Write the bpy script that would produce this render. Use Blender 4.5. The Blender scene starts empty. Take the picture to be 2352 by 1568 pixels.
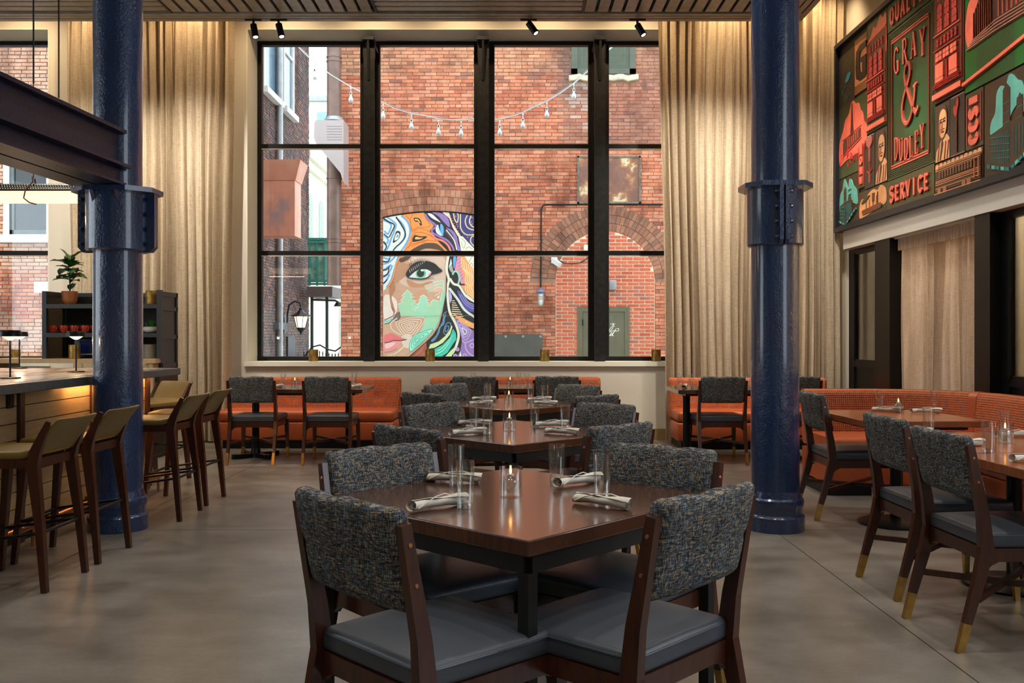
import bpy, math, random
from mathutils import Vector, Matrix
from mathutils.geometry import tessellate_polygon
PI = math.pi
R = math.radians
sc = bpy.context.scene
COL = sc.collection
# ---------------------------------------------------------------- camera
FPX, CX, HY, EYE = 2140.0, 1176.0, 771.0, 1.30
cd = bpy.data.cameras.new('camera')
cd.sensor_width = 36.0
cd.lens = FPX / 2352.0 * 36.0
cd.shift_y = -13.0 / 2352.0
cd.clip_end = 400
cam = bpy.data.objects.new('camera', cd)
cam.location = (0, 0, EYE)
cam.rotation_euler = (PI / 2, 0, 0)
COL.objects.link(cam)
sc.camera = cam
# ---------------------------------------------------------------- exposure, sky
sc.view_settings.view_transform = 'Standard'
sc.view_settings.look = 'None'
sc.view_settings.gamma = 1
sc.view_settings.use_curve_mapping = False
sc.view_settings.exposure = 0.20
w = bpy.data.worlds.new('sky')
sc.world = w
w.use_nodes = True
bg = w.node_tree.nodes['Background']
bg.inputs[0].default_value = (0.80, 0.90, 1.0, 1)
SKY = 3.2
bg.inputs[1].default_value = SKY
sc.cycles.max_bounces = 8
sc.cycles.transparent_max_bounces = 24
sc.cycles.caustics_reflective = False
sc.cycles.caustics_refractive = False
sc.cycles.sample_clamp_indirect = 8.0

def lamp(kind, name, loc, energy, color=(1, 1, 1), rot=(0, 0, 0), **kw):
    l = bpy.data.lights.new(name, kind)
    l.energy = energy
    l.color = color
    for k, v in kw.items():
        setattr(l, k, v)
    o = bpy.data.objects.new(name, l)
    o.location = loc
    o.rotation_euler = rot
    COL.objects.link(o)
    return o

def aim(o, target):
    d = Vector(target) - Vector(o.location)
    o.rotation_euler = d.to_track_quat('-Z', 'Y').to_euler()

WARM = (1.0, 0.80, 0.58)
SOFT = (1.0, 0.91, 0.80)
# portals in the window openings, so the sky is sampled through them
def portal(name, loc, rot, sx, sy):
    o = lamp('AREA', name, loc, 1, rot=rot, shape='RECTANGLE', size=sx, size_y=sy)
    o.data.cycles.is_portal = True
portal('window_portal', (0.3, 12.45, 3.05), (-PI / 2, 0, 0), 7.2, 4.2)
portal('side_window_portal', (-9.45, 5.0, 2.6), (0, -PI / 2, 0), 3.2, 4.0)
portal('far_side_window_portal', (4.35, 2.0, 2.8), (0, PI / 2, 0), 3.6, 3.0)

# ---------------------------------------------------------------- helpers
def P(px, py, d):
    """a point seen at a pixel of the 2352 x 1568 frame and d metres deep"""
    return ((px - CX) / FPX * d, d, EYE + (HY - py) / FPX * d)

class MB:
    def __init__(s):
        s.v = []; s.f = []; s.c = []; s.m = []; s.cur = 0; s.col = (1, 1, 1)
    def add(s, vs, fs, col=None):
        n = len(s.v)
        s.v.extend(tuple(x) for x in vs)
        c = s.col if col is None else col
        for f in fs:
            s.f.append(tuple(i + n for i in f)); s.c.append(c); s.m.append(s.cur)
    def box(s, x0, x1, y0, y1, z0, z1, col=None):
        s.add([(x0,y0,z0),(x1,y0,z0),(x1,y1,z0),(x0,y1,z0),(x0,y0,z1),(x1,y0,z1),(x1,y1,z1),(x0,y1,z1)],
              [(0,3,2,1),(4,5,6,7),(0,1,5,4),(1,2,6,5),(2,3,7,6),(3,0,4,7)], col)
        return s
    def bar(s, p0, p1, w0, h0, w1=None, h1=None, up=(0, 0, 1)):
        """tapered bar; w across, h along 'up'"""
        p0 = Vector(p0); p1 = Vector(p1); w1 = w0 if w1 is None else w1; h1 = h0 if h1 is None else h1
        d = (p1 - p0).normalized(); u = Vector(up)
        a = d.cross(u)
        if a.length < 1e-4: a = d.cross(Vector((0, 1, 0)))
        a.normalize(); b = a.cross(d).normalized()
        vs = []
        for p, ww, hh in ((p0, w0, h0), (p1, w1, h1)):
            for sx, sy in ((-1,-1),(1,-1),(1,1),(-1,1)):
                vs.append(p + a*sx*ww/2 + b*sy*hh/2)
        s.add(vs, [(0,3,2,1),(4,5,6,7),(0,1,5,4),(1,2,6,5),(2,3,7,6),(3,0,4,7)])
        return s
    def path(s, pts, ws, hs, side):
        """bar swept along a bent path in a plane; side = unit vector across the plane"""
        n = len(pts); side = Vector(side); vs = []
        P_ = [Vector(p) for p in pts]
        for i in range(n):
            d = (P_[min(i+1,n-1)] - P_[max(i-1,0)]).normalized()
            b = side.cross(d).normalized()
            for sx, sy in ((-1,-1),(1,-1),(1,1),(-1,1)):
                vs.append(P_[i] + side*sx*ws[i]/2 + b*sy*hs[i]/2)
        fs = [(3,2,1,0), tuple(4*(n-1)+k for k in range(4))]
        for i in range(n-1):
            for k in range(4):
                a = 4*i+k; b2 = 4*i+(k+1)%4
                fs.append((a, b2, b2+4, a+4))
        s.add(vs, fs); return s
    def cyl(s, p0, p1, r0, r1=None, n=16, caps=True):
        r1 = r0 if r1 is None else r1
        p0 = Vector(p0); p1 = Vector(p1); d = (p1-p0).normalized()
        a = d.orthogonal().normalized(); b = d.cross(a)
        vs = []
        for p, r in ((p0, r0), (p1, r1)):
            for k in range(n):
                t = 2*PI*k/n
                vs.append(p + a*math.cos(t)*r + b*math.sin(t)*r)
        fs = [(k, (k+1)%n, n+(k+1)%n, n+k) for k in range(n)]
        if caps: fs += [tuple(range(n-1,-1,-1)), tuple(range(n,2*n))]
        s.add(vs, fs); return s
    def lathe(s, prof, n=24, c=(0,0,0), a0=0, a1=2*PI):
        full = abs(a1-a0-2*PI) < 1e-6
        m = n if full else n+1
        vs = []
        for r, z in prof:
            for k in range(m):
                t = a0+(a1-a0)*k/n
                vs.append((c[0]+r*math.cos(t), c[1]+r*math.sin(t), c[2]+z))
        fs = []
        for i in range(len(prof)-1):
            for k in range(n):
                k2 = (k+1)%m
                fs.append((i*m+k, i*m+k2, (i+1)*m+k2, (i+1)*m+k))
        s.add(vs, fs); return s
    def tube(s, pts, r, n=8):
        P_ = [Vector(p) for p in pts]; vs = []
        ref = None
        for i, p in enumerate(P_):
            d = (P_[min(i+1,len(P_)-1)] - P_[max(i-1,0)]).normalized()
            if ref is None: ref = d.orthogonal().normalized()
            a = (ref - d*ref.dot(d)).normalized(); ref = a; b = d.cross(a)
            rr = r[i] if isinstance(r, (list, tuple)) else r
            for k in range(n):
                t = 2*PI*k/n; vs.append(p + a*math.cos(t)*rr + b*math.sin(t)*rr)
        fs = [tuple(range(n-1,-1,-1)), tuple(range((len(P_)-1)*n, len(P_)*n))]
        for i in range(len(P_)-1):
            for k in range(n):
                k2 = (k+1)%n
                fs.append((i*n+k, i*n+k2, (i+1)*n+k2, (i+1)*n+k))
        s.add(vs, fs); return s
    def grid(s, fn, nu, nv, col=None):
        vs = [fn(i/nu, j/nv) for j in range(nv+1) for i in range(nu+1)]
        fs = [(j*(nu+1)+i, j*(nu+1)+i+1, (j+1)*(nu+1)+i+1, (j+1)*(nu+1)+i) for j in range(nv) for i in range(nu)]
        s.add(vs, fs, col); return s
    def prism(s, poly, fn, col=None):
        """extrude a 2-D polygon; fn(a, b, t) -> point, t = 0 back, 1 front"""
        n = len(poly)
        vs = [fn(a, b, 0) for a, b in poly] + [fn(a, b, 1) for a, b in poly]
        tri = tessellate_polygon([[Vector((a, b, 0)) for a, b in poly]])
        fs = [tuple(t) for t in tri] + [tuple(n+i for i in t) for t in tri]
        fs += [(i, (i+1)%n, n+(i+1)%n, n+i) for i in range(n)]
        s.add(vs, fs, col); return s
    def rbox(s, cx, cy, cz, sx, sy, sz, r, nx=4, ny=4, nz=2, k=3, fn=None):
        """rounded box (full sizes), optional deform"""
        def axis(h, n):
            h = h/2; rr = min(r, h*0.999)
            o = [-(h - rr) - rr*math.cos(PI/2*i/k) if False else -(h-rr) - rr*math.sin(PI/2*(k-i)/k) for i in range(k)]
            inn = [-(h-rr) + 2*(h-rr)*i/n for i in range(n+1)]
            return o + inn + [-t for t in reversed(o)]
        ax = axis(sx, nx); ay = axis(sy, ny); az = axis(sz, nz)
        H = (sx/2, sy/2, sz/2); rr = min(r, min(H)*0.999)
        idx = {}; vs = []; fs = []
        def vert(x, y, z):
            key = (round(x,6), round(y,6), round(z,6))
            if key in idx: return idx[key]
            p = Vector((x,y,z)); q = Vector([max(-(H[i]-rr), min(H[i]-rr, p[i])) for i in range(3)])
            d = p-q
            if d.length > 1e-9: p = q + d.normalized()*rr
            if fn: p = Vector(fn(p.x, p.y, p.z))
            idx[key] = len(vs); vs.append((p.x+cx, p.y+cy, p.z+cz)); return idx[key]
        def face(A, B, mk, flip):
            for i in range(len(A)-1):
                for j in range(len(B)-1):
                    q = [vert(*mk(A[i],B[j])), vert(*mk(A[i+1],B[j])), vert(*mk(A[i+1],B[j+1])), vert(*mk(A[i],B[j+1]))]
                    if len(set(q)) < 3: continue
                    fs.append(tuple(reversed(q)) if flip else tuple(q))
        face(ax, ay, lambda a,b: (a,b,H[2]), False); face(ax, ay, lambda a,b: (a,b,-H[2]), True)
        face(ax, az, lambda a,b: (a,-H[1],b), False); face(ax, az, lambda a,b: (a,H[1],b), True)
        face(ay, az, lambda a,b: (H[0],a,b), False); face(ay, az, lambda a,b: (-H[0],a,b), True)
        s.add(vs, fs); return s
    def mesh(s, name, mats, smooth=None, attr=False):
        me = bpy.data.meshes.new(name)
        me.from_pydata(s.v, [], s.f)
        if not isinstance(mats, (list, tuple)): mats = [mats]
        for m in mats: me.materials.append(m)
        if len(mats) > 1: me.polygons.foreach_set('material_index', s.m)
        if attr:
            ca = me.color_attributes.new('Col', 'FLOAT_COLOR', 'CORNER')
            buf = []
            for f, c in zip(s.f, s.c): buf.extend((c[0], c[1], c[2], 1.0)*len(f))
            ca.data.foreach_set('color', buf)
        if smooth is not None:
            me.polygons.foreach_set('use_smooth', [True]*len(me.polygons))
            me.set_sharp_from_angle(angle=R(smooth))
        me.update()
        return me
    def build(s, name, mats, parent=None, smooth=None, attr=False, loc=None, rz=None):
        o = bpy.data.objects.new(name, s.mesh(name, mats, smooth, attr))
        COL.objects.link(o)
        if parent: o.parent = parent
        if loc: o.location = loc
        if rz is not None: o.rotation_euler = (0, 0, rz)
        return o

def place(name, me, parent=None, loc=(0,0,0), rot=(0,0,0)):
    o = bpy.data.objects.new(name, me); COL.objects.link(o)
    o.location = loc; o.rotation_euler = rot
    if parent: o.parent = parent
    return o
def tag(o, label=None, cat=None, group=None, kind=None):
    if label: o['label'] = label
    if cat: o['category'] = cat
    if group: o['group'] = group
    if kind: o['kind'] = kind
    return o
def thing(name, label, cat, loc=(0,0,0), rz=0, group=None):
    o = bpy.data.objects.new(name, None); COL.objects.link(o)
    o.location = loc; o.rotation_euler = (0,0,rz); o.empty_display_size = 0.1
    return tag(o, label, cat, group)
def dup(root, loc, rz, label, group=None):
    r = root.copy(); COL.objects.link(r); r.location = loc; r.rotation_euler = (0,0,rz)
    r['label'] = label
    if group: r['group'] = group
    for ch in root.children:
        c = ch.copy(); COL.objects.link(c); c.parent = r
        for g in ch.children:
            d = g.copy(); COL.objects.link(d); d.parent = c
    return r
class Maker:
    """first call gives the source thing itself, later calls give copies"""
    def __init__(s, root): s.root = root; s.used = False
    def at(s, loc, rz, label, group=None):
        if not s.used:
            s.used = True; o = s.root; o.location = loc; o.rotation_euler = (0,0,rz); o['label'] = label
            if group: o['group'] = group
            return o
        return dup(s.root, loc, rz, label, group)

# ---------------------------------------------------------------- materials
def mat(name):
    m = bpy.data.materials.new(name); m.use_nodes = True
    nt = m.node_tree; b = nt.nodes['Principled BSDF']
    return m, nt, b
def node(nt, t, **kw):
    n = nt.nodes.new(t)
    for k, v in kw.items():
        if k.startswith('i_'): n.inputs[int(k[2:])].default_value = v
        else: setattr(n, k, v)
    return n
def L(nt, a, b): nt.links.new(a, b)
def coords(nt, scale=(1,1,1), kind='Object', rot=(0,0,0)):
    tc = node(nt, 'ShaderNodeTexCoord'); mp = node(nt, 'ShaderNodeMapping')
    mp.inputs['Scale'].default_value = scale; mp.inputs['Rotation'].default_value = rot
    L(nt, tc.outputs[kind], mp.inputs[0]); return mp.outputs[0]
def noise(nt, vec, scale, detail=4, rough=0.55):
    n = node(nt, 'ShaderNodeTexNoise'); n.inputs['Scale'].default_value = scale
    n.inputs['Detail'].default_value = detail; n.inputs['Roughness'].default_value = rough
    if vec is not None: L(nt, vec, n.inputs['Vector'])
    return n.outputs['Fac']
def ramp(nt, fac, stops):
    r = node(nt, 'ShaderNodeValToRGB'); e = r.color_ramp.elements
    e[0].position = stops[0][0]; e[0].color = (*stops[0][1], 1)
    e[1].position = stops[-1][0]; e[1].color = (*stops[-1][1], 1)
    for p, c in stops[1:-1]: e.new(p).color = (*c, 1)
    L(nt, fac, r.inputs[0]); return r.outputs[0]
def bump(nt, b, h, strength=0.3, dist=0.01):
    n = node(nt, 'ShaderNodeBump'); n.inputs['Strength'].default_value = strength
    n.inputs['Distance'].default_value = dist
    L(nt, h, n.inputs['Height']); L(nt, n.outputs[0], b.inputs['Normal'])
def math_(nt, op, a, b_=None, c=None):
    n = node(nt, 'ShaderNodeMath', operation=op)
    for i, x in enumerate((a, b_, c)):
        if x is None: continue
        if isinstance(x, (int, float)): n.inputs[i].default_value = x
        else: L(nt, x, n.inputs[i])
    return n.outputs[0]
def mix(nt, fac, a, b_, mode='MIX'):
    n = node(nt, 'ShaderNodeMix', data_type='RGBA', blend_type=mode)
    for i, x in ((0, fac), (6, a), (7, b_)):
        if isinstance(x, (int, float)): n.inputs[i].default_value = x
        elif isinstance(x, tuple): n.inputs[i].default_value = (*x, 1)
        else: L(nt, x, n.inputs[i])
    return n.outputs[2]
def simple(name, col, rough=0.5, metal=0.0, nscale=0, amt=0.15, bs=0, spec=None, coat=0):
    m, nt, b = mat(name)
    b.inputs['Roughness'].default_value = rough; b.inputs['Metallic'].default_value = metal
    if spec is not None: b.inputs['Specular IOR Level'].default_value = spec
    if coat: b.inputs['Coat Weight'].default_value = coat; b.inputs['Coat Roughness'].default_value = 0.15
    ns = nscale or 6
    f = noise(nt, coords(nt), ns)
    a = tuple(c*(1-amt) for c in col); z = tuple(min(1, c*(1+amt)) for c in col)
    L(nt, ramp(nt, f, [(0.3, a), (0.7, z)]), b.inputs['Base Color'])
    if bs: bump(nt, b, noise(nt, coords(nt), ns*6, 3), bs, 0.004)
    return m
def wood(name, dark, light, rough=0.35, scale=(1, 1, 1), coat=0.2, ns=14):
    m, nt, b = mat(name)
    v = coords(nt, scale)
    f = noise(nt, v, ns, 5, 0.6)
    g = noise(nt, coords(nt), 1.7, 2)
    c = ramp(nt, f, [(0.3, dark), (0.7, light)])
    c2 = mix(nt, g, c, tuple(x*0.8 for x in light), 'MIX')
    cc = mix(nt, 0.35, c, c2)
    L(nt, cc, b.inputs['Base Color'])
    b.inputs['Roughness'].default_value = rough
    b.inputs['Coat Weight'].default_value = coat; b.inputs['Coat Roughness'].default_value = 0.12
    bump(nt, b, f, 0.08, 0.002)
    return m
def glassmat(name, tint=(1,1,1), ior=1.45, rough=0.0, base=0.03, cap=0.9):
    m, nt, b = mat(name); nt.nodes.remove(b)
    out = nt.nodes['Material Output']
    t = node(nt, 'ShaderNodeBsdfTransparent'); t.inputs[0].default_value = (*tint, 1)
    g = node(nt, 'ShaderNodeBsdfGlossy'); g.inputs['Roughness'].default_value = rough; g.inputs[0].default_value = (1,1,1,1)
    lw = node(nt, 'ShaderNodeFresnel'); lw.inputs[0].default_value = ior
    f = math_(nt, 'MINIMUM', math_(nt, 'ADD', lw.outputs[0], base), cap)
    ms = node(nt, 'ShaderNodeMixShader')
    L(nt, f, ms.inputs[0]); L(nt, t.outputs[0], ms.inputs[1]); L(nt, g.outputs[0], ms.inputs[2]); L(nt, ms.outputs[0], out.inputs[0])
    return m
def emis(name, col, strength):
    m, nt, b = mat(name)
    b.inputs['Base Color'].default_value = (*col, 1)
    b.inputs['Emission Color'].default_value = (*col, 1); b.inputs['Emission Strength'].default_value = strength
    return m

M = {}
M['wall'] = simple('wall_paint', (0.70, 0.65, 0.54), 0.75, nscale=2, amt=0.03)
M['reveal'] = simple('reveal_paint', (0.82, 0.82, 0.69), 0.6, nscale=2, amt=0.03)
M['gypsum'] = simple('header_paint', (0.62, 0.60, 0.55), 0.7, nscale=2, amt=0.03)
M['ceil'] = simple('ceiling_paint', (0.30, 0.27, 0.22), 0.8, nscale=2, amt=0.03)
M['base'] = simple('baseboard_brass', (0.30, 0.21, 0.09), 0.45, nscale=3, amt=0.1)
M['black'] = simple('black_steel', (0.010, 0.010, 0.010), 0.45, nscale=8, amt=0.3, bs=0.05, spec=0.3)
M['rawblack'] = simple('blackened_steel', (0.012, 0.012, 0.0115), 0.5, nscale=14, amt=0.6, bs=0.3, spec=0.3)
M['satin'] = simple('black_satin', (0.007, 0.007, 0.008), 0.34, amt=0.2, spec=0.28)
M['slatwood'] = wood('ceiling_plank_wood', (0.22, 0.175, 0.12), (0.36, 0.29, 0.205), 0.4, (1, 1, 1), 0.1, 9)
M['chairwood'] = wood('chair_walnut', (0.022, 0.006, 0.0035), (0.072, 0.017, 0.007), 0.33, (6, 6, 1), 0.25, 8)
M['table'] = wood('espresso_table', (0.034, 0.013, 0.007), (0.092, 0.034, 0.016), 0.24, (1, 9, 1), 0.6, 7)
M['walnut'] = wood('walnut_tabletop', (0.19, 0.042, 0.012), (0.42, 0.125, 0.038), 0.28, (1, 10, 1), 0.3, 5)
M['barwood'] = wood('bar_board_oak', (0.36, 0.235, 0.11), (0.47, 0.32, 0.16), 0.55, (1, 1, 8), 0.0, 5)
M['oak'] = wood('light_oak', (0.50, 0.34, 0.17), (0.62, 0.44, 0.24), 0.5, (6, 1, 1), 0.0, 6)
M['brass'] = simple('brass_tip', (0.50, 0.30, 0.08), 0.32, 0.9, 20, 0.2)
M['oldbrass'] = simple('aged_brass', (0.33, 0.20, 0.055), 0.42, 0.85, 18, 0.5, 0.15)
M['copper'] = simple('copper_rail', (0.62, 0.27, 0.12), 0.28, 0.9, 12, 0.2)
M['steel'] = simple('galvanized_steel', (0.36, 0.37, 0.38), 0.42, 0.4, 5, 0.15)
M['stone'] = simple('counter_stone', (0.075, 0.082, 0.085), 0.38, 0, 30, 0.2, 0.05)
M['terrazzo'] = None
M['brownpipe'] = simple('brown_pipe', (0.20, 0.12, 0.095), 0.42, 0.25, 4, 0.25)
M['whitepaint'] = simple('white_trim', (0.72, 0.72, 0.69), 0.6, nscale=5, amt=0.08)
M['creamstone'] = simple('cream_building', (0.80, 0.75, 0.62), 0.8, nscale=1, amt=0.05)
M['green'] = simple('green_balcony_paint', (0.03, 0.22, 0.17), 0.5, nscale=4, amt=0.2)
M['mortar_dark'] = simple('old_mortar', (0.33, 0.19, 0.13), 0.9, nscale=20, amt=0.3)
M['mortar_light'] = simple('new_mortar', (0.84, 0.66, 0.46), 0.9, nscale=20, amt=0.12)
M['mortar_grey'] = simple('sooty_mortar', (0.13, 0.11, 0.10), 0.9, nscale=20, amt=0.3)
M['doorolive'] = simple('olive_door_paint', (0.135, 0.125, 0.075), 0.5, nscale=4, amt=0.12)
M['white'] = simple('white_glaze', (0.75, 0.74, 0.70), 0.25, amt=0.02)
M['redmug'] = simple('red_glaze', (0.50, 0.055, 0.025), 0.25, amt=0.08, nscale=12)
M['terracotta'] = simple('terracotta', (0.45, 0.15, 0.045), 0.6, nscale=18, amt=0.15, bs=0.1)
M['leaf'] = simple('fig_leaf', (0.028, 0.105, 0.018), 0.38, nscale=9, amt=0.5)
M['succ'] = simple('grass_leaf', (0.05, 0.26, 0.035), 0.45, nscale=9, amt=0.3)
M['soil'] = simple('soil', (0.03, 0.02, 0.012), 0.9)
M['navyframe'] = simple('shelf_slate_paint', (0.032, 0.038, 0.045), 0.42, nscale=4, amt=0.1)
M['darkpanel'] = simple('dark_back_panel', (0.022, 0.017, 0.012), 0.5, nscale=4, amt=0.2)
M['napkin'] = None
M['mural'] = None
M['glass'] = glassmat('window_glass', (0.97, 0.99, 0.97), 1.45, 0.0, 0.0)
M['tumbler'] = glassmat('drinking_glass', (0.985, 0.99, 0.985), 1.45, 0.03, 0.03, 0.30)
M['thickglass'] = glassmat('thick_glass_foot', (0.90, 0.92, 0.90), 1.6, 0.05, 0.10, 0.5)
M['lampwarm'] = emis('warm_lamp', (1.0, 0.74, 0.45), 3.5)
M['spotlamp'] = emis('spot_lamp', (1.0, 0.80, 0.55), 6)
M['flame'] = emis('flame', (1.0, 0.42, 0.10), 14)
M['tube'] = emis('opal_tube', (1.0, 0.80, 0.50), 1.15)
M['ledstrip'] = emis('led_strip', (1.0, 0.48, 0.16), 7)
M['lantern'] = emis('lantern_glow', (1.0, 0.78, 0.42), 3.0)
M['opal'] = simple('opal_glass', (0.78, 0.76, 0.66), 0.2, amt=0.02)
M['paving'] = simple('patio_paving', (0.52, 0.50, 0.46), 0.85, nscale=3, amt=0.2)
M['rustpanel'] = None

def leather(name, col, rough=0.36, amt=0.12, bs=0.10):
    m, nt, b = mat(name)
    f = noise(nt, coords(nt), 5, 3)
    L(nt, ramp(nt, f, [(0.3, tuple(c*(1-amt) for c in col)), (0.7, tuple(c*(1+amt) for c in col))]), b.inputs['Base Color'])
    b.inputs['Roughness'].default_value = rough
    v = node(nt, 'ShaderNodeTexVoronoi'); v.inputs['Scale'].default_value = 260
    L(nt, coords(nt), v.inputs['Vector'])
    bump(nt, b, v.outputs['Distance'], bs, 0.001)
    return m
M['greyleather'] = leather('slate_leather', (0.052, 0.063, 0.082))
M['oliveleather'] = leather('olive_leather', (0.185, 0.118, 0.030), 0.38)
M['orangeleather'] = leather('orange_leather', (0.42, 0.085, 0.022), 0.40)

def tweed():
    m, nt, b = mat('tweed_fabric')
    a = noise(nt, coords(nt, (45, 45, 330)), 1.0, 2)       # weft lines
    c = noise(nt, coords(nt, (300, 300, 40)), 1.0, 2)      # warp lines
    d = noise(nt, coords(nt, (1, 1, 1)), 14, 3)
    e = noise(nt, coords(nt, (60, 60, 150)), 1.0, 2)
    fa = math_(nt, 'ADD', math_(nt, 'MULTIPLY', a, 0.5), math_(nt, 'MULTIPLY', c, 0.5))
    col = ramp(nt, fa, [(0.36, (0.010, 0.012, 0.015)), (0.45, (0.045, 0.052, 0.062)), (0.52, (0.13, 0.135, 0.135)), (0.60, (0.40, 0.38, 0.32))])
    warm = ramp(nt, e, [(0.40, (0.42, 0.66, 1.0)), (0.50, (1.0, 0.98, 0.92)), (0.60, (1.25, 0.88, 0.55))])
    col2 = mix(nt, 0.8, col, warm, 'MULTIPLY')
    col3 = mix(nt, d, col2, mix(nt, 0.5, col2, (0.035, 0.045, 0.06)))
    L(nt, col3, b.inputs['Base Color']); b.inputs['Roughness'].default_value = 0.9
    b.inputs['Specular IOR Level'].default_value = 0.15
    bump(nt, b, fa, 0.8, 0.004)
    return m
M['tweed'] = tweed()
def basket():
    m, nt, b = mat('orange_basket_weave')
    tc = node(nt, 'ShaderNodeTexCoord'); sx = node(nt, 'ShaderNodeSeparateXYZ'); L(nt, tc.outputs['Object'], sx.inputs[0])
    u = math_(nt, 'SUBTRACT', sx.outputs[0], sx.outputs[1])
    F = 2*PI/0.017
    s1 = math_(nt, 'SINE', math_(nt, 'MULTIPLY', u, F)); s2 = math_(nt, 'SINE', math_(nt, 'MULTIPLY', sx.outputs[2], F*0.9))
    h = math_(nt, 'MULTIPLY', math_(nt, 'ADD', s1, 1), math_(nt, 'ADD', s2, 1))
    n = noise(nt, coords(nt), 30, 3)
    hh = math_(nt, 'ADD', math_(nt, 'MULTIPLY', h, 0.25), math_(nt, 'MULTIPLY', n, 0.6))
    L(nt, ramp(nt, hh, [(0.28, (0.56, 0.16, 0.055)), (0.62, (0.44, 0.10, 0.032)), (0.95, (0.08, 0.013, 0.008))]), b.inputs['Base Color'])
    b.inputs['Roughness'].default_value = 0.8
    bump(nt, b, math_(nt, 'SUBTRACT', 0, hh), 0.6, 0.005)
    return m
M['basket'] = basket()
def linen(name, dark, light, trans=0.35, vscale=1.0):
    m, nt, b = mat(name); out = nt.nodes['Material Output']
    a = noise(nt, coords(nt, (420, 420, 14)), vscale, 3, 0.6)
    c = noise(nt, coords(nt, (16, 16, 330)), vscale, 3, 0.6)
    d = noise(nt, coords(nt, (24, 24, 1.2)), 1, 2)
    f = math_(nt, 'ADD', math_(nt, 'MULTIPLY', a, 0.40), math_(nt, 'ADD', math_(nt, 'MULTIPLY', c, 0.35), math_(nt, 'MULTIPLY', d, 0.25)))
    col = ramp(nt, f, [(0.38, dark), (0.62, light)])
    df = node(nt, 'ShaderNodeBsdfDiffuse'); tr = node(nt, 'ShaderNodeBsdfTranslucent')
    L(nt, col, df.inputs[0]); L(nt, col, tr.inputs[0])
    ms = node(nt, 'ShaderNodeMixShader'); ms.inputs[0].default_value = trans
    L(nt, df.outputs[0], ms.inputs[1]); L(nt, tr.outputs[0], ms.inputs[2])
    bp = node(nt, 'ShaderNodeBump'); bp.inputs['Strength'].default_value = 0.3; bp.inputs['Distance'].default_value = 0.003
    L(nt, f, bp.inputs['Height']); L(nt, bp.outputs[0], df.inputs['Normal'])
    nt.nodes.remove(b); L(nt, ms.outputs[0], out.inputs[0])
    return m
M['linen'] = linen('linen_curtain', (0.36, 0.28, 0.185), (0.76, 0.64, 0.47), 0.30)
M['linen2'] = linen('pale_linen_curtain', (0.46, 0.34, 0.23), (0.78, 0.64, 0.50), 0.12)
def floor_mat():
    m, nt, b = mat('polished_concrete')
    v = coords(nt)
    a = noise(nt, v, 0.7, 3, 0.6); c = noise(nt, v, 4.5, 4, 0.6); d = noise(nt, v, 45, 2, 0.6); g = noise(nt, coords(nt, (1, 2.2, 1)), 1.9, 3, 0.7)
    f = math_(nt, 'ADD', math_(nt, 'MULTIPLY', math_(nt, 'SUBTRACT', a, .5), 1.7), math_(nt, 'MULTIPLY', math_(nt, 'SUBTRACT', c, .5), .5))
    f = math_(nt, 'ADD', f, math_(nt, 'MULTIPLY', math_(nt, 'SUBTRACT', g, .5), .6))
    f = math_(nt, 'ADD', f, math_(nt, 'MULTIPLY', math_(nt, 'SUBTRACT', d, .5), .25)); f = math_(nt, 'ADD', f, .5)
    col = ramp(nt, f, [(0.1, (0.070, 0.060, 0.050)), (0.5, (0.165, 0.148, 0.126)), (0.9, (0.28, 0.26, 0.23))])
    L(nt, col, b.inputs['Base Color'])
    b.inputs['Roughness'].default_value = 0.30
    bump(nt, b, d, 0.05, 0.002)
    return m
M['floor'] = floor_mat()
def column_mat():
    m, nt, b = mat('blue_gloss_paint')
    v = coords(nt, (1, 1, 0.8))
    a = noise(nt, v, 70, 3, 0.6); c = noise(nt, v, 9, 4, 0.6); d = noise(nt, v, 1.3, 2)
    L(nt, ramp(nt, d, [(0.3, (0.004, 0.024, 0.085)), (0.7, (0.006, 0.038, 0.130))]), b.inputs['Base Color'])
    b.inputs['Roughness'].default_value = 0.24
    b.inputs['Coat Weight'].default_value = 1.0; b.inputs['Coat Roughness'].default_value = 0.12
    bump(nt, b, math_(nt, 'ADD', math_(nt, 'MULTIPLY', a, 0.5), c), 0.9, 0.012)
    return m
M['column'] = column_mat()
def beam_mat():
    m, nt, b = mat('dark_navy_beam_paint')
    v = coords(nt)
    a = noise(nt, v, 40, 4); c = noise(nt, v, 5, 5, 0.7)
    L(nt, ramp(nt, c, [(0.3, (0.008, 0.013, 0.034)), (0.62, (0.012, 0.020, 0.052)), (0.72, (0.006, 0.024, 0.10))]), b.inputs['Base Color'])
    b.inputs['Roughness'].default_value = 0.34; b.inputs['Specular IOR Level'].default_value = 0.3
    bump(nt, b, a, 0.5, 0.006)
    return m
M['beam'] = beam_mat()
def paint_attr(name, rough=0.6, metal=0.0, nz=0.12, ns=9, bs=0.0, spec=0.5, stain=False):
    m, nt, b = mat(name)
    at = node(nt, 'ShaderNodeAttribute', attribute_name='Col')
    f = noise(nt, coords(nt), ns, 5, 0.65)
    k = ramp(nt, f, [(0.3, (1-nz,)*3), (0.7, (1+nz,)*3)])
    cc_ = mix(nt, 1.0, at.outputs['Color'], k, 'MULTIPLY')
    if stain: cc_ = mix(nt, 1.0, cc_, ramp(nt, noise(nt, coords(nt, (1, 1, .6)), 0.8, 5, .7), [(0.36, (.50, .44, .42)), (0.47, (.95, .92, .9)), (0.6, (1.12, 1.12, 1.1))]), 'MULTIPLY')
    L(nt, cc_, b.inputs['Base Color'])
    b.inputs['Roughness'].default_value = rough; b.inputs['Metallic'].default_value = metal
    b.inputs['Specular IOR Level'].default_value = spec
    if bs: bump(nt, b, noise(nt, coords(nt), ns*5, 3), bs, 0.004)
    return m
M['mural'] = paint_attr('mural_paint', 0.6, 0, 0.05, 3, 0)
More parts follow.
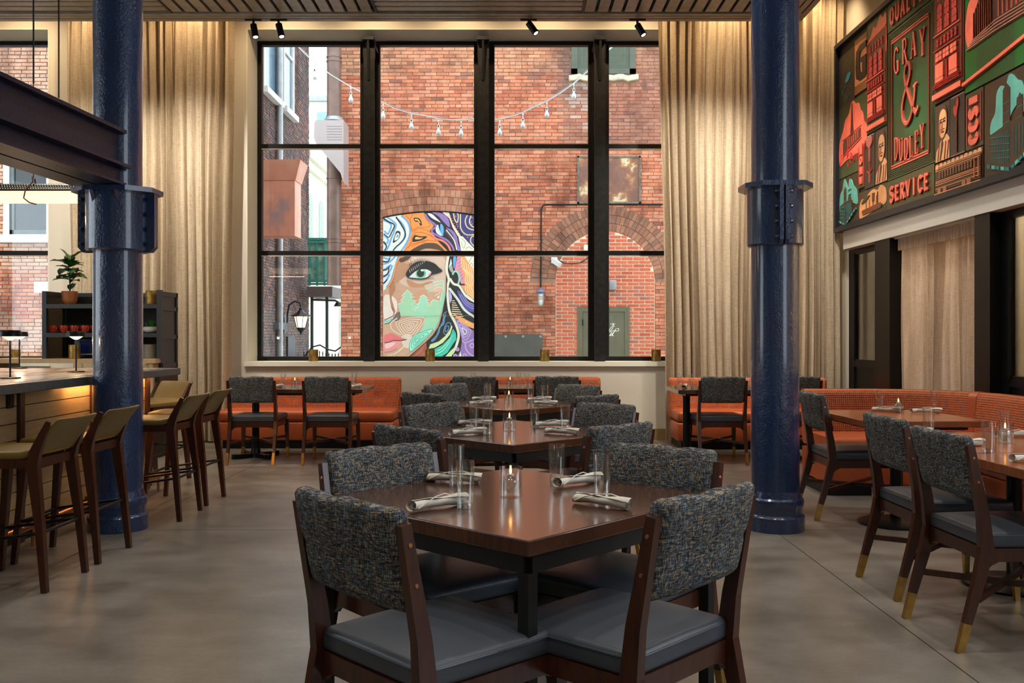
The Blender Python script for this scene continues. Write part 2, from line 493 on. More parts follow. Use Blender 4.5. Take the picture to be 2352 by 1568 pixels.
M['brickattr'] = paint_attr('old_brick', 0.88, 0, 0.22, 7, 0.5, 0.2, True)
M['signpaint'] = paint_attr('carved_panel_paint', 0.36, 0.0, 0.18, 7, 0.2)
def brick_random():
    m, nt, b = mat('new_brick')
    oi = node(nt, 'ShaderNodeObjectInfo')
    c = ramp(nt, oi.outputs['Random'], [(0.0, (0.50, 0.095, 0.045)), (0.3, (0.62, 0.125, 0.06)), (0.6, (0.68, 0.155, 0.075)), (0.85, (0.55, 0.14, 0.09)), (1.0, (0.34, 0.12, 0.09))])
    f = noise(nt, coords(nt), 25, 4)
    L(nt, mix(nt, 1.0, c, ramp(nt, f, [(0.3, (0.8,)*3), (0.7, (1.2,)*3)]), 'MULTIPLY'), b.inputs['Base Color'])
    b.inputs['Roughness'].default_value = 0.88
    return m
M['brickrand'] = brick_random()
def terrazzo():
    m, nt, b = mat('veined_counter_inlay')
    v = coords(nt, (3, 1, 1))
    a = noise(nt, v, 2.2, 8, 0.7)
    L(nt, ramp(nt, a, [(0.38, (0.10, 0.065, 0.04)), (0.46, (0.42, 0.28, 0.18)), (0.52, (0.66, 0.52, 0.38)), (0.60, (0.72, 0.62, 0.5))]), b.inputs['Base Color'])
    b.inputs['Roughness'].default_value = 0.25
    return m
M['terrazzo'] = terrazzo()
def napkin():
    m, nt, b = mat('oatmeal_napkin')
    a = noise(nt, coords(nt, (300, 300, 900)), 1, 2); c = noise(nt, coords(nt), 900, 1)
    L(nt, ramp(nt, math_(nt, 'ADD', math_(nt, 'MULTIPLY', a, 0.5), math_(nt, 'MULTIPLY', c, 0.5)), [(0.35, (0.50, 0.47, 0.41)), (0.6, (0.78, 0.75, 0.68))]), b.inputs['Base Color'])
    b.inputs['Roughness'].default_value = 0.95
    bump(nt, b, noise(nt, coords(nt), 28, 3), 0.6, 0.006)
    return m
M['napkin'] = napkin()
def rust():
    m, nt, b = mat('rusted_sheet')
    a = noise(nt, coords(nt), 2.1, 6, 0.65)
    L(nt, ramp(nt, a, [(0.42, (0.19, 0.085, 0.06)), (0.52, (0.26, 0.11, 0.07)), (0.56, (0.42, 0.19, 0.07)), (0.60, (0.62, 0.50, 0.32))]), b.inputs['Base Color'])
    b.inputs['Roughness'].default_value = 0.7
    return m
M['rustpanel'] = rust()
def ductmat():
    m, nt, b = mat('faded_red_sheet')
    a = noise(nt, coords(nt, (1, 1, 0.6)), 1.3, 4, 0.6)
    L(nt, ramp(nt, a, [(0.32, (0.30, 0.18, 0.17)), (0.42, (0.60, 0.22, 0.13)), (0.66, (0.70, 0.34, 0.22))]), b.inputs['Base Color'])
    b.inputs['Roughness'].default_value = 0.55
    return m
M['duct'] = ductmat()
# ================================================================ SETTING
WY, FY, CURY = 11.65, 12.17, 11.36      # window wall face, window frame, curtain
RX, LX, BY, CZ = 4.10, -9.30, -3.90, 5.60
WT, WB = 5.14, 0.976                      # window head and sill height
# ---- floor of cast slabs with sawn joints
fl = MB(); fl.box(LX, RX+2.4, BY, 12.3, -0.12, -0.03); fo = fl.build('floor', M['black']); tag(fo, kind='structure')
xs = [LX, -7.2, -2.6, 1.75, RX+2.4]; ys = [BY, 1.9, 6.24, 10.58, 12.3]
for i in range(4):
    for j in range(4):
        m_ = MB(); m_.box(xs[i]+.003, xs[i+1]-.003, ys[j]+.003, ys[j+1]-.003, -0.03, 0.0)
        m_.build('slab', M['floor'], fo)
# ---- walls
def struct(name, mb, m, **k):
    return tag(mb.build(name, m, **k), kind='structure')
W0, W1 = -3.32, 3.92                      # main window opening
V0, V1 = -9.3, -5.79                      # second window opening
mb = MB()
mb.box(LX, RX+0.3, WY, 12.35, WT, CZ); mb.box(LX, RX+0.3, WY, 12.35, 0, WB-0.055)
mb.box(V1, W0, WY, 12.35, WB-0.055, WT); mb.box(W1, RX+0.3, WY, 12.35, WB-0.055, WT)
wf = struct('wall_front', mb, M['wall'])
mb = MB(); mb.box(LX, RX, 11.628, WY, 0, 0.14); struct('baseboard_front', mb, M['base'])
for nm, a, c in (('trim_1', W0, W1), ('trim_2', V0, V1)):            # pale reveal linings and sill boards
    mb = MB(); t = 0.012
    mb.box(a, c, WY-0.002, 12.10, WT-t, WT+.001); mb.box(a-.001, a+t, WY-.002, 12.10, WB, WT-t); mb.box(c-t, c+.001, WY-.002, 12.10, WB, WT-t)
    struct(nm, mb, M['reveal'])
    mb = MB(); mb.box(a-0.02, c+0.02, WY-0.045, 12.12, WB-0.055, WB); struct('trim_3' if nm == 'trim_1' else 'trim_4', mb, M['reveal'])
# side wall on the left with its own window, rear wall with windows (behind the camera)
def wall_x(name, x0, x1, opens, m=M['wall'], y0=BY, y1=12.35):
    mb = MB(); y = y0
    for a, c, z0, z1 in opens:
        mb.box(x0, x1, y, a, 0, CZ); mb.box(x0, x1, a, c, 0, z0); mb.box(x0, x1, a, c, z1, CZ); y = c
    mb.box(x0, x1, y, y1, 0, CZ); return struct(name, mb, m)
wall_x('wall_left', LX-0.25, LX, [(3.0, 7.0, 1.0, 4.2)])
mb = MB(); mb.box(LX, RX+.2, BY-.25, BY, 0, CZ)
struct('wall_back', mb, M['wall'])
mb = MB(); mb.box(LX-.25, RX+2.6, BY-.25, 12.35, CZ, CZ+0.2); struct('ceiling', mb, M['ceil'])
# right wall: upper part, lowered header, glazed partition below
mb = MB()
mb.box(RX, RX+0.22, 4.0, 12.35, 2.34, CZ); mb.box(RX, RX+0.22, BY, 4.0, 4.6, CZ); mb.box(RX, RX+0.22, BY, 4.0, 0, 1.0)
mb.box(RX, RX+0.22, BY, 0.5, 1.0, 4.6); mb.box(RX, RX+0.22, 3.5, 4.0, 1.0, 4.6)
mb.box(RX, RX+0.05, 11.34, 12.35, 0, 2.34)
struct('wall_right', mb, M['wall'])
mb = MB(); mb.box(3.98, RX, 4.0, 11.2, 2.335, 2.575); struct('trim_5', mb, M['gypsum'])

# ---- windows
def window(name, x0, x1, mull, hor, fy=FY):
    """mull: list of (xa, xb) solid uprights; hor: bar heights"""
    f = MB(); f.box(x0, x1, fy-.05, fy+.04, WT-.06, WT-.012); f.box(x0, x1, fy-.05, fy+.04, WB, WB+.055)
    f.box(x0+.012, x0+.062, fy-.05, fy+.04, WB+.055, WT-.06); f.box(x1-.062, x1-.012, fy-.05, fy+.04, WB+.055, WT-.06)
    root = struct(name, f, M['black'])
    for a, c in mull:
        m_ = MB(); m_.box(a, c, fy-.05, fy+.04, WB+.055, WT-.06); m_.build('mullion', M['black'], root)
    xs_ = [x0+.062] + [t for p in mull for t in p] + [x1-.062]
    zs = [WB+.055] + [t for h in hor for t in (h-.03, h+.03)] + [WT-.06]
    for k in range(0, len(xs_), 2):
        for h in hor:
            m_ = MB(); m_.box(xs_[k], xs_[k+1], fy-.045, fy+.035, h-.03, h+.03); m_.build('muntin', M['black'], root)
            m_ = MB(); m_.box(xs_[k], xs_[k+1], fy-.052, fy-.046, h-.042, h-.03); m_.build('glazing_bead', M['gypsum'], root)
        for j in range(0, len(zs), 2):
            m_ = MB(); m_.box(xs_[k]-.005, xs_[k+1]+.005, fy-.006, fy, zs[j]-.005, zs[j+1]+.005); m_.build('pane', M['glass'], root)
    return root
posts = [(-1.975, -1.72), (-0.495, -0.228), (0.993, 1.262), (2.48, 2.745)]
window('window_1', W0, W1, posts, [2.375, 3.765])
window('window_2', V0, V1, [(-7.62, -7.36)], [2.375, 3.765])
# heavy riveted steel posts standing in front of the mullions, with bracket heads
def steel_post(x, label):
    t = thing('steel_post', label, 'post', (x, 11.82, 0.976), group='steel posts before the tall window')
    m_ = MB(); m_.box(-.068, .068, -.07, -.045, 0, 3.98); m_.box(-.022, .022, -.045, .29, 0, 3.98); m_.box(-.068, .068, .27, .29, 0, 3.98)
    m_.build('shaft', M['rawblack'], t)
    m_ = MB(); m_.box(-.075, .075, -.17, .05, 4.03, 4.07)
    m_.prism([(-.16, 4.03), (-.07, 4.03), (-.07, 3.55), (-.085, 3.55)], lambda a, b, q: (-.014+.028*q, a, b))
    for sx in (-1, 1): m_.prism([(-.068*sx, 4.03), (-.075*sx, 3.86), (-.068*sx, 3.80)], lambda a, b, q: (a, -.08+.05*q, b))
    m_.box(-.068, .068, -.07, .29, 3.98, 4.03)
    m_.build('bracket', M['rawblack'], t)
for x, lb in ((-1.805, 'black steel post between the alley pane and the painted face'), (-0.363, 'black steel post right of the painted face'),
              (1.108, 'black steel post in front of the olive door'), (2.60, 'black steel post behind the linen curtain')):
    steel_post(x, lb)

# ---- glazed partition on the right wall
def partition(name, ya, yb, gz0, gz1, st=.17):
    x0, x1 = RX, RX+.05
    f = MB(); f.box(x0, x1, ya, yb, 0, .16); f.box(x0, x1, ya, ya+st, .16, 2.335); f.box(x0, x1, yb-st, yb, .16, 2.335)
    f.box(x0, x1, ya+st, yb-st, gz1, 2.335); f.box(x0, x1, ya+st, yb-st, gz0-.09, gz0)
    r = struct(name, f, M['satin'])
    p = MB(); p.box(x0+.018, x0+.035, ya+st, yb-st, .16, gz0-.09); p.build('lower_panel', M['satin'], r)
    p = MB(); p.box(x0+.02, x0+.026, ya+st, yb-st, gz0, gz1); p.build('pane', M['glass'], r)
    for a in (ya+st, yb-st-.02):
        b_ = MB(); b_.box(x0-.012, x0, a-.01, a+.03, gz0-.02, gz1+.02); b_.build('bead', M['satin'], r)
    return r
partition('door_1', 10.27, 11.34, 1.02, 2.27)
partition('window_3', 4.2, 7.80, .97, 2.27, .12)
for y0, y1, nm in ((9.87, 10.27, 'trim_6'), (7.80, 8.06, 'trim_7')):
    mb = MB(); mb.box(4.0, 4.2, y0, y1, 0, 2.335); struct(nm, mb, M['satin'])
# room beyond the partition
mb = MB(); mb.box(RX+2.2, RX+2.4, 3.8, 12.3, 0, 3.0); mb.box(RX+.22, RX+2.4, 3.8, 12.3, 2.95, 3.05); mb.box(RX+.22, RX+2.4, 3.7, 3.8, 0, 3)
struct('wall_beyond', mb, M['barwood'])
lamp('AREA', 'next_room_light', (5.3, 9.3, 2.9), 190, SOFT, size=1.6)
lamp('AREA', 'next_room_light', (5.6, 6.6, 2.9), 190, SOFT, size=1.4)

lamp('AREA', 'added_passage_fill', (4.26, 11.3, 2.85), 14, SOFT, shape='RECTANGLE', size=.10, size_y=1.6)  # fill lamps added so the curtains behind the partition glass look lit
lamp('AREA', 'added_passage_fill', (4.40, 8.2, 2.85), 26, SOFT, shape='RECTANGLE', size=.12, size_y=2.2)
# ---- curtains (pleated sheets)
def curtain(name, label, x0, x1, y, z0, z1, folds, amp, m, seed, along='x', thick=False, flare=0.0, cat='curtain', top=None, panels=None):
    rnd = random.Random(seed)
    ph = [rnd.uniform(0, 6.28) for _ in range(8)]
    def fold(u, v):
        a = folds*2*PI*u
        g = math.sin(a + 1.4*math.sin(2*PI*u*3.1+ph[0]) + 0.9*math.sin(2*PI*u*7.3+ph[1]))
        g2 = math.sin(a*1.93 + ph[2] + 0.8*v)
        k = 0.75+0.35*math.sin(u*17+ph[3])
        d = amp*k*(g*(0.55+0.45*(1-v)) + 0.30*g2*(0.3+.7*v)) + 0.012*math.sin(3*v+u*21+ph[4])
        sft = 0.25*amp*math.sin(a+1.2)*(1-v) + flare*(1-v)**2*(1-2*u)*-1
        return d, sft
    def fn(u, v):
        d, s_ = fold(u, v); z = z0+(z1-z0)*v
        s_ += 0.02*math.sin(v*5+u*9+ph[5])
        t = x0+(x1-x0)*u+s_
        return (t, y+d, z) if along == 'x' else (y+d, t, z)
    m_ = MB(); m_.grid(fn, int(folds*9), 26)
    o = m_.build(name, m, None, 60)
    return tag(o, label, cat)
c1 = curtain('linen_curtain', 'tall beige linen curtain hanging behind the blue column beside the bar', -5.42, -3.42, CURY, .02, 5.42, 17, .085, M['linen'], 3, flare=-.03)
c2 = curtain('linen_curtain', 'tall beige linen curtain over the right end of the big window', 1.80, 4.03, CURY+.02, .03, 5.42, 21, .075, M['linen'], 5, flare=-.06)
c3 = curtain('linen_curtain', 'short pale linen curtain filling the doorway of the right wall', 8.02, 9.92, 4.16, .03, 2.315, 15, .065, M['linen2'], 8, along='y')
hd = MB(); hd.grid(lambda u, v: (4.095+.012*math.sin(u*180)+.006*math.sin(u*57), 8.04+1.86*u, 2.20+.125*v), 200, 3); o = hd.build('heading_tape', M['linen2'], c3, 60)
t_ = MB(); t_.box(4.05, 4.09, 8.06, 9.87, 2.322, 2.336); tag(t_.build('curtain_track', M['whitepaint']), 'slim white ceiling track above the short curtain', 'curtain track')
curtain('linen_curtain', 'linen curtain seen through the narrow glazed door', 10.3, 12.25, 4.42, .03, 2.9, 13, .04, M['linen'], 11, along='y')
curtain('linen_curtain', 'linen curtain seen through the glass at the right edge', 6.6, 9.6, 4.60, .03, 2.9, 16, .05, M['linen'], 12, along='y')

# ---- slatted wooden ceiling raft
SZ = 4.79
raft = thing('slatted_ceiling_raft', 'dark wooden slatted ceiling raft hanging over the room', 'ceiling panel', (0, 0, 0))
m_ = MB(); m_.box(-8.1, 3.2, 5.7, 10.3, SZ+.045, SZ+.10)
m_.build('backing', M['black'], raft)
m_ = MB()
for y in (10.07, 10.15, 10.235): m_.box(-8.1, 3.2, y, y+.062, SZ-.012, SZ+.045)
m_.box(-8.1, 3.2, 10.295, 10.31, SZ-.012, SZ+.16)
for x in (2.98, 3.06, 3.14): m_.box(x, x+.06, 5.7, 10.07, SZ-.012, SZ+.045)
m_.build('border', M['slatwood'], raft)
bx = [-8.1, -5.88, -3.68, -1.46, 0.76, 2.96]; by = [10.05, 7.88, 5.72]
pl = {}
for i in range(5):
    for j in range(2):
        x0, x1, y1, y0 = bx[i], bx[i+1], by[j], by[j+1]
        along_y = (i+j) % 2 == 0
        if i in (0,): along_y = (j == 1)
        n = 15
        for k in range(n):
            if along_y:
                wd = (x1-x0-.03)/n; a = x0+.015+wd*k
                bb = (a+.004, a+wd-.032, y0+.02, y1-.01)
            else:
                wd = (y1-y0-.03)/n; a = y0+.015+wd*k
                bb = (x0+.015, x1-.015, a+.004, a+wd-.028)
            key = (round(bb[1]-bb[0], 3), round(bb[3]-bb[2], 3))
            if key not in pl:
                q = MB(); q.box(-key[0]/2, key[0]/2, -key[1]/2, key[1]/2, 0, .035); pl[key] = q.mesh('plank', M['slatwood'])
            place('plank', pl[key], raft, ((bb[0]+bb[1])/2, (bb[2]+bb[3])/2, SZ))
m_ = MB()
for x in bx[1:-1]: m_.box(x-.012, x+.012, 5.72, 10.06, SZ-.006, SZ+.045)
tag(m_.build('divider', M['satin'], raft), kind='stuff')
m_ = MB()
for x in (-7.5, -4, 0, 2.6):
    for y in (6.2, 9.6): m_.cyl((x, y, SZ+.1), (x, y, CZ), .008, n=6)
m_.build('hanger', M['satin'], raft)

# ---- track heads at the raft's edge
def track_head(px, py0, px1, py1, label, d=10.25):
    top = Vector(P(px, py0, d)); low = Vector(P(px1, py1, d-.03))
    t = thing('track_spotlight', label, 'spotlight', (top.x, d, SZ-.012), group='track spotlights')
    o = Vector((top.x, d, SZ-.012)); a = top-o; b = low-o
    m_ = MB(); m_.box(-.09, .09, -.016, .016, -.014, 0); m_.cyl((0, 0, -.014), (0, 0, a.z+.02), .007, n=8); m_.cyl((0,0,a.z+.045),(0,0,a.z+.015),.013,n=10)
    m_.build('mount', M['satin'], t)
    dd = (b-a).normalized(); m_ = MB(); m_.cyl(a, b, .036, n=20); m_.cyl(b-dd*.02, b+dd*.006, .038, n=20, caps=False)
    m_.build('housing', M['satin'], t, 40)
    m_ = MB(); m_.cyl(b+dd*.001, b+dd*.003, .026, n=16); m_.build('lens', M['spotlamp'], t)
    l = lamp('SPOT', 'track_spotlight_beam', o+b+dd*.03, 60, WARM, spot_size=R(70), spot_blend=.8, shadow_soft_size=.03)
    l.rotation_euler = dd.to_track_quat('-Z', 'Y').to_euler(); return t
track_head(582, 57, 587, 85, 'leftmost of the four black track spotlights')
track_head(640, 56, 647, 84, 'black track spotlight beside the leftmost one')
track_head(1214, 53, 1231, 76, 'black track spotlight above the middle window post')
track_head(1464, 57, 1478, 80, 'black track spotlight nearest the right-hand curtain')

# ---- downlights of the room (above and behind the picture)
def downlight(x, y, z, e, col=SOFT, size=120, soft=.09):
    t = thing('downlight', 'round recessed downlight can in the ceiling', 'downlight', (x, y, z), group='ceiling downlights')
    m_ = MB(); m_.lathe([(.075, 0), (.085, 0), (.085, .09), (.0, .09)], 20); m_.build('trim_ring', M['satin'], t, 40)
    m_ = MB(); m_.cyl((0, 0, .04), (0, 0, .045), .07, n=20); m_.build('lens', M['spotlamp'], t)
    lamp('SPOT', 'downlight_beam', (x, y, z-.01), e, col, spot_size=R(size), spot_blend=.9, shadow_soft_size=soft)
EDL = 120
for x in (-4.6, -1.0, 1.0, 3.2):
    for y in (1.0, 3.6): downlight(x, y, CZ-.1, EDL*1.3, size=95)
for x in (-4.8, -1.3, .95, 3.0):
    for y in (6.6, 9.0): downlight(x, y, SZ-.1, EDL*(1.0 if y < 8 else 1.4))
for x in (-2.3, 2.2): downlight(x, -1.5, CZ-.1, EDL*1.3)
# warm ceiling spots standing in for a cove strip, washing the curtains and the wall above the window
for k in range(12):
    l_ = lamp('SPOT', 'cove_wash', (-8.2+k*1.08, 10.95, CZ-.03), 70, (1, .70, .40), spot_size=R(120), spot_blend=1, shadow_soft_size=.03); aim(l_, (-8.2+k*1.08, 11.5, 4.2))
for y in (6.5, 8.2, 9.9):  # unseen spots added to brighten the carved panels
    l_ = lamp('SPOT', 'added_panel_fill', (2.1, y, SZ-.08), 125, SOFT, spot_size=R(70), spot_blend=1, shadow_soft_size=.05); aim(l_, (4.0, y-.1, 3.5))
for x in (-4.9, -3.9, 2.2, 3.1):  # unseen spots added to lift the tall linen curtains
    l_ = lamp('SPOT', 'added_curtain_fill', (x, 9.6, SZ-.06), 370, SOFT, spot_size=R(75), spot_blend=1, shadow_soft_size=.06); aim(l_, (x, 11.4, 2.6))
# ================================================================ OUTSIDE
FA = 18.2                                  # brick facade across the yard
def fx(px): return (px-CX)/FPX*FA
def fz(py): return EYE+(HY-py)/FPX*FA
S = FPX/FA
rb = random.Random(11)
def smooth_noise(seed):
    r_ = random.Random(seed); tb = {}
    def g(i, j):
        if (i, j) not in tb: tb[(i, j)] = r_.random()
        return tb[(i, j)]
    def f(x, y):
        i, j = math.floor(x), math.floor(y); u, v = x-i, y-j; u = u*u*(3-2*u); v = v*v*(3-2*v)
        return (g(i,j)*(1-u)+g(i+1,j)*u)*(1-v)+(g(i,j+1)*(1-u)+g(i+1,j+1)*u)*v
    return f
sn = smooth_noise(4); sn2 = smooth_noise(9)
def lerp(a, b, t): return tuple(a[i]*(1-t)+b[i]*t for i in range(3))
def brick_field(mb, frame, u0, u1, z0, z1, Lb, Hb, mo, colf, clip=None, d=.012, rnd=rb):
    """courses of separate brick faces standing proud of their mortar"""
    row = 0; z = z0
    while z < z1-.01:
        zz = min(z+Hb-mo, z1); off = (row % 2)*Lb/2+rnd.uniform(-.02, .02)
        ivs = [(u0, u1)] if clip is None else clip(u0, u1, (z+zz)/2)
        header = row % 6 == 5
        LL = Lb/2 if header else Lb
        for a, c in ivs:
            k = math.floor((a-u0-off)/LL); u = u0+off+k*LL
            while u < c:
                jit = rnd.uniform(-.004, .004)
                ua, ub = max(u+jit, a), min(u+LL-mo+jit, c)
                if ub-ua > .025:
                    p = d+rnd.uniform(-.005, .006); zj = rnd.uniform(-.003, .003)
                    cc = colf((ua+ub)/2, z, rnd)
                    vs = [frame(ua, z+zj, 0), frame(ub, z+zj, 0), frame(ub, zz+zj, 0), frame(ua, zz+zj, 0),
                          frame(ua+.002, z+zj+.002, p), frame(ub-.002, z+zj+.002, p), frame(ub-.002, zz+zj-.002, p), frame(ua+.002, zz+zj-.002, p)]
                    mb.add(vs, [(4,5,6,7), (0,1,5,4), (1,2,6,5), (2,3,7,6), (3,0,4,7)], cc)
                u += LL
        z += Hb; row += 1
RED = [(.53,.175,.095), (.59,.21,.115), (.46,.145,.085), (.57,.23,.14), (.61,.26,.155)]
def col_front(u, z, r):
    c = r.choice(RED); n = sn(u*.8, z*.8); n2 = sn2(u*1.6+3, z*1.1)
    if z > fz(190)+.25*n: c = lerp(c, (.42, .24, .14), .45*n2+.2)          # buff tint: the room's reflection in the glass, painted onto the upper courses
    if n > .62 and z > fz(400): c = lerp(c, (.17, .085, .07), min(1, (n-.62)*2.2))
    if u > fx(1290) and z > fz(330): c = lerp(c, (.20, .12, .10), .35+.3*n2)
    if r.random() < .07: c = lerp(c, (.16, .08, .07), .6)
    if abs(u-fx(1335)) < .22 and fz(185) > z > fz(300) and r.random() < .5: c = lerp(c, (.62, .55, .48), .3)
    return c
# opening shapes on the facade
AX, AZ, AR = fx(1390), fz(645), 114/S
def arch_half(z):
    if z <= AZ: return AR
    d = AR*AR-(z-AZ)**2
    return math.sqrt(d) if d > 0 else 0
RO = 171/S
def outer_half(z):
    if z <= AZ: return 0
    d = RO*RO-(z-AZ)**2
    return math.sqrt(d) if d > 0 else 0
MUR0, MUR1, MCX = fx(880), fx(1118), fx(1000)
MR = 520/S; MCZ = fz(486)-MR
def mur_top(u): return MCZ+math.sqrt(max(0, MR*MR-(u-MCX)**2))
MRO = MR+51/S
def clip_front(a, c, z):
    holes = []
    h = max(arch_half(z), outer_half(z))
    if h > 0: holes.append((AX-h-.008, AX+h+.008))
    if z < mur_top(MCX):
        t = (z-MCZ); d = MR*MR-t*t if t > 0 else 1e9
        if z < mur_top(MUR0): holes.append((MUR0-.01, MUR1+.01))
    if mur_top(MUR0)-.02 < z < MCZ+MRO:
        d = math.sqrt(max(0, MRO*MRO-(z-MCZ)**2))
        if d > 0: holes.append((max(MUR0-.12, MCX-d), min(MUR1+.12, MCX+d)))
    if fz(188) < z < fz(20): holes.append((fx(1305 if z < fz(172) else 1312), fx(1467 if z < fz(172) else 1460)))
    ivs = []; x = a
    for p, q in sorted(holes):
        if p > x: ivs.append((x, min(p, c)))
        x = max(x, q)
    if x < c: ivs.append((x, c))
    return ivs
fac = thing('brick_facade', 'weathered red brick building front across the yard', 'building', (0, 0, 0))
m_ = MB(); m_.box(fx(783), 7.5, FA, FA+.5, 0, 9.6)
m_.build('wall', M['mortar_dark'], fac)
bm_ = MB(); F0 = lambda u, z, p: (u, FA-p, z)
brick_field(bm_, F0, fx(783), 7.2, .4, 9.2, .235, .0695, .009, col_front, clip_front)
def voussoirs(mb, cx, cz, r0, rings, t, a0, a1, wv, palette, frame=F0):
    for k in range(rings):
        ra, rb_ = r0+k*t+.004, r0+(k+1)*t-.004
        n = int((a1-a0)*(ra+rb_)/2/wv)
        for i in range(n):
            p, q = a0+(a1-a0)*i/n+.003/ra, a0+(a1-a0)*(i+1)/n-.003/ra
            c = rb.choice(palette); c = lerp(c, (.2,.12,.09), rb.random()*.35); dd = .016+rb.uniform(-.004, .006)
            pts = [(cx+ra*math.cos(p), cz+ra*math.sin(p)), (cx+ra*math.cos(q), cz+ra*math.sin(q)), (cx+rb_*math.cos(q), cz+rb_*math.sin(q)), (cx+rb_*math.cos(p), cz+rb_*math.sin(p))]
            mb.add([frame(x, z, 0) for x, z in pts]+[frame(x, z, dd) for x, z in pts], [(4,5,6,7), (0,1,5,4), (1,2,6,5), (2,3,7,6), (3,0,4,7)], c)
VP = [(.30,.13,.08), (.36,.16,.10), (.26,.12,.08), (.40,.18,.11)]
voussoirs(bm_, AX, AZ, AR, 3, 19/S, 0.05, PI-.05, .085, VP)
a_ = math.asin(min(1, (MUR1+.1-MCX)/MR)); b_ = math.asin((MCX-MUR0+.1)/MR)
voussoirs(bm_, MCX, MCZ, MR, 3, 17/S, PI/2-a_, PI/2+b_, .10, [(.46,.19,.11), (.40,.16,.09), (.52,.24,.15)])
tag(bm_.build('brickwork', M['brickattr'], fac, attr=True), kind='stuff')
# newer brick infill of the arch: every brick its own piece
m_ = MB()
pts = [(AX-AR, .4), (AX+AR, .4)]+[(AX+AR*math.cos(t*PI/24), AZ+AR*math.sin(t*PI/24)) for t in range(25)]
m_.prism(pts, lambda a, b, q: (a, FA-.002-.006*q, b)); m_.build('mortar_bed', M['mortar_light'], fac)
bmesh_cache = {}
DX0, DX1, DZ = fx(1327), fx(1445), fz(705)
cnt = 0; z = fz(862); row = 0; Lb, Hb, mo = .232, .0706, .022
infill = []
while z < AZ+AR-.03:
    h = arch_half(z+.03)-.012; off = (row % 2)*Lb/2
    iv = [(AX-h, AX+h)]
    if z+.03 < DZ: iv = [(AX-h, DX0-.01), (DX1+.01, AX+h)]
    for a, c in iv:
        u = AX-AR-.1+off
        while u < c:
            ua, ub = max(u, a), min(u+Lb-mo, c)
            if ub-ua > .03: infill.append((ua, ub, z))
            u += Lb
    z += Hb; row += 1
infill.sort(key=lambda t: -(t[1]-t[0]))
rest = MB()
for i, (ua, ub, z) in enumerate(infill):
    wd = round((ub-ua)/.01)*.01
    if i >= 300:
        rest.box(ua, ub, FA-.024, FA-.006, z, z+Hb-mo); continue
    if wd not in bmesh_cache:
        q = MB(); hw, hh = wd/2, (Hb-mo)/2
        q.add([(-hw,.01,-hh),(hw,.01,-hh),(hw,.01,hh),(-hw,.01,hh),(-hw+.003,-.01,-hh+.003),(hw-.003,-.01,-hh+.003),(hw-.003,-.01,hh-.003),(-hw+.003,-.01,hh-.003)],
              [(4,5,6,7),(0,1,5,4),(1,2,6,5),(2,3,7,6),(3,0,4,7)])
        bmesh_cache[wd] = q.mesh('brick', M['brickrand'])
    place('brick', bmesh_cache[wd], fac, ((ua+ub)/2, FA-.016, z+(Hb-mo)/2))
if rest.v: tag(rest.build('cut_bricks', M['brickrand'], fac), kind='stuff')
# upper window of the facade
m_ = MB(); x0, x1 = fx(1312), fx(1460); z0, z1 = fz(170), fz(20)
for a, c, e, f in ((x0, x0+.12, z0, z1), (x1-.12, x1, z0, z1), (x0, x1, z0, z0+.1), (x0+.12, x1-.12, z0+1.1, z0+1.16)): m_.box(a, c, FA-.03, FA+.05, e, f)
m_.box(x0+.2, x1-.2, FA-.01, FA+.04, z0+.18, z0+.2); m_.box(x0+.2, x0+.22, FA-.01, FA+.04, z0+.2, z1)
m_.box(x1-.22, x1-.2, FA-.01, FA+.04, z0+.2, z1)
wfm = m_.build('window_frame', simple('grey_green_paint', (.085,.09,.062), .5), fac)
m_ = MB(); m_.box(x0+.12, x1-.12, FA-.008, FA-.004, z0+.1, z1); m_.build('pane', simple('shuttered_pane', (.05,.062,.03), .2), wfm)
m_ = MB(); m_.rbox((fx(1305)+fx(1467))/2, FA-.03, fz(180), 1.36, .12, .11, .02, 14, 1, 1, 1, fn=lambda x, y, z: (x, y, z+.012*math.sin(x*23)+.01*math.sin(x*51)))
m_.build('stone_sill', simple('rough_limestone', (.62,.54,.38), .9, nscale=9, amt=.3, bs=.4), fac, 40)
# olive door
def door_olive():
    t = thing('olive_door', 'olive green metal door with white lettering in the brick arch', 'door', (0, 0, 0))
    m_ = MB(); m_.box(DX0, DX0+.09, FA-.04, FA, 0, DZ); m_.box(DX1-.09, DX1, FA-.04, FA, 0, DZ); m_.box(DX0+.09, DX1-.09, FA-.04, FA, DZ-.09, DZ)
    m_.build('door_frame', M['doorolive'], t)
    m_ = MB(); m_.box(DX0+.098, DX1-.098, FA-.028, FA-.002, 0, DZ-.098); m_.build('door_leaf', M['doorolive'], t)
    m_ = MB()
    for z in (.6, 1.5): m_.cyl((DX0+.095, FA-.045, z), (DX0+.095, FA-.045, z+.12), .012, n=8)
    m_.build('hinge', M['black'], t)
    return t
dor = door_olive()

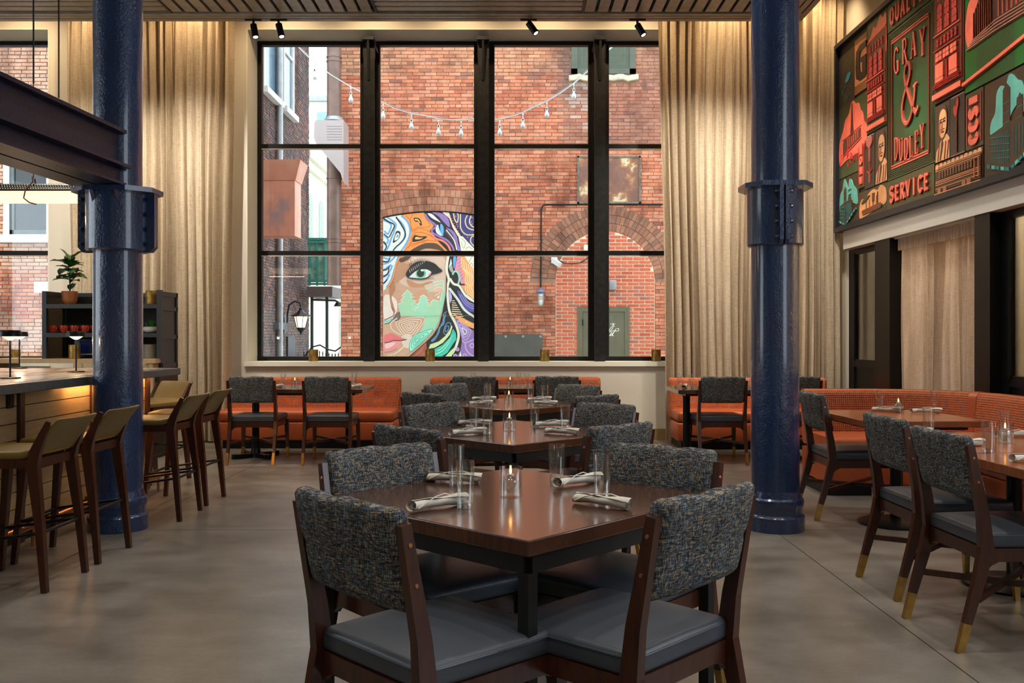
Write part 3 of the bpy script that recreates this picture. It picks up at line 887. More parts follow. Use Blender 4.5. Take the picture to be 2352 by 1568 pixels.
class Paint:
    """flat shapes laid layer on layer on a surface; frame(a, b, h)"""
    def __init__(s, frame, step=.0008, mb=None):
        s.mb = mb or MB(); s.fr = frame; s.k = 0; s.step = step; s.base = 0; s.raised = True
    def lift(s, th):
        if not s.base and not th: return 0
        if th > s.base: s.base = th if s.keep else s.base
        else: th = s.base+.0002; s.base = th
        return th
    keep = False
    def h(s): s.k += 1; return s.k*s.step
    def poly(s, pts, col, th=None):
        h = s.h(); th = s.lift(th or 0)
        if th:
            s.mb.prism(pts, lambda a, b, q: s.fr(a, b, h+th*q), col); return
        tri = tessellate_polygon([[Vector((a, b, 0)) for a, b in pts]])
        s.mb.add([s.fr(a, b, h) for a, b in pts], [tuple(t) for t in tri], col)
    def curve(s, pts, n=6, closed=False):
        out = []; m = len(pts)
        g = (lambda i: pts[i % m]) if closed else (lambda i: pts[max(0, min(m-1, i))])
        for i in range(m if closed else m-1):
            p0, p1, p2, p3 = g(i-1), g(i), g(i+1), g(i+2)
            for k in range(n):
                t = k/n
                out.append(tuple(.5*(2*p1[j]+(p2[j]-p0[j])*t+(2*p0[j]-5*p1[j]+4*p2[j]-p3[j])*t*t+(3*p1[j]-p0[j]-3*p2[j]+p3[j])*t**3) for j in (0, 1)))
        if not closed: out.append(tuple(pts[-1]))
        return out
    def blob(s, pts, col, th=None, n=5): s.poly(s.curve(pts, n, True), col, th)
    def line(s, pts, w, col, closed=False, smooth=True, th=0, w1=None):
        c = s.curve(pts, 5, closed) if smooth and len(pts) > 2 else list(pts)
        if closed: c = c+[c[0]]
        h = s.h(); n = len(c); L_, R_ = [], []; th = s.lift(th)
        for i in range(n):
            a = c[max(i-1, 0)] if not closed else c[(i-1) % (n-1)]; b = c[min(i+1, n-1)] if not closed else c[(i+1) % (n-1)]
            dx, dy = b[0]-a[0], b[1]-a[1]; l = math.hypot(dx, dy) or 1
            ww = w if w1 is None else w+(w1-w)*i/(n-1)
            nx, ny = -dy/l*ww/2, dx/l*ww/2
            L_.append((c[i][0]+nx, c[i][1]+ny)); R_.append((c[i][0]-nx, c[i][1]-ny))
        if th:
            vs = [s.fr(*p, h+th) for p in L_]+[s.fr(*p, h+th) for p in R_]+[s.fr(*p, 0) for p in L_]+[s.fr(*p, 0) for p in R_]
            fs = []
            for i in range(n-1):
                fs += [(i, n+i, n+i+1, i+1), (i, i+1, 2*n+i+1, 2*n+i), (n+i, 3*n+i, 3*n+i+1, n+i+1)]
            fs += [(0, 2*n, 3*n, n), (n-1, 2*n-1, 4*n-1, 3*n-1)]
            s.mb.add(vs, fs, col); return
        s.mb.add([s.fr(*p, h) for p in L_]+[s.fr(*p, h) for p in R_], [(i, n+i, n+i+1, i+1) for i in range(n-1)], col)
    def dot(s, x, y, r, col, th=None, n=10): s.poly([(x+r*math.cos(2*PI*i/n), y+r*math.sin(2*PI*i/n)) for i in range(n)], col, th)

# lettering on the door (white script seen beside the post)
D0 = Paint(lambda a, b, h: (fx(1380+a/28.5), FA-.029-h, fz(730+b/28.5)), .0003)
CR = (.85, .84, .72)
D0.line([(800,330),(740,500)], 38, CR, smooth=False); D0.line([(780,430),(930,370)], 34, CR, smooth=False); D0.line([(800,420),(870,570)], 44, CR, smooth=False)
D0.dot(660, 382, 32, CR)
D0.line([(450,1000),(560,760),(700,580),(780,560),(770,660),(680,780),(560,860)], 34, CR)
D0.line([(560,900),(690,930),(640,1050),(570,1140),(620,1160),(740,1040),(880,880),(1000,690)], 42, CR)
D0.line([(900,860),(780,1030),(740,1140),(820,1170)], 50, CR)
D0.line([(700,870),(800,830),(960,850),(1090,860),(1170,780),(1150,700),(1090,680),(1070,730)], 34, CR)
D0.mb.build('painted_lettering', M['mural'], dor, attr=True)
# small fittings of the facade
def onbox(name, label, cat, px0, px1, py0, py1, d, m, r=.01):
    m_ = MB(); m_.rbox((fx(px0)+fx(px1))/2, FA-d/2-.014, (fz(py0)+fz(py1))/2, abs(fx(px1)-fx(px0)), d, abs(fz(py0)-fz(py1)), r, 1, 1, 1, 2)
    return tag(m_.build(name, m, None, 40), label, cat)
onbox('junction_box', 'grey metal junction box on the newer brick beside the post', 'junction box', 1399, 1414, 644, 666, .12, M['steel'])
onbox('junction_box', 'small cream box set high in the newer brick arch', 'junction box', 1340, 1352, 563, 576, .08, M['creamstone'])
rp = thing('rusted_plate', 'large rusted square plate with peeling cream paint on the facade', 'metal plate', (0, 0, 0))
m_ = MB(); m_.box(fx(1329), fx(1468), FA-.035, FA-.02, fz(465), fz(362)); m_.build('sheet', M['rustpanel'], rp)
m_ = MB()
for a, c, e, f in ((1326, 1330, 359, 468), (1467, 1471, 359, 468), (1326, 1471, 359, 363), (1326, 1471, 464, 468)): m_.box(fx(a), fx(c), FA-.05, FA-.012, fz(f), fz(e))
m_.build('rim', simple('dull_iron', (.16, .13, .10), .6, nscale=9, amt=.4), rp)
gp = thing('grey_plate', 'low dark grey metal plate with bolts on the facade', 'metal plate', (0, 0, 0))
m_ = MB(); m_.box(fx(1120), fx(1246), FA-.045, FA-.012, fz(900), fz(767)); m_.build('sheet', simple('dark_zinc', (.085,.083,.07), .55, nscale=3, amt=.25), gp)
bo = MB(); bo.cyl((0, 0, 0), (0, -.012, 0), .03, .024, n=10); bo.cyl((0, -.012, 0), (0, -.024, 0), .014, n=6); bom = bo.mesh('bolt', M['steel'])
for px in (1161.5, 1201.5, 1241.5): place('bolt', bom, gp, (fx(px), FA-.045, fz(773)))
# conduit and jelly-jar wall lamp
m_ = MB(); m_.tube([P(1535, 469, FA-.03), P(1254, 469.5, FA-.03), P(1246, 472, FA-.03), P(1243, 480, FA-.03), P(1242, 664, FA-.03)], .014, 8)
tag(m_.build('conduit', M['satin'], None, 50), 'thin black conduit bent down the brick to the wall lamp', 'conduit')
jl = thing('wall_lamp', 'caged jelly jar wall lamp with a blue grey cap on the facade', 'wall lamp', (fx(1241.5), FA-.16, fz(668)))
m_ = MB(); m_.lathe([(0, .06), (.025, .055), (.03, .03), (.07, .01), (.09, -.01), (.10, -.03), (.07, -.035), (.065, -.06), (0, -.06)], 20); m_.box(-.02, .02, .0, .15, .0, .03)
m_.build('cap', simple('blue_grey_enamel', (.13,.15,.24), .35), jl, 40)
m_ = MB(); m_.lathe([(.055, -.05), (.055, -.22), (.045, -.27), (.02, -.295), (0, -.30)], 20); m_.build('jar', M['opal'], jl, 40)
m_ = MB()
for k in range(4): a = k*PI/2+PI/4; m_.tube([(math.cos(a)*r, math.sin(a)*r, z) for r, z in ((.062, -.05), (.062, -.22), (.05, -.28), (0, -.31))], .0055, 6)
for z in (-.12, -.16): m_.tube([(.063*math.cos(t*PI/8), .063*math.sin(t*PI/8), z) for t in range(17)], .0055, 6)
m_.build('cage', M['steel'], jl, 50)
# floodlight / camera
sl = thing('security_light', 'white security floodlight beside the brick arch', 'security light', (fx(1273), FA-.02, fz(598)))
m_ = MB(); m_.rbox(0, 0, 0, .12, .04, .12, .01, 1, 1, 1, 2); m_.build('mount', M['whitepaint'], sl, 40)
m_ = MB(); m_.bar((-.02, -.05, .0), (.10, -.16, -.10), .085, .085); m_.build('head', M['whitepaint'], sl)
m_ = MB(); m_.tube([(.05, -.02, .0), (.12, -.02, -.02), (.2, -.02, -.06), (.35, -.02, -.07), (.5, -.02, -.05), (.62, -.02, .02), (.67, -.02, .08)], .008, 6)
m_.build('cable', M['satin'], sl, 50)

# ---- mural on boards in the blind arch
def A_(x, y): return (870+x/8.254, 470+y/8.254)
def B_(x, y): return (870+x/7.84, 640+y/7.84)
mu = thing('face_mural', 'painted mural of a woman\'s green eyed face with patterned hair', 'mural', (0, 0, 0))
m_ = MB(); tp = [(u, mur_top(u)) for u in [MUR0+(MUR1-MUR0)*k/20 for k in range(21)]]
m_.prism([(MUR1, .4), (MUR0, .4)]+tp, lambda a, b, q: (a, FA-.002-.02*q, b)); m_.build('board', simple('mural_board', (.72,.52,.40), .7), mu)
m_ = MB(); m_.tube([(u, FA-.03, z) for u, z in tp], .014, 6); m_.build('edge_strip', M['satin'], mu)
XR = fx(1117)
def mf(a, b, h):
    x = min(max(fx(a), MUR0+.004), XR); z = fz(b)
    return (x, FA-.0225-h, min(z, mur_top(x)-.004))
mp = Paint(mf, .00008)
K = (.02,.017,.015); WH = (.80,.80,.72); SK = (.64,.36,.23); SK2 = (.74,.50,.37); BR = (.40,.17,.09); OR = (.90,.30,.07); DO = (.60,.13,.02)
BL = (.13,.38,.68); LB = (.45,.72,.85); PU = (.30,.17,.42); NV = (.045,.045,.17); TAN = (.78,.56,.30); CO = (.88,.22,.17); MI = (.32,.72,.50); TE = (.02,.48,.30); LV = (.55,.40,.68); CRM = (.82,.76,.60); YG = (.62,.74,.36)
def pa(l, f=A_): return [f(x, y) for x, y in l]
# skin
mp.poly(pa([(75,260),(600,155),(1150,128),(1500,155),(1960,215)])+pa([(1950,1520),(60,1520),(60,0)], B_), SK)
mp.blob(pa([(420,1000),(700,900),(1150,950),(1310,1150),(1290,1400),(1000,1500),(600,1560),(350,1400)]), SK2)
mp.blob(pa([(95,330),(220,300),(330,420),(300,640),(110,740)], B_), (.86,.70,.60))
mp.blob(pa([(300,1060),(520,1040),(640,1120),(560,1300),(430,1420),(300,1500),(250,1400)]), (.56,.27,.15))
mp.blob(pa([(460,1000),(600,980),(640,1080),(520,1120)]), (.66,.38,.25))
mp.blob(pa([(540,1420),(760,1500),(980,1450),(1030,1500),(860,1560),(640,1568),(560,1520)]), (.58,.27,.14))
mp.blob(pa([(190,120),(270,40),(300,200),(235,330),(270,480),(300,590),(265,600),(215,460)], B_), (.50,.22,.11))
mp.blob(pa([(330,350),(520,330),(800,200),(900,330),(700,500),(420,420)], B_), (.66,.32,.18))
mp.blob(pa([(400,1060),(560,1000),(640,1200),(480,1240)], B_), (.80,.62,.50))
# nose, lips
mp.line(pa([(230,500),(275,600),(265,660),(200,700),(105,745)], B_), 2.2, (.25,.11,.07))
mp.blob(pa([(300,640),(360,600),(392,660),(350,730),(290,752),(262,730)], B_), (.22,.12,.10))
mp.blob(pa([(290,720),(340,690),(330,735)], B_), (.25,.45,.38))
mp.blob(pa([(105,755),(180,735),(250,700),(260,720),(190,790),(105,815)], B_), (.32,.58,.48))
mp.line(pa([(290,745),(330,752),(375,715),(390,665),(372,600)], B_), 1.4, K)
mp.line(pa([(105,815),(190,795),(255,728)], B_), 1.4, K)
mp.blob(pa([(105,1010),(165,1000),(215,975),(270,995),(380,1050),(500,1092),(400,1110),(230,1115),(105,1150)], B_), (.80,.17,.17))
mp.blob(pa([(105,1155),(230,1120),(420,1110),(380,1170),(320,1250),(210,1300),(105,1310)], B_), (.84,.30,.28))
mp.blob(pa([(120,1180),(220,1150),(300,1160),(220,1230),(130,1260)], B_), (.90,.55,.50))
mp.line(pa([(105,1152),(200,1135),(260,1112),(400,1112),(505,1092)], B_), 1.8, K)
mp.line(pa([(105,1325),(220,1310),(330,1255)], B_), 1.6, (.45,.20,.14))
# mint cheek field with two firs
mp.poly(pa([(360,510),(420,470),(470,330),(515,200),(610,290),(600,400),(690,440),(700,500),(720,440),(760,330),(805,290),(860,350),(890,470),(930,450),(980,375),(1060,395),(1090,430),(1130,250),(1190,60),(1205,320),(1140,560),(1085,760),(1010,920),(900,960),(740,980),(820,800),(850,690),(392,675),(380,590)], B_), (.36,.66,.42))
mp.poly(pa([(820,130),(1000,60),(1210,0),(1212,200),(1130,240),(960,240),(850,190)], B_), (.80,.46,.32))
for off in (0, 60, 120):
    mp.line(pa([(830+off*.4,130+off),(960+off*.3,85+off*.9),(1080,30+off*.9),(1160,30+off),(1190,90+off)], B_), 2.0, MI); mp.line(pa([(1000,75+off*.9),(1090,45+off*.9),(1160,50+off),(1178,110+off)], B_), 1.2, CRM)
f1 = [(350,500),(385,480),(340,468),(455,395),(380,402),(465,315),(410,320),(515,200),(610,290),(560,320),(655,330),(575,370),(690,400),(575,460),(700,520),(590,530),(650,575),(720,562)]
mp.poly(pa(f1+[(560,640),(400,640)], B_), (.40,.66,.40)); mp.line(pa(f1, B_), 1.5, CRM, smooth=False)
f2 = [(650,545),(730,490),(690,470),(750,400),(715,390),(760,340),(735,330),(805,290),(880,345),(850,360),(905,385),(860,410),(915,440),(870,460),(915,495),(940,420),(980,378),(1060,395),(1080,412),(1110,395),(1135,270),(1110,250),(1010,310)]
mp.poly(pa(f2[:15]+[(860,600),(700,600)], B_), (.38,.68,.46)); mp.line(pa(f2, B_), 1.5, CRM, smooth=False)
mp.blob(pa([(1050,335),(1095,295),(1085,355)], B_), CRM)
for i in range(4): mp.line(pa([(900+i*38,640-i*40),(880+i*45,760),(820+i*60,900)], B_), .8, (.55,.70,.36))
for i in range(3): mp.line(pa([(930-i*25,600),(960,480-i*25),(1010,450-i*25),(1060+i*15,560),(1050+i*10,700)], B_), .8, (.60,.70,.38))
for k, s_ in enumerate((1, .78, .56, .34, .16)):
    q = [(830,712),(740,880),(600,1060),(470,1030),(380,930),(310,800),(420,745),(600,700)]
    cx_, cy_ = 545, 860
    mp.line(pa([(cx_+(x-cx_)*s_, cy_+(y-cy_)*s_) for x, y in q], B_), 1.5, (.88,.74,.58), closed=True)
mp.line(pa([(330,720),(240,770),(215,840),(260,930),(400,1010)], B_), 2, (.86,.68,.52))
for k in range(3): mp.line(pa([(120+k*60,1430),(200+k*50,1370-k*10),(330+k*20,1330-k*20),(430+k*14,1250-k*25),(470+k*10,1210-k*25)], B_), 1.4, (.84,.66,.48))
for k, s_ in enumerate((1, .72, .46, .22)):
    q = [(975,905),(860,1060),(700,1210),(575,1305),(558,1180),(620,1050),(720,985)]; cx_, cy_ = 690, 1110
    qq = [(cx_+(x-cx_)*s_, cy_+(y-cy_)*s_) for x, y in q]
    if k == 0: mp.blob(pa(qq, B_), (.45,.80,.62))
    mp.line(pa(qq, B_), 1.6, TE, closed=True)
for k in range(6): mp.dot(*B_(545-k*17, 1325+k*17), .7, TE)
# orange hair front
orp = [(430,215),(600,165),(860,150),(905,250),(1000,340),(1048,410),(968,500),(1010,590),(1110,670),(1240,770),(1315,900),(1000,840),(760,800),(620,880),(480,900),(560,700),(600,560),(590,420),(530,300)]
mp.blob(pa(orp), OR, n=3)
for q in ([(650,180),(600,300),(640,480),(740,430),(880,430),(980,400),(900,260),(860,170)], [(520,215),(600,300),(610,400),(640,520),(760,450),(900,480),(960,520)],
          [(640,610),(600,740),(560,830)], [(620,640),(700,530),(860,540),(1000,600),(1090,690),(930,680),(760,730),(620,800)], [(590,750),(660,700),(760,690),(950,670)], [(500,870),(600,770),(760,720),(900,720)]):
    mp.line(pa(q), 1.4, DO)
mp.blob(pa([(665,255),(750,255),(800,300),(820,390),(785,390),(755,330),(690,320)]), K); mp.blob(pa([(685,272),(750,280),(785,330),(790,360),(740,305),(695,300)]), (.92,.45,.14))
mp.blob(pa([(640,700),(680,580),(780,600),(915,605),(870,650),(760,690)]), K); mp.blob(pa([(690,655),(710,610),(790,625),(850,620),(780,655)]), (.92,.45,.14))
mp.blob(pa([(600,880),(740,790),(900,730),(1080,735),(1180,800),(1250,890),(1100,850),(900,830),(760,880),(640,930)]), (.10,.055,.03))
mp.blob(pa([(385,1030),(480,990),(620,960),(560,1040),(470,1080),(410,1085)]), (.10,.055,.03))
for x, y in ((582,1078),(632,1048),(690,1020)): mp.dot(*A_(x, y), 1.5, (.9,.75,.6))
# blue hair
mp.poly(pa([(70,250),(250,225),(420,195),(540,300),(600,430),(605,570),(560,700),(470,870),(390,1000),(330,1120),(290,1280),(250,1420),(170,1568),(70,1640)]), WH)
blue = [[(90,300),(190,340),(240,400),(200,520),(170,560),(110,500)], [(85,560),(180,660),(150,740),(95,700)], [(160,240),(250,300),(330,380),(290,520),(240,640),(200,760),(150,860),(95,880)],
        [(330,250),(440,350),(500,480),(480,640),(400,740),(300,840),(260,900)], [(430,215),(540,320),(590,450),(585,590),(520,740),(430,880),(370,1000),(320,1150),(280,1300),(230,1450),(150,1568)],
        [(90,1000),(180,1030),(230,980)], [(85,1130),(200,1090),(290,1010),(320,960)], [(85,1250),(180,1180),(240,1140)], [(85,1380),(170,1320),(230,1230),(260,1150)], [(85,1500),(150,1430),(210,1320)]]
for q in blue: mp.line(pa(q), 3.6, BL)
for q in ([(90,265),(200,330),(300,390),(250,520),(190,620),(100,550)], [(330,235),(430,380),(500,520),(500,620),(420,730),(330,800),(280,870)], [(85,700),(150,790),(110,870)], [(85,1080),(170,1080),(220,1020)], [(85,1240),(150,1230),(215,1165)], [(90,1360),(170,1310),(200,1200)], [(85,1500),(140,1450),(165,1410)]):
    mp.line(pa(q), 3.6, K, w1=2.0)
mp.blob(pa([(270,720),(300,600),(340,505),(410,520),(400,620),(340,690)]), K); mp.blob(pa([(300,680),(325,570),(370,535),(395,580),(370,650)]), WH); mp.blob(pa([(335,620),(350,570),(380,580),(365,620)]), BL)
mp.line(pa([(470,880),(400,1000),(330,1130),(300,1290),(250,1440),(170,1580)]), 3.2, OR)
# right-hand hair mass
mp.poly(pa([(860,140),(1150,120),(1500,150),(1960,215)])+pa([(1950,1520),(500,1520),(520,1430),(950,1050),(1085,850),(1150,600),(1215,250),(1215,0)], B_)+pa([(1285,1250),(1320,1000),(1310,880),(1100,665),(970,500),(1050,400),(900,250)]), K)
mp.line(pa([(880,180),(950,290),(1060,370),(1090,420),(1010,480),(1030,540),(1140,600),(1300,680),(1400,800),(1430,900)]), 4.5, PU)
mp.line(pa([(990,540),(1080,640),(1220,690),(1320,780),(1370,900)]), 4.6, CO)
mp.blob(pa([(930,170),(1010,180),(1100,260),(1175,340),(1110,310),(1000,250)]), WH)
mp.blob(pa([(1010,150),(1170,160),(1290,230),(1340,330),(1340,430),(1230,330),(1130,220)]), PU); mp.blob(pa([(1280,440),(1400,490),(1480,600),(1510,740),(1560,880),(1500,900),(1450,720),(1390,560)]), PU)
mp.blob(pa([(1170,370),(1220,400),(1235,500),(1215,600),(1175,520)]), BL); mp.blob(pa([(1120,380),(1150,470),(1200,590),(1110,550),(1080,470)]), WH)
for k in range(5): mp.line(pa([(1090+k*12,420+k*30),(1150+k*10,440+k*30)]), .9, BL, smooth=False)
for k in range(9): mp.line(pa([(1250+k*22,520+k*26),(1300+k*17,480+k*35)]), .8, PU, smooth=False)
mp.line(pa([(1280,480),(1370,590),(1440,700),(1480,860)]), 2.4, CRM)
mp.poly(pa([(1205,148),(1330,150),(1400,350),(1480,480),(1560,600),(1500,600),(1400,430),(1340,260)]), CRM)
for k in range(9): mp.line(pa([(1260+k*33,175+k*52),(1345+k*24,165+k*47)]), 1.2, CO, smooth=False)
mp.poly(pa([(1370,150),(1960,215),(1960,900),(1810,850),(1600,600),(1500,430),(1430,300)]), NV)
for q in ([(1420,165),(1440,280),(1490,340),(1510,220),(1490,165)], [(1550,180),(1550,300),(1560,460),(1660,570),(1830,560),(1940,500)], [(1680,205),(1640,310),(1680,430),(1790,480),(1900,470)], [(1750,215),(1720,330),(1780,420),(1880,430)], [(1950,620),(1780,600),(1740,700),(1810,790)]):
    mp.line(pa(q), 2.6, TAN)
for x, y in ((1460,225),(1487,380),(1497,420),(1770,250),(1752,330),(1770,370),(1687,620)): mp.dot(*A_(x, y), 1.4, CO)
mp.poly(pa([(1510,600),(1590,600),(1700,720),(1830,850),(1950,950),(1950,1300),(1800,1240),(1700,1130),(1620,980),(1560,870)]), CRM)
for q in ([(1570,640),(1640,720),(1610,830),(1560,700)], [(1650,860),(1700,800),(1780,850)], [(1700,1110),(1760,1000),(1800,980)], [(1720,1150),(1760,1110),(1790,1170)]): mp.line(pa(q), 1.0, (.25,.25,.2))
mp.poly(pa([(1550,980),(1640,990),(1720,1130),(1830,1250),(1960,1330)])+pa([(1960,420),(1700,360),(1560,250),(1480,120),(1560,120)], B_)+pa([(1620,1500),(1530,1250)]), (.88,.36,.12))
for k in range(6): mp.line(pa([(1570+k*42,1010+k*40),(1580+k*45,1180+k*20),(1660+k*30,1300+k*20),(1640+k*40,1440),(1700+k*30,1540)]), 1.6, (.93,.72,.42))
for k in range(4): mp.line(pa([(1560+k*35,130),(1570+k*40,230),(1640+k*30,330-k*20),(1750,370-k*50)], B_), 1.6, (.93,.72,.42))
mp.poly(pa([(1490,980),(1560,980),(1540,1180),(1600,1340),(1640,1500),(1560,1500),(1510,1300),(1440,1230)]), (.80,.28,.36))
for k in range(7): mp.line(pa([(1480+k*14,1060+k*60),(1560+k*8,1010+k*60)]), 1.2, PU, smooth=False)
mp.blob(pa([(1425,980),(1470,1000),(1450,1150),(1425,1210),(1410,1080)]), BL)
mp.blob(pa([(1370,1030),(1350,1120),(1330,1180),(1360,1260),(1420,1300),(1400,1180)]), WH)
for k in range(7): mp.line(pa([(1330+k*8,1200+k*18),(1390+k*6,1130+k*18)]), 1.0, K, smooth=False)
mp.line(pa([(1400,1330),(1440,1265),(1500,1290),(1530,1400),(1510,1500)]), 4.2, (.35,.62,.50))
# cream strands
mp.line(pa([(1320,980),(1300,1100),(1290,1250),(1330,1420)])+pa([(1240,150),(1245,350),(1280,600),(1380,800),(1440,1000),(1400,1200),(1320,1350)], B_), 5.6, CRM)
mp.line(pa([(1350,1400),(1420,1500)])+pa([(1450,130),(1540,270),(1650,370),(1800,440),(1900,470)], B_), 5.4, CRM)
mp.line(pa([(1270,170),(1340,260),(1430,380),(1530,540),(1650,640),(1850,760)], B_), 5.4, (.70,.72,.64))
mp.blob(pa([(1410,230),(1480,240),(1570,370),(1720,460),(1900,520),(1900,600),(1640,590),(1520,480)], B_), (.09,.08,.30))
for k in range(3): mp.line(pa([(1450+k*40,270+k*10),(1530+k*40,420),(1650+k*30,520-k*30),(1850,570-k*40)], B_), 1.1, LV)
for k in range(9): mp.line(pa([(1320-k*1,395+k*38),(1370+k*22,400+k*40)], B_), 2.0, (.86,.70,.42), smooth=False)
mp.blob(pa([(1275,220),(1320,330),(1290,440),(1270,330)], B_), LV)
mp.poly(pa([(1330,620),(1460,680),(1680,790),(1900,860),(1900,960),(1600,860),(1450,760)], B_), (.90,.38,.12))
for x, y in ((1575,780),(1645,820)): mp.dot(*B_(x, y), 1.6, (.95,.7,.3))
mp.poly(pa([(1350,680),(1560,850),(1720,940),(1940,1050),(1940,1520),(1340,1520),(1470,1300),(1500,1120),(1450,900)], B_), PU)
for s_ in (1, .68, .36):
    q = [(1420,760),(1560,850),(1660,940),(1600,1080),(1540,1090),(1480,950)]; cx_, cy_ = 1545, 945
    mp.line(pa([(cx_+(x-cx_)*s_, cy_+(y-cy_)*s_) for x, y in q], B_), 2.0, LV if s_ > .5 else WH, closed=True)
mp.line(pa([(1500,1100),(1560,1150),(1720,1090),(1850,1060)], B_), 2.6, LV); mp.line(pa([(1560,1160),(1570,1260),(1650,1360),(1800,1430)], B_), 2.6, LV)
for x, y, r_ in ((1420,1270,4.5),(1380,1390,5),(1550,1380,5),(1680,1200,6)): mp.dot(*B_(x, y), r_, LV); mp.dot(*B_(x, y), r_*.55, PU)
mp.poly(pa([(1470,1300),(1500,1430),(1440,1430)], B_), CRM)
# steel-blue wave lock, teal leaf, lime strands, red corner
for k in range(4): mp.line(pa([(1230-k*14,590+k*40),(1170,640+k*60),(1180-k*30,760+k*40),(1090,900+k*20),(1040-k*10,1020+k*25),(950,1110+k*8)], B_), 2.2, (.12,.25,.40))
for s_ in (1, .5): mp.line(pa([(1225+(x-1225)*s_, 905+(y-905)*s_) for x, y in ((1290,800),(1300,880),(1240,990),(1180,990),(1180,900),(1230,800))], B_), 1.8, (.15,.32,.48), closed=True)
mp.poly(pa([(930,1180),(1080,1130),(1200,1030),(1290,900),(1310,840),(1330,860),(1290,1000),(1160,1150),(1010,1240),(900,1260)], B_), YG)
mp.poly(pa([(960,1290),(1150,1190),(1280,1060),(1340,900),(1390,980),(1400,1090),(1320,1200),(1240,1330),(1130,1400),(980,1410)], B_), (.06,.55,.38))
for k in range(5): mp.line(pa([(1000+k*20,1390-k*30),(1130+k*14,1340-k*40),(1230+k*20,1230-k*50),(1290+k*16,1110-k*40)], B_), 1.8, (.45,.82,.66) if k % 2 else TE)
mp.poly(pa([(1010,1430),(1200,1400),(1300,1290),(1380,1220),(1340,1340),(1290,1440)], B_), YG)
mp.poly(pa([(540,1430),(860,1140),(880,1430)], B_), (.34,.09,.05))
for s_ in (1, .6, .3): mp.line(pa([(760+(x-760)*s_, 1340+(y-1340)*s_) for x, y in ((850,1170),(850,1400),(640,1400))], B_), 1.7, (.60,.22,.13), closed=True, smooth=False)
mp.line(pa([(1220,0),(1218,250),(1160,580),(1090,840),(950,1050),(520,1430)], B_), 1.3, K)
# eye
mp.blob(pa([(520,1310),(600,1180),(720,1090),(900,1070),(1050,1110),(1150,1200),(1210,1260),(1100,1310),(1010,1330),(900,1390),(700,1400),(560,1385)]), K)
mp.blob(pa([(570,1375),(640,1300),(720,1250),(880,1220),(960,1250),(1000,1290),(930,1370),(820,1400),(680,1395)]), (.72,.76,.68))
mp.blob(pa([(960,1300),(1000,1280),(980,1330),(930,1370)]), (.80,.35,.38))
mp.dot(*A_(800, 1310), 12, (.22,.58,.34), n=20); mp.dot(*A_(870, 1300), 3.6, (.05,.55,.28)); mp.dot(*A_(795, 1305), 8.6, (.03,.03,.02), n=18); mp.dot(*A_(826, 1242), 3.1, (.88,.88,.86))
mp.line(pa([(555,1385),(640,1300),(740,1235),(880,1215),(980,1240)]), 2.4, K)
mp.line(pa([(555,1385),(680,1398),(820,1408),(940,1375),(1010,1310)]), 2.2, K)
for k in range(20):
    t = k/19; x0_, y0_ = 600+520*t, 1180-110*math.sin(PI*min(1, t*1.15))+60*t; a = R(115-95*t)
    mp.line(pa([(x0_, y0_), (x0_+70*math.cos(a)+12, y0_-85*math.sin(a))]), 1.6, K, smooth=False, w1=.3)
for k in range(15):
    t = k/14; x0_, y0_ = 620+400*t, 1402-60*max(0, t-.6)
    mp.line(pa([(x0_, y0_), (x0_-10+50*t, y0_+38)]), 1.2, K, smooth=False, w1=.3)
for k in range(9): mp.line(pa([(600+k*34,1290-k*24),(585+k*34,1230-k*22)]), .8, (.8,.75,.65), smooth=False)
mp.line(pa([(390,675),(1720,665)], B_), .7, (.30,.25,.22), smooth=False)
mp.mb.build('painting', M['mural'], mu, attr=True)

# ---- alley: sooty brick building on the left of the yard
ALX = -5.72
ab = thing('alley_building', 'sooty dark brick building flanking the alley at the left', 'building', (0, 0, 0))
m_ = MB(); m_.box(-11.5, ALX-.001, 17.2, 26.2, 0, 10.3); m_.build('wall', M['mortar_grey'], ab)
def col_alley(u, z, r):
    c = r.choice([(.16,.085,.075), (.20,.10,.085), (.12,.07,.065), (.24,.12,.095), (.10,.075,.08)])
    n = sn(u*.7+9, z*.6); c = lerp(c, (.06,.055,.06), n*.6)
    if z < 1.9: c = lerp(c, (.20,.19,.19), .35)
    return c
def clip_alley(a, c, z):
    if z > 7.0: return [(a, 21.3), (22.7, 23.15), (24.25, c)] if a < 21 else [(a, c)]
    return [(a, c)]
def col_left(u, z, r):
    c = r.choice(RED); n = sn(u+30, z+5)
    if n > .55: c = lerp(c, (.60,.42,.30), .55)
    return c
bk = MB()
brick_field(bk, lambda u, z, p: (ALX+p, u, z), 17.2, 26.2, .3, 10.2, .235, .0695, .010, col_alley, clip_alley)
LW0, LW1, LWZ0, LWZ1 = (20-CX)/FPX*17.2, (120-CX)/FPX*17.2, EYE+(HY-540)/FPX*17.2, EYE+(HY-375)/FPX*17.2
def clip_left(a, c, z): return [(a, LW0-.03), (LW1+.1, c)] if LWZ0-.05 < z < LWZ1+.35 else [(a, c)]
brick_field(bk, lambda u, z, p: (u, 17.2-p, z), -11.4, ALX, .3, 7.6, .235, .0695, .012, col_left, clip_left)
tag(bk.build('brickwork', M['brickattr'], ab, attr=True), kind='stuff')
m_ = MB(); m_.box(LW0-.05, LW0+.06, 17.10, 17.22, LWZ0, LWZ1+.35); m_.box(LW1-.06, LW1+.10, 17.1, 17.22, LWZ0, LWZ1+.35); m_.box(LW0, LW1, 17.1, 17.22, LWZ1+.25, LWZ1+.35)
m_.box(LW0-.1, LW1+.12, 17.04, 17.22, LWZ0-.14, LWZ0)
wfr = m_.build('window_frame', M['whitepaint'], ab)
m_ = MB(); m_.box(LW0+.06, LW1-.06, 17.15, 17.17, LWZ0, LWZ1+.25); m_.build('pane', simple('dark_pane', (.03,.035,.04), .12), wfr)
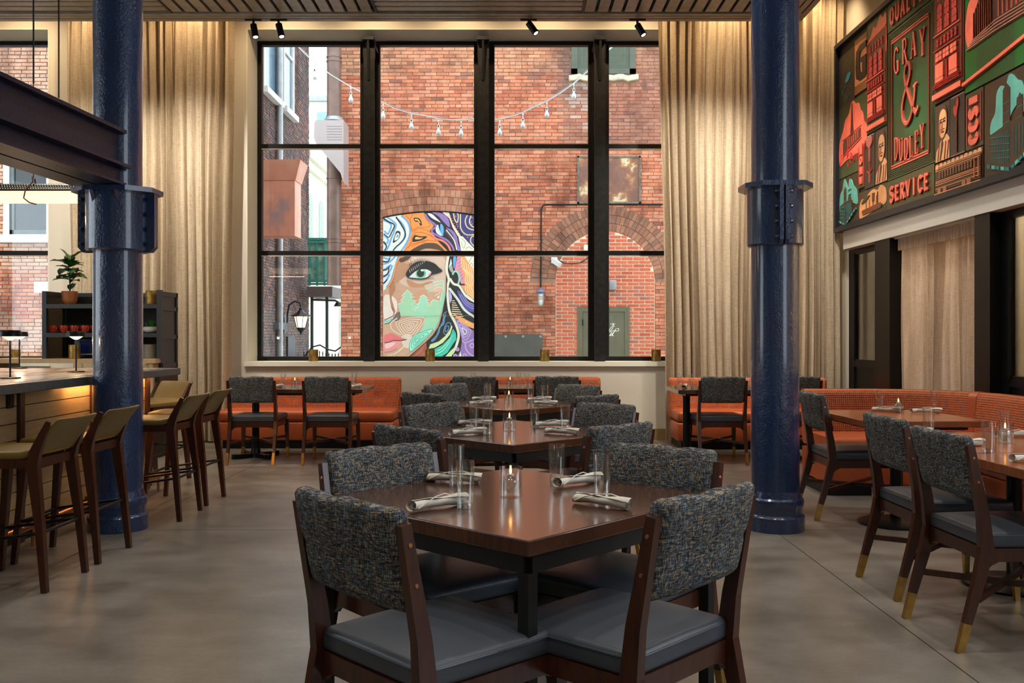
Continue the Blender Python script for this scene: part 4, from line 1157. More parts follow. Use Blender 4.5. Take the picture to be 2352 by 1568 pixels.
m_ = MB(); m_.box(LW0+.06, LW0+.14, 17.12, 17.15, LWZ0, LWZ1+.25); m_.box(LW0+.06, LW1-.06, 17.12, 17.15, LWZ0, LWZ0+.09); m_.box(LW0+.06, LW1-.06, 17.12, 17.15, LWZ0+.62, LWZ0+.68)
m_.build('sash', simple('grey_sash', (.10,.12,.12), .5), wfr)
m_ = MB(); m_.box(P(83,0,17.1)[0], P(118,0,17.1)[0], 17.02, 17.2, P(0,672,17.1)[2], P(0,647,17.1)[2]); m_.build('vent_box', M['creamstone'], ab)
# tall windows of the alley side
for y0, y1 in ((21.3, 22.7), (23.15, 24.25)):
    m_ = MB(); m_.box(ALX-.02, ALX+.06, y0, y0+.1, 7.0, 10); m_.box(ALX-.02, ALX+.06, y1-.12, y1, 7.0, 10); m_.box(ALX-.02, ALX+.16, y0-.08, y1+.08, 6.86, 7.0); m_.box(ALX-.02, ALX+.05, y0+.1, y1-.12, 8.4, 8.46)
    f_ = m_.build('window_frame', M['whitepaint'], ab)
    m_ = MB(); m_.box(ALX-.01, ALX+.01, y0+.1, y1-.12, 7.0, 10); m_.build('pane', simple('blue_pane', (.10,.16,.22), .12), f_)
m_ = MB(); m_.box(ALX, ALX+.06, 23.55, 24.35, 0, 1.28); m_.build('service_door', simple('dark_grey_door', (.045,.045,.055), .5), ab)
m_ = MB(); m_.box(ALX, ALX+.14, 22.3, 23.5, 1.45, 1.62); m_.build('ledge', simple('grey_ledge', (.12,.12,.13), .8), ab)
m_ = MB(); m_.tube([(ALX+.10, 22.55, 0), (ALX+.10, 22.55, 10)], .075, 12); m_.cyl((ALX+.1,22.55,2.0),(ALX+.1,22.55,2.06),.085,n=12); m_.cyl((ALX+.1,22.55,5.4),(ALX+.1,22.55,5.48),.09,n=12)
tag(m_.build('downspout', M['steel'], None, 40), 'grey galvanised downspout on the sooty alley wall', 'downspout')
# faded red duct
m_ = MB()
def frus(mb, a, b):
    vs = [(x, y, z) for (x0, x1, y0, y1, z) in (a, b) for x, y in ((x0,y0),(x1,y0),(x1,y1),(x0,y1))]
    mb.add(vs, [(0,3,2,1),(4,5,6,7),(0,1,5,4),(1,2,6,5),(2,3,7,6),(3,0,4,7)])
frus(m_, (ALX+.03, -4.78, 20.5, 21.1, 3.50), (ALX+.03, -4.78, 20.5, 21.1, 4.72))
frus(m_, (ALX+.03, -4.76, 20.48, 21.1, 4.72), (ALX+.03, -4.62, 20.35, 21.1, 5.15))
m_.box(-5.30, -5.28, 20.49, 20.5, 3.9, 4.7)
tag(m_.build('exhaust_hood', M['duct']), 'faded red sheet metal exhaust hood on the alley wall', 'exhaust hood')
# lantern
la = Vector(P(686, 730, 23.4)); la.x = ALX+.42
lt = thing('street_lantern', 'lit black wall lantern on a curled arm in the alley', 'lantern', tuple(la))
m_ = MB(); m_.tube([(-.42, .05, -.25), (-.36, .05, -.2), (-.34, 0, .1), (-.3, 0, .32), (-.16, 0, .42), (-.02, 0, .38), (0, 0, .28)], .022, 8); m_.box(-.45, -.40, -.08, .14, -.4, .1)
m_.build('bracket', M['satin'], lt, 50)
m_ = MB(); m_.lathe([(0, .27), (.04, .24), (.05, .2), (.13, .12), (.26, .06), (.27, .04), (0, .04)], 8); m_.build('hood', M['satin'], lt)
m_ = MB(); m_.lathe([(0, -.24), (.10, -.24), (.17, .03), (0, .03)], 6); m_.build('glass', M['lantern'], lt)
m_ = MB()
for k in range(6): a = k*PI/3; m_.bar((.105*math.cos(a), .105*math.sin(a), -.25), (.178*math.cos(a), .178*math.sin(a), .04), .014, .014)
m_.lathe([(0, -.42), (.02, -.40), (.03, -.36), (.09, -.30), (.12, -.24), (0, -.24)], 8)
m_.build('cage', M['satin'], lt)
# brown vent stack and grey hopper at the facade's edge
vx = (767.5-CX)/FPX*17.55
vs_ = thing('vent_stack', 'tall banded brown vent pipe at the corner of the brick facade', 'vent pipe', (0, 0, 0))
m_ = MB(); m_.cyl((vx, 17.55, 2.25), (vx, 17.55, 10.2), .134, n=24); m_.build('pipe', M['brownpipe'], vs_, 40)
for py in (132, 142, 268, 275, 352, 410, 548, 556):
    m_ = MB(); z = P(0, py, 17.55)[2]; m_.cyl((vx, 17.55, z-.012), (vx, 17.55, z+.012), .145, n=24); m_.build('band', M['brownpipe'], vs_, 40)
m_ = MB(); z = P(0, 272, 17.55)[2]; m_.cyl((vx, 17.55, z-.06), (vx, 17.55, z+.02), .20, .15, n=24); m_.build('collar', M['steel'], vs_, 40)
m_ = MB(); q = [P(x, y, 17.3) for x, y in ((723,283),(728,277),(790,277),(790,420),(783,398),(727,330),(722,318))]
m_.prism([(p[0], p[2]) for p in q], lambda a, b, t: (a, 17.8-.55*t, b))
hop = tag(m_.build('rain_hopper', simple('pinkish_grey_sheet', (.46,.38,.37), .5, nscale=2, amt=.06)), 'pinkish grey sheet metal hopper box around the vent pipe', 'hopper')
m_ = MB()
for i in range(11):
    for j in range(6): x, _, z = P(752+i*3.2, 290+j*6.2, 17.25); m_.cyl((x, 17.245, z), (x, 17.252, z), .006, n=5)
m_.build('perforation', M['black'], hop)
# white bay building and balcony beyond
m_ = MB(); by_ = thing('bay_building', 'pale building with arched windows deeper in the alley', 'building', (0, 0, 0))
BX = -6.05
m_.box(-9.5, BX, 26.8, 32.5, 0, 6.5); m_.build('wall', M['creamstone'], by_)
m_ = MB(); m_.box(-9.5, BX+.25, 26.8, 32.6, 6.45, 6.75); m_.box(-9.5, BX+.12, 26.8, 32.6, 6.2, 6.45); m_.build('cornice', M['creamstone'], by_)
for y in (27.7, 29.3, 30.9):
    m_ = MB(); hw = .5
    pts = [(y-hw, 3.0), (y+hw, 3.0)]+[(y+hw*math.cos(t*PI/10), 5.2+hw*math.sin(t*PI/10)) for t in range(11)]
    m_.prism(pts, lambda a, b, q: (BX+.05*q, a, b)); f_ = m_.build('window_frame', M['whitepaint'], by_)
    pts = [(y-.34, 3.1), (y+.34, 3.1)]+[(y+.34*math.cos(t*PI/10), 5.2+.34*math.sin(t*PI/10)) for t in range(11)]
    m_ = MB(); m_.prism(pts, lambda a, b, q: (BX+.052+.01*q, a, b)); m_.build('pane', simple('pale_teal_pane', (.20,.30,.28), .1), f_)
bl = thing('green_balcony', 'green railed balcony on dark posts across the alley', 'balcony', (0, 0, 0))
gy = 25.2
def gp_(px, py, d=gy): return P(px, py, d)
m_ = MB(); x0 = gp_(707,0)[0]; x1 = gp_(786,0)[0]
m_.box(x0, x1-.25, gy-.1, gy+1.2, gp_(0,682)[2], gp_(0,658)[2]); m_.build('deck_beam', simple('brown_beam', (.10,.07,.065), .6), bl)
for px in (712, 729, 746):
    m_ = MB(); x = gp_(px,0)[0]; m_.box(x-.025, x+.025, gy-.05, gy, gp_(0,656)[2], gp_(0,548)[2]); m_.build('baluster', M['green'], bl)
m_ = MB()
for py in (549, 556, 645, 652): z = gp_(0,py)[2]; m_.box(x0, gp_(752,0)[0], gy-.06, gy-.01, z-.03, z+.03)
m_.build('rail', M['green'], bl)
m_ = MB(); m_.box(x0, gp_(751,0)[0], gy+.02, gy+.04, gp_(0,648)[2], gp_(0,548)[2]); m_.build('mesh_panel', simple('green_glass_panel', (.20,.40,.32), .3, nscale=6, amt=.5), bl)
for px in (716.5, 751):
    m_ = MB(); x = gp_(px,0)[0]; m_.box(x-.035, x+.035, gy-.03, gy+.05, 0, gp_(0,682)[2]); m_.build('post', simple('dark_teal_post', (.02,.04,.035), .5), bl)
# far cream buildings
fb = thing('cream_building', 'pale cream building far beyond the alley', 'building', (0, 0, 0))
m_ = MB(); m_.box(-16, -1.0, 46, 50, -.05, 12.9); m_.build('upper_wall', M['creamstone'], fb)
m_ = MB(); m_.box(-16, -1.0, 45.8, 46.1, 12.85, 13.1); m_.build('cornice', M['steel'], fb)
m_ = MB(); a = P(728,278,45.9); c = P(752,266,45.9); m_.box(a[0], c[0]+.6, 45.9, 46.05, a[2], c[2]+.2); m_.build('window_pane', simple('sky_pane', (.25,.4,.6), .1), fb)
wb = thing('white_house', 'sunlit white house at the end of the alley', 'building', (0, 0, 0))
m_ = MB(); m_.box(-11, -3.0, 34, 38, 0, 4.6); m_.build('wall', M['whitepaint'], wb)
for px0, px1, py0, py1 in ((764, 774, 735, 778),):
    a = P(px0, py1, 33.9); c = P(px1, py0, 33.9); m_ = MB(); m_.box(a[0], c[0], 33.92, 34.02, a[2], c[2]); f_ = m_.build('window_frame', simple('brown_frame', (.2,.14,.1), .6), wb)
    m_ = MB(); m_.box(a[0]+.04, c[0]-.04, 33.9, 33.93, a[2]+.05, c[2]-.05); m_.build('pane', simple('mint_pane', (.35,.5,.48), .1), f_)
# iron fence at the alley end
fe = thing('iron_fence', 'black iron railing with curved top at the end of the alley', 'fence', (0, 0, 0))
yf = 24.5
fp = MB(); fp.cyl((0,0,0),(0,0,1),.014,n=6); 
for k in range(13):
    px = 698+k*7.2; top = 812-4*math.sin(k*.5); x, _, z = P(px, top, yf)
    m_ = MB(); m_.cyl((x, yf, 0), (x, yf, z), .014, n=6); m_.cyl((x, yf, z), (x, yf, z+.07), .022, .001, n=6); m_.build('picket', M['satin'], fe)
m_ = MB(); m_.tube([P(700, 818, yf), P(716, 797, yf), P(735, 792, yf), P(752, 802, yf), P(770, 806, yf), P(786, 795, yf)], .02, 6); m_.tube([P(698, 835, yf), P(788, 835, yf)], .018, 6)
m_.build('rail', M['satin'], fe)
sl_ = MB(); a = P(716, 688, 25.14); c = P(778, 688, 25.14); sl_.tube([a, (c[0]-.1, 25.14, a[2]-.02), (c[0], 25.14, a[2]-.08)], .03, 8); sl_.lathe([(0,.06),(.08,.04),(.14,-.06),(0,-.06)], 12, (c[0], 25.14, a[2]-.12))
tag(sl_.build('arm_lamp', M['satin'], None, 40), 'dark gooseneck arm lamp under the green balcony', 'lamp')
# ground of yard and alley
m_ = MB(); m_.box(-30, 20, 12.36, 70, -.15, -.03); struct('ground', m_, M['paving'])
# ---- festoon lights strung across the yard
FL = 14.6
sl = thing('festoon_cable', 'thin white cable sagging across the yard outside the window', 'string light cable', (0, 0, 0))
pts = [(560,20),(683,106),(723,145),(760,172),(806,200),(826,210),(850,224),(880,236),(905,249),(945,261),(985,268),(1007,273),(1040,276),(1059,276),(1090,273),(1115,275),(1148,274),(1175,268),(1201,259),(1230,244),(1256,233),(1290,212),(1318,192),(1352,162),(1390,122),(1425,92),(1480,30)]
m_ = MB(); m_.tube([P(x, y, FL) for x, y in pts], .008, 6); m_.build('wire', M['whitepaint'], sl, 60)
m_ = MB(); m_.tube([P(x, y-3+2.2*math.sin(x*.11), FL) for x, y in pts], .004, 5); m_.build('guy_wire', M['steel'], sl, 60)
bt = thing('festoon_bulb', 'x', 'bulb', (0, 0, 0), group='festoon bulbs')
m_ = MB(); m_.lathe([(.012, 0), (.012, -.03), (.006, -.035), (.006, -.075), (.018, -.08), (.02, -.13), (0, -.135)], 12); m_.build('socket', M['whitepaint'], bt, 40)
m_ = MB(); m_.lathe([(.016, -.13), (.018, -.145), (.034, -.18), (.038, -.205), (.03, -.235), (0, -.25)], 14); m_.build('globe', simple('milky_bulb', (.75,.76,.74), .1), bt, 50)
m_ = MB(); m_.box(-.008, .008, -.022, -.016, -.115, -.09); m_.build('clip', M['black'], bt)
bm2 = Maker(bt)
for (px, py), lb in zip(((723,147),(806,200),(880,238),(945,262),(1007,275),(1059,278),(1148,276),(1201,260),(1256,235),(1318,192)),
    ('festoon bulb hanging against the pale sky', 'festoon bulb against the facade left of the first steel post', 'festoon bulb just right of the first steel post', 'second festoon bulb right of the first steel post',
     'festoon bulb at the lowest dip above the painted face', 'festoon bulb just left of the middle steel post', 'festoon bulb just right of the middle steel post', 'second festoon bulb right of the middle steel post', 'third festoon bulb right of the middle steel post', 'highest festoon bulb, below the facade window')):
    bm2.at(P(px, py, FL), 0, lb)
# ================================================================ COLUMNS AND BEAM
def column(x, y, label, turned):
    t = thing('iron_column', label, 'column', (x, y, 0))
    m_ = MB(); m_.lathe([(.16, .22), (.158, 1.2), (.156, 2.4), (.16, CZ)], 48); m_.build('shaft', M['column'], t, 40)
    m_ = MB(); m_.lathe([(.195, 0), (.195, .095), (.188, .105), (.178, .112), (.178, .15), (.186, .165), (.19, .19), (.186, .21), (.172, .222), (.165, .25), (.158, .27)], 48)
    m_.build('base', M['column'], t, 30)
    zb, zt = (1.865, 2.285) if not turned else (1.90, 2.315)
    rb_ = .205 if not turned else .186
    m_ = MB(); m_.lathe([(.158, zb), (rb_-.01, zb), (rb_, zb+.012), (rb_, zt-.03), (.16, zt-.03)], 48); m_.build('sleeve', M['column'], t, 30)
    k = 12
    def ang(a, b, z): return (-b, a, z) if turned else (a, b, z)
    # bracket plate: an elongated octagon with feet
    m_ = MB(); e = .27 if not turned else .225
    pl_ = [(-e, -.10), (-.14, -.225), (.14, -.225), (e, -.10), (e, .10), (.14, .225), (-.14, .225), (-e, .10)]
    m_.prism(pl_, lambda a, b, q: (a, b, zt-.032+.032*q))
    m_.build('bracket_plate', M['column'], t)
    m_ = MB()
    for s in (-1, 1):
        for ax in ((.08, s*.19), (-.08, s*.19)):
            vs = [(ax[0]-.012, ax[1]-.02*s, zt-.03), (ax[0]-.012, ax[1]+.035*s, zt-.03), (ax[0]-.012, ax[1]-.02*s, zt-.13), (ax[0]+.012, ax[1]-.02*s, zt-.03), (ax[0]+.012, ax[1]+.035*s, zt-.03), (ax[0]+.012, ax[1]-.02*s, zt-.13)]
            m_.add(vs, [(0,1,2), (3,5,4), (0,3,4,1), (1,4,5,2), (2,5,3,0)])
    if not turned: m_.build('gusset', M['column'], t)
    # bolted flanges where the two halves meet
    h = MB(); h.cyl((0, 0, 0), (0, -.012, 0), .018, n=6); h.cyl((0, -.012, 0), (0, -.026, 0), .011, n=8); hm = h.mesh('bolt', M['column'])
    for s in (-1, 1):
        for q in (-1, 1):
            m_ = MB(); fl_ = .258 if not turned else rb_+.045
            a0, a1 = rb_*.75, fl_
            poly = [(a0*s, zb-.004), ((a1-.03)*s, zb-.004), (a1*s, zb+.03), (a1*s, zt-.02), (a0*s, zt-.02)]
            if turned: m_.prism(poly, lambda a, b, w_: (q*(.006+.026*w_), a, b))
            else: m_.prism(poly, lambda a, b, w_: (a, q*(.003+.028*w_), b))
            m_.build('flange', M['column'], t)
        for i in range(4):
            z = zb+.05+i*(zt-zb-.12)/3
            if turned:
                if s == -1:
                    place('bolt', hm, t, (-.032, -(rb_+.02), z), (0, 0, -PI/2)); place('bolt', hm, t, (.032, -(rb_+.02), z), (0, 0, PI/2))
            else: place('bolt', hm, t, (s*.232, -.031, z))
    return t
column(-2.66, 6.29, 'blue cast iron column beside the bar, under the steel beam', False)
column(1.775, 6.29, 'blue cast iron column between the dining tables and the booth', True)

# twin steel beam resting on the collar of the column
bmr = thing('steel_beam', 'dark navy twin steel beam running to the column by the bar', 'beam', (0, 0, 0))
y0, y1 = .6, 6.15
def bxs(y): return -2.54-.056*(6.19-y)
def long_bar(mb, xa, xb, za, zb):
    vs = [(bxs(y)+x, y, z) for y in (y0, y1) for x, z in ((xa, za), (xb, za), (xb, zb), (xa, zb))]
    mb.add(vs, [(0,3,2,1),(4,5,6,7),(0,1,5,4),(1,2,6,5),(2,3,7,6),(3,0,4,7)])
for nm, o in (('near_girder', 0), ('rear_girder', -.19)):
    m_ = MB(); long_bar(m_, -.16+o, o, 2.632, 2.655); long_bar(m_, -.08+o, -.055+o, 2.42, 2.632); long_bar(m_, -.17+o, .035+o, 2.40, 2.42)
    long_bar(m_, -.08+o, -.045+o, 2.305, 2.40); long_bar(m_, -.17+o, .0+o, 2.29, 2.305)
    m_.build('girder', M['beam'], bmr)
for px in (77, 135):
    d_ = 4.95 if px == 77 else 5.25
    x = (px-CX)/FPX*d_
    m_ = MB(); m_.cyl((x, d_, 2.64), (x, d_, CZ), .0045, n=6); m_.build('hanger_rod', M['satin'], bmr)
# linear pendant
pn = thing('tube_pendant', 'long pendant light with perforated hood and glowing tube over the bar', 'pendant lamp', (0, 0, 0))
yp, zp = 7.75, 2.452
xa, xb = -5.3, (186-CX)/FPX*yp
m_ = MB(); m_.cyl((xa, yp, zp), (xb, yp, zp), .052, n=28); m_.build('tube', M['tube'], pn, 40)
m_ = MB(); n = 10
m_.grid(lambda u, v: (xa+(xb-xa)*u, yp-.084*math.cos(PI*(.08+.84*v)), zp+.028+.084*math.sin(PI*(.08+.84*v))), 4, 12)
hood = m_.build('perforated_hood', M['satin'], pn, 60)
m_ = MB()
for r_ in range(4):
    t = PI*(.13+.075*r_)
    for i in range(74):
        x = xb-.02-(i+.5*(r_ % 2))*.021
        c_ = Vector((x, yp-.0855*math.cos(t), zp+.028+.0855*math.sin(t)))
        m_.add([c_+Vector((.003*math.cos(a), .003*math.sin(a)*math.sin(t), .003*math.sin(a)*math.cos(t))) for a in (0, PI/3, 2*PI/3, PI, 4*PI/3, 5*PI/3)], [(0,1,2,3,4,5)])
tag(m_.build('perforation', M['tube'], hood), kind='stuff')
xc = (77-CX)/FPX*yp
m_ = MB(); m_.cyl((xc, yp, zp+.16), (xc, yp, CZ), .004, n=6); m_.tube([(xc-.01, yp, zp+.17), (xc+.02, yp-.05, zp+.12), (xc-.02, yp-.09, zp+.05), (xc-.035, yp-.09, zp-.02), (xc-.01, yp-.05, zp-.050), (xc+.02, yp, zp-.058), (xc-.02, yp+.09, zp+.04), (xc, yp+.02, zp+.16)], .006, 6)
m_.build('suspension_cord', simple('rust_leather_cord', (.16,.04,.02), .6), pn, 60)
lamp('AREA', 'pendant_glow', ((xa+xb)/2, yp, zp-.1), 16, (1, .74, .45), shape='RECTANGLE', size=1.5, size_y=.12)

# ================================================================ CHAIRS
def chair_proto():
    t = thing('dining_chair', 'x', 'chair', group='tweed backed dining chairs')
    Wd = M['chairwood']
    for s in (-1, 1):
        m_ = MB()
        m_.path([(s*.232, -.315, .115), (s*.232, -.262, .30), (s*.231, -.232, .43), (s*.233, -.246, .56), (s*.234, -.302, .85)],
                [.026, .031, .034, .030, .026], [.034, .046, .056, .046, .030], (1, 0, 0))
        lg = m_.build('leg', Wd, t)
        q = MB(); q.path([(s*.232, -.345, .0), (s*.232, -.314, .118)], [.0255, .0272], [.031, .0355], (1, 0, 0)); q.build('brass_tip', M['brass'], lg)
        for z, y in ((.70, -.272), (.80, -.291)): q = MB(); q.cyl((s*.244, y, z), (s*.250, y, z), .007, .005, 10); q.build('plug', M['copper'], lg)
        m_ = MB(); m_.path([(s*.236, .243, .115), (s*.232, .236, .28), (s*.228, .232, .42)], [.029, .038, .044], [.029, .038, .044], (1, 0, 0))
        lg = m_.build('leg', Wd, t)
        q = MB(); q.path([(s*.240, .248, 0), (s*.236, .243, .118)], [.024, .0305], [.024, .0305], (1, 0, 0)); q.build('brass_tip', M['brass'], lg)
    m_ = MB()
    for y in (-.228, .225):
        pts = [(-.215, .425), (.215, .425), (.215, .34), (.205, .352), (.185, .364), (.15, .37), (-.15, .37), (-.185, .364), (-.205, .352), (-.215, .34)]
        m_.prism(pts, lambda a, b, q: (a, y-.011+.022*q, b))
    for x in (-.225, .225):
        pts = [(-.225, .425), (.225, .425), (.225, .34), (.21, .355), (.18, .37), (-.18, .37), (-.21, .355), (-.225, .34)]
        m_.prism(pts, lambda a, b, q: (x-.011+.022*q, a, b))
    m_.build('apron', Wd, t)
    m_ = MB(); m_.bar((-.225, -.262, .215), (.228, .232, .235), .02, .026); m_.build('stretcher', Wd, t)
    m_ = MB(); m_.bar((.225, -.262, .215), (-.228, .232, .235), .02, .026); m_.build('stretcher', Wd, t)
    def seatf(x, y, z):
        k = 1.0+.03*(y/.25)
        cr = .016*(1-min(1, (x/.25)**2))*(1-min(1, (y/.25)**2)) if z > 0 else 0
        return (x*k, y, z+cr)
    m_ = MB(); m_.rbox(0, .0, .455, .475, .475, .066, .020, 8, 8, 1, 4, fn=seatf); st = m_.build('seat', M['greyleather'], t, 60)
    m_ = MB(); pr = []
    for i in range(48):
        a = 2*PI*i/48; c_, s_ = math.cos(a), math.sin(a); e = .16
        pr.append((math.copysign(abs(c_)**e, c_)*.2385*(1+.03*math.copysign(abs(s_)**e, s_)), math.copysign(abs(s_)**e, s_)*.2385, .476))
    m_.tube(pr+[pr[0]], .0028, 5); m_.build('piping', M['greyleather'], st, 60)
    # padded back, tufted by stitched seams
    H = .27
    def backf(x, y, z):
        v = (z+H/2)/H
        bow = .022*(1-(x/.225)**2)
        lean = -.245*(z)
        front = y
        th = 1.0
        seam = 0
        for sx in (-.11, 0, .11): seam += math.exp(-((x-sx)/.006)**2)
        seam += .9*math.exp(-((z+.012)/.007)**2)
        puff = .006*(abs(math.sin((x+.22)/.11*PI)))**.5*(abs(math.sin((z+.135)/.1225*PI)))**.5
        dn = .0045*seam
        d = (puff-dn)*(1 if y > 0 else -1)*min(1, abs(y)/.03)
        if abs(z) > .118: d *= .25
        wob = .003*math.sin(x*31)+.002*math.sin(x*57+1)
        return (x*(1+.01*v), y*th+d-bow+lean, z+(wob*v)-.004*seam*(z > .12)*0)
    m_ = MB(); m_.rbox(0, -.272, .755, .444, .062, H, .026, 26, 2, 14, 4, fn=backf); m_.build('back_cushion', M['tweed'], t, 70)
    return t
chairs = Maker(chair_proto())
def chair(bx_, by_, fx_, fy_, label, group=None):
    """bx,by: middle of the back's top; (fx,fy): way the sitter looks"""
    l = math.hypot(fx_, fy_); fx_, fy_ = fx_/l, fy_/l
    rz = math.atan2(-fx_, fy_)
    return chairs.at((bx_+fx_*.32, by_+fy_*.32, 0), rz, label, group)
G1, G2, G3 = 'chairs at the nearest dark table', 'chairs at the second dark table', 'chairs at the third dark table'
chair(-.435, 2.38, .72, .69, 'tweed backed chair in front, at the near corner of the closest table, bar side', G1)
chair(.528, 2.475, -.72, .69, 'tweed backed chair in front, at the near corner of the closest table, column side', G1)
chair(-.50, 3.46, .64, -.76, 'tweed backed chair behind the closest table on the bar side', G1)
chair(.57, 3.48, -.66, -.75, 'tweed backed chair behind the closest table on the column side', G1)
chair(-.49, 4.22, .70, .71, 'tweed backed chair on the near bar side of the second table', G2)
chair(.52, 4.34, -.70, .71, 'tweed backed chair on the near column side of the second table', G2)
chair(-.50, 5.68, .70, -.71, 'brownish tweed chair behind the second table on the bar side', G2)
chair(.58, 5.66, -.72, -.69, 'tweed backed chair behind the second table on the column side', G2)
chair(-.66, 6.72, .72, .69, 'tweed backed chair on the near bar side of the third table', G3)
chair(.60, 6.45, -.70, .71, 'tweed backed chair on the near column side of the third table', G3)
chair(-.58, 8.0, .66, -.75, 'tweed backed chair behind the third table on the bar side', G3)
chair(.57, 7.85, -.70, -.71, 'bluish tweed chair behind the third table on the column side', G3)
GW = 'chairs facing the window benches'
def wchair(cpx, dpt, label): chair((cpx-CX)/FPX*dpt, dpt-.02, 0, 1, label, GW)
wchair(577, 9.40, 'tweed chair facing the window bench, closest to the bar stools')
wchair(750, 9.40, 'tweed chair facing the window bench, second from the bar stools')
wchair(1089, 9.50, 'tweed chair facing the middle window bench, bar side')
wchair(1279, 9.50, 'tweed chair facing the middle window bench, column side')
wchair(1661, 9.40, 'tweed chair facing the bench under the right-hand curtain')
wchair(1833, 9.45, 'tweed chair mostly hidden behind the second blue column')
GB = 'chairs facing the curved booth'
def bchair(yc, xb_, label, fy_=.0): chair(xb_, yc, 1, fy_, label, GB)
bchair(6.78, 2.165, 'tweed chair at the far booth table, farthest of three in a row')
bchair(4.80, 1.905, 'tweed chair at the middle booth table, second of three in a row', .03)
bchair(4.06, 1.85, 'nearest tweed chair of the three in a row at the booth tables', .05)

# ================================================================ BAR STOOLS
def stool_proto():
    t = thing('bar_stool', 'x', 'bar stool', group='olive leather bar stools')
    Wd = M['chairwood']
    for s in (-1, 1):
        m_ = MB()
        m_.path([(s*.205, -.245, 0), (s*.196, -.215, .33), (s*.186, -.175, .64), (s*.188, -.185, .70), (s*.196, -.222, .78), (s*.203, -.262, .865)],
                [.030, .036, .040, .034, .026, .018], [.030, .040, .058, .056, .040, .020], (1, 0, 0))
        m_.build('leg', Wd, t)
        m_ = MB(); m_.path([(s*.215, .235, 0), (s*.20, .205, .33), (s*.186, .175, .655)], [.028, .036, .044], [.028, .036, .044], (1, 0, 0))
        m_.build('leg', Wd, t)
    m_ = MB()
    for s in (-1, 1):
        m_.bar((s*.188, -.17, .650), (s*.188, .18, .645), .024, .045)
    m_.bar((-.18, -.178, .650), (.18, -.178, .650), .024, .048); m_.bar((-.18, .182, .645), (.18, .182, .645), .024, .042)
    m_.build('seat_frame', Wd, t)
    m_ = MB(); m_.rbox(0, .015, .689, .40, .40, .045, .016, 6, 6, 1, 3, fn=lambda x, y, z: (x, y, z+.008*(1-min(1,(x/.2)**2))*(z > 0)+ (.02*max(0, -(y+.10)/.1)**2 if y < -.1 else 0)))
    m_.build('seat', M['oliveleather'], t, 60)
    def bf(x, y, z):
        v = (z+.10)/.20
        return (x*(1-.02*v), y-.11*v-.035*v*v+.03*(1-(x/.2)**2)*-1*(.3+.7*v), z)
    m_ = MB(); m_.rbox(0, -.168, .785, .392, .034, .19, .014, 12, 1, 6, 3, fn=bf); bk_ = m_.build('backrest', M['oliveleather'], t, 60)
    m_ = MB(); ring = []
    for k in range(13): x = -.19+.38*k/12; p = bf(x, -.017, -.088); ring.append((p[0], p[1]-.168-.001, p[2]+.785))
    m_.tube(ring, .002, 5); m_.build('stitching', M['brass'], bk_)
    for (a, b, z) in (((-.197, -.218), (.197, -.218), .30), ((-.203, .21), (.203, .21), .24)):
        m_ = MB(); m_.cyl((a[0], a[1], z), (b[0], b[1], z), .0095, n=10); m_.build('foot_rail', M['satin'], t, 40)
    for s in (-1, 1):
        m_ = MB(); m_.cyl((s*.197, -.216, .30), (s*.204, .211, .24), .0085, n=10); m_.build('foot_rail', M['satin'], t, 40)
    return t
stools = Maker(stool_proto())
def stool(x, y, fx_, fy_, label): stools.at((x, y, 0), math.atan2(-fx_, fy_), label)
stool(-2.60, 4.93, -1, .04, 'olive leather bar stool closest to the camera at the bar')
stool(-2.60, 5.52, -1, .02, 'olive leather bar stool directly before the blue column')
stool(-2.57, 6.74, -1, .02, 'olive leather bar stool just beyond the blue column')
stool(-2.58, 7.34, -1, .02, 'olive leather bar stool beside the window bench chairs')
stool(-3.24, 8.38, -.42, -.9, 'olive bar stool at the far end of the bar, turned to show its seat')

# ================================================================ TABLES
def table_round_foot(px_, py_, label, w_, d_, rz, m, group, feet, th=.042, z=.75, kind='disc'):
    t = thing('dining_table', label, 'table', (px_, py_, 0), rz, group)
    m_ = MB(); m_.rbox(0, 0, z-th/2, w_, d_, th, .004, 1, 1, 1, 2); m_.build('tabletop', m, t)
    m_ = MB(); m_.box(-w_/2+.09, w_/2-.09, -d_/2+.09, d_/2-.09, z-th-.025, z-th); m_.build('underframe', M['satin'], t)
    for fx__ in feet:
        m_ = MB(); m_.cyl((fx__, 0, .03), (fx__, 0, z-th-.02), .038, n=20); m_.build('pedestal', M['satin'], t, 40)
        m_ = MB()
        if kind == 'disc': m_.lathe([(0, .045), (.05, .04), (.22, .022), (.25, .012), (.25, 0)], 36, (fx__, 0, 0))
        else:
            for a in (PI/4, 3*PI/4): m_.bar((fx__+.26*math.cos(a), .26*math.sin(a), .025), (fx__-.26*math.cos(a), -.26*math.sin(a), .025), .06, .04)
            m_.cyl((fx__, 0, .0), (fx__, 0, .10), .065, .045, n=16)
            for a in (PI/4, 3*PI/4, 5*PI/4, 7*PI/4): m_.cyl((fx__+.25*math.cos(a), .25*math.sin(a), 0), (fx__+.25*math.cos(a), .25*math.sin(a), .05), .03, n=10)
        m_.build('foot', M['satin'], t, 40)
    return t
def table_square(px_, py_, rz, label, s=.98):
    t = thing('square_table', label, 'table', (px_, py_, 0), rz, 'dark square tables set cornerwise')
    m_ = MB(); m_.rbox(0, 0, .7275, s, s, .045, .004, 1, 1, 1, 2); m_.build('tabletop', M['table'], t)
    m_ = MB()
    h = s/2-.03
    for a in (-1, 1): m_.box(-h, h, a*h-.018, a*h+.018, .655, .705); m_.box(a*h-.018, a*h+.018, -h, h, .655, .705)
    m_.build('apron', M['black'], t)
    for a in (-1, 1):
        for b in (-1, 1):
            m_ = MB(); m_.box(a*h-.019, a*h+.019, b*h-.019, b*h+.019, 0, .655); m_.build('leg', M['black'], t)
    return t
T1 = (.02, 3.19); T2 = (0.01, 5.39); T3 = (0.0, 7.58)
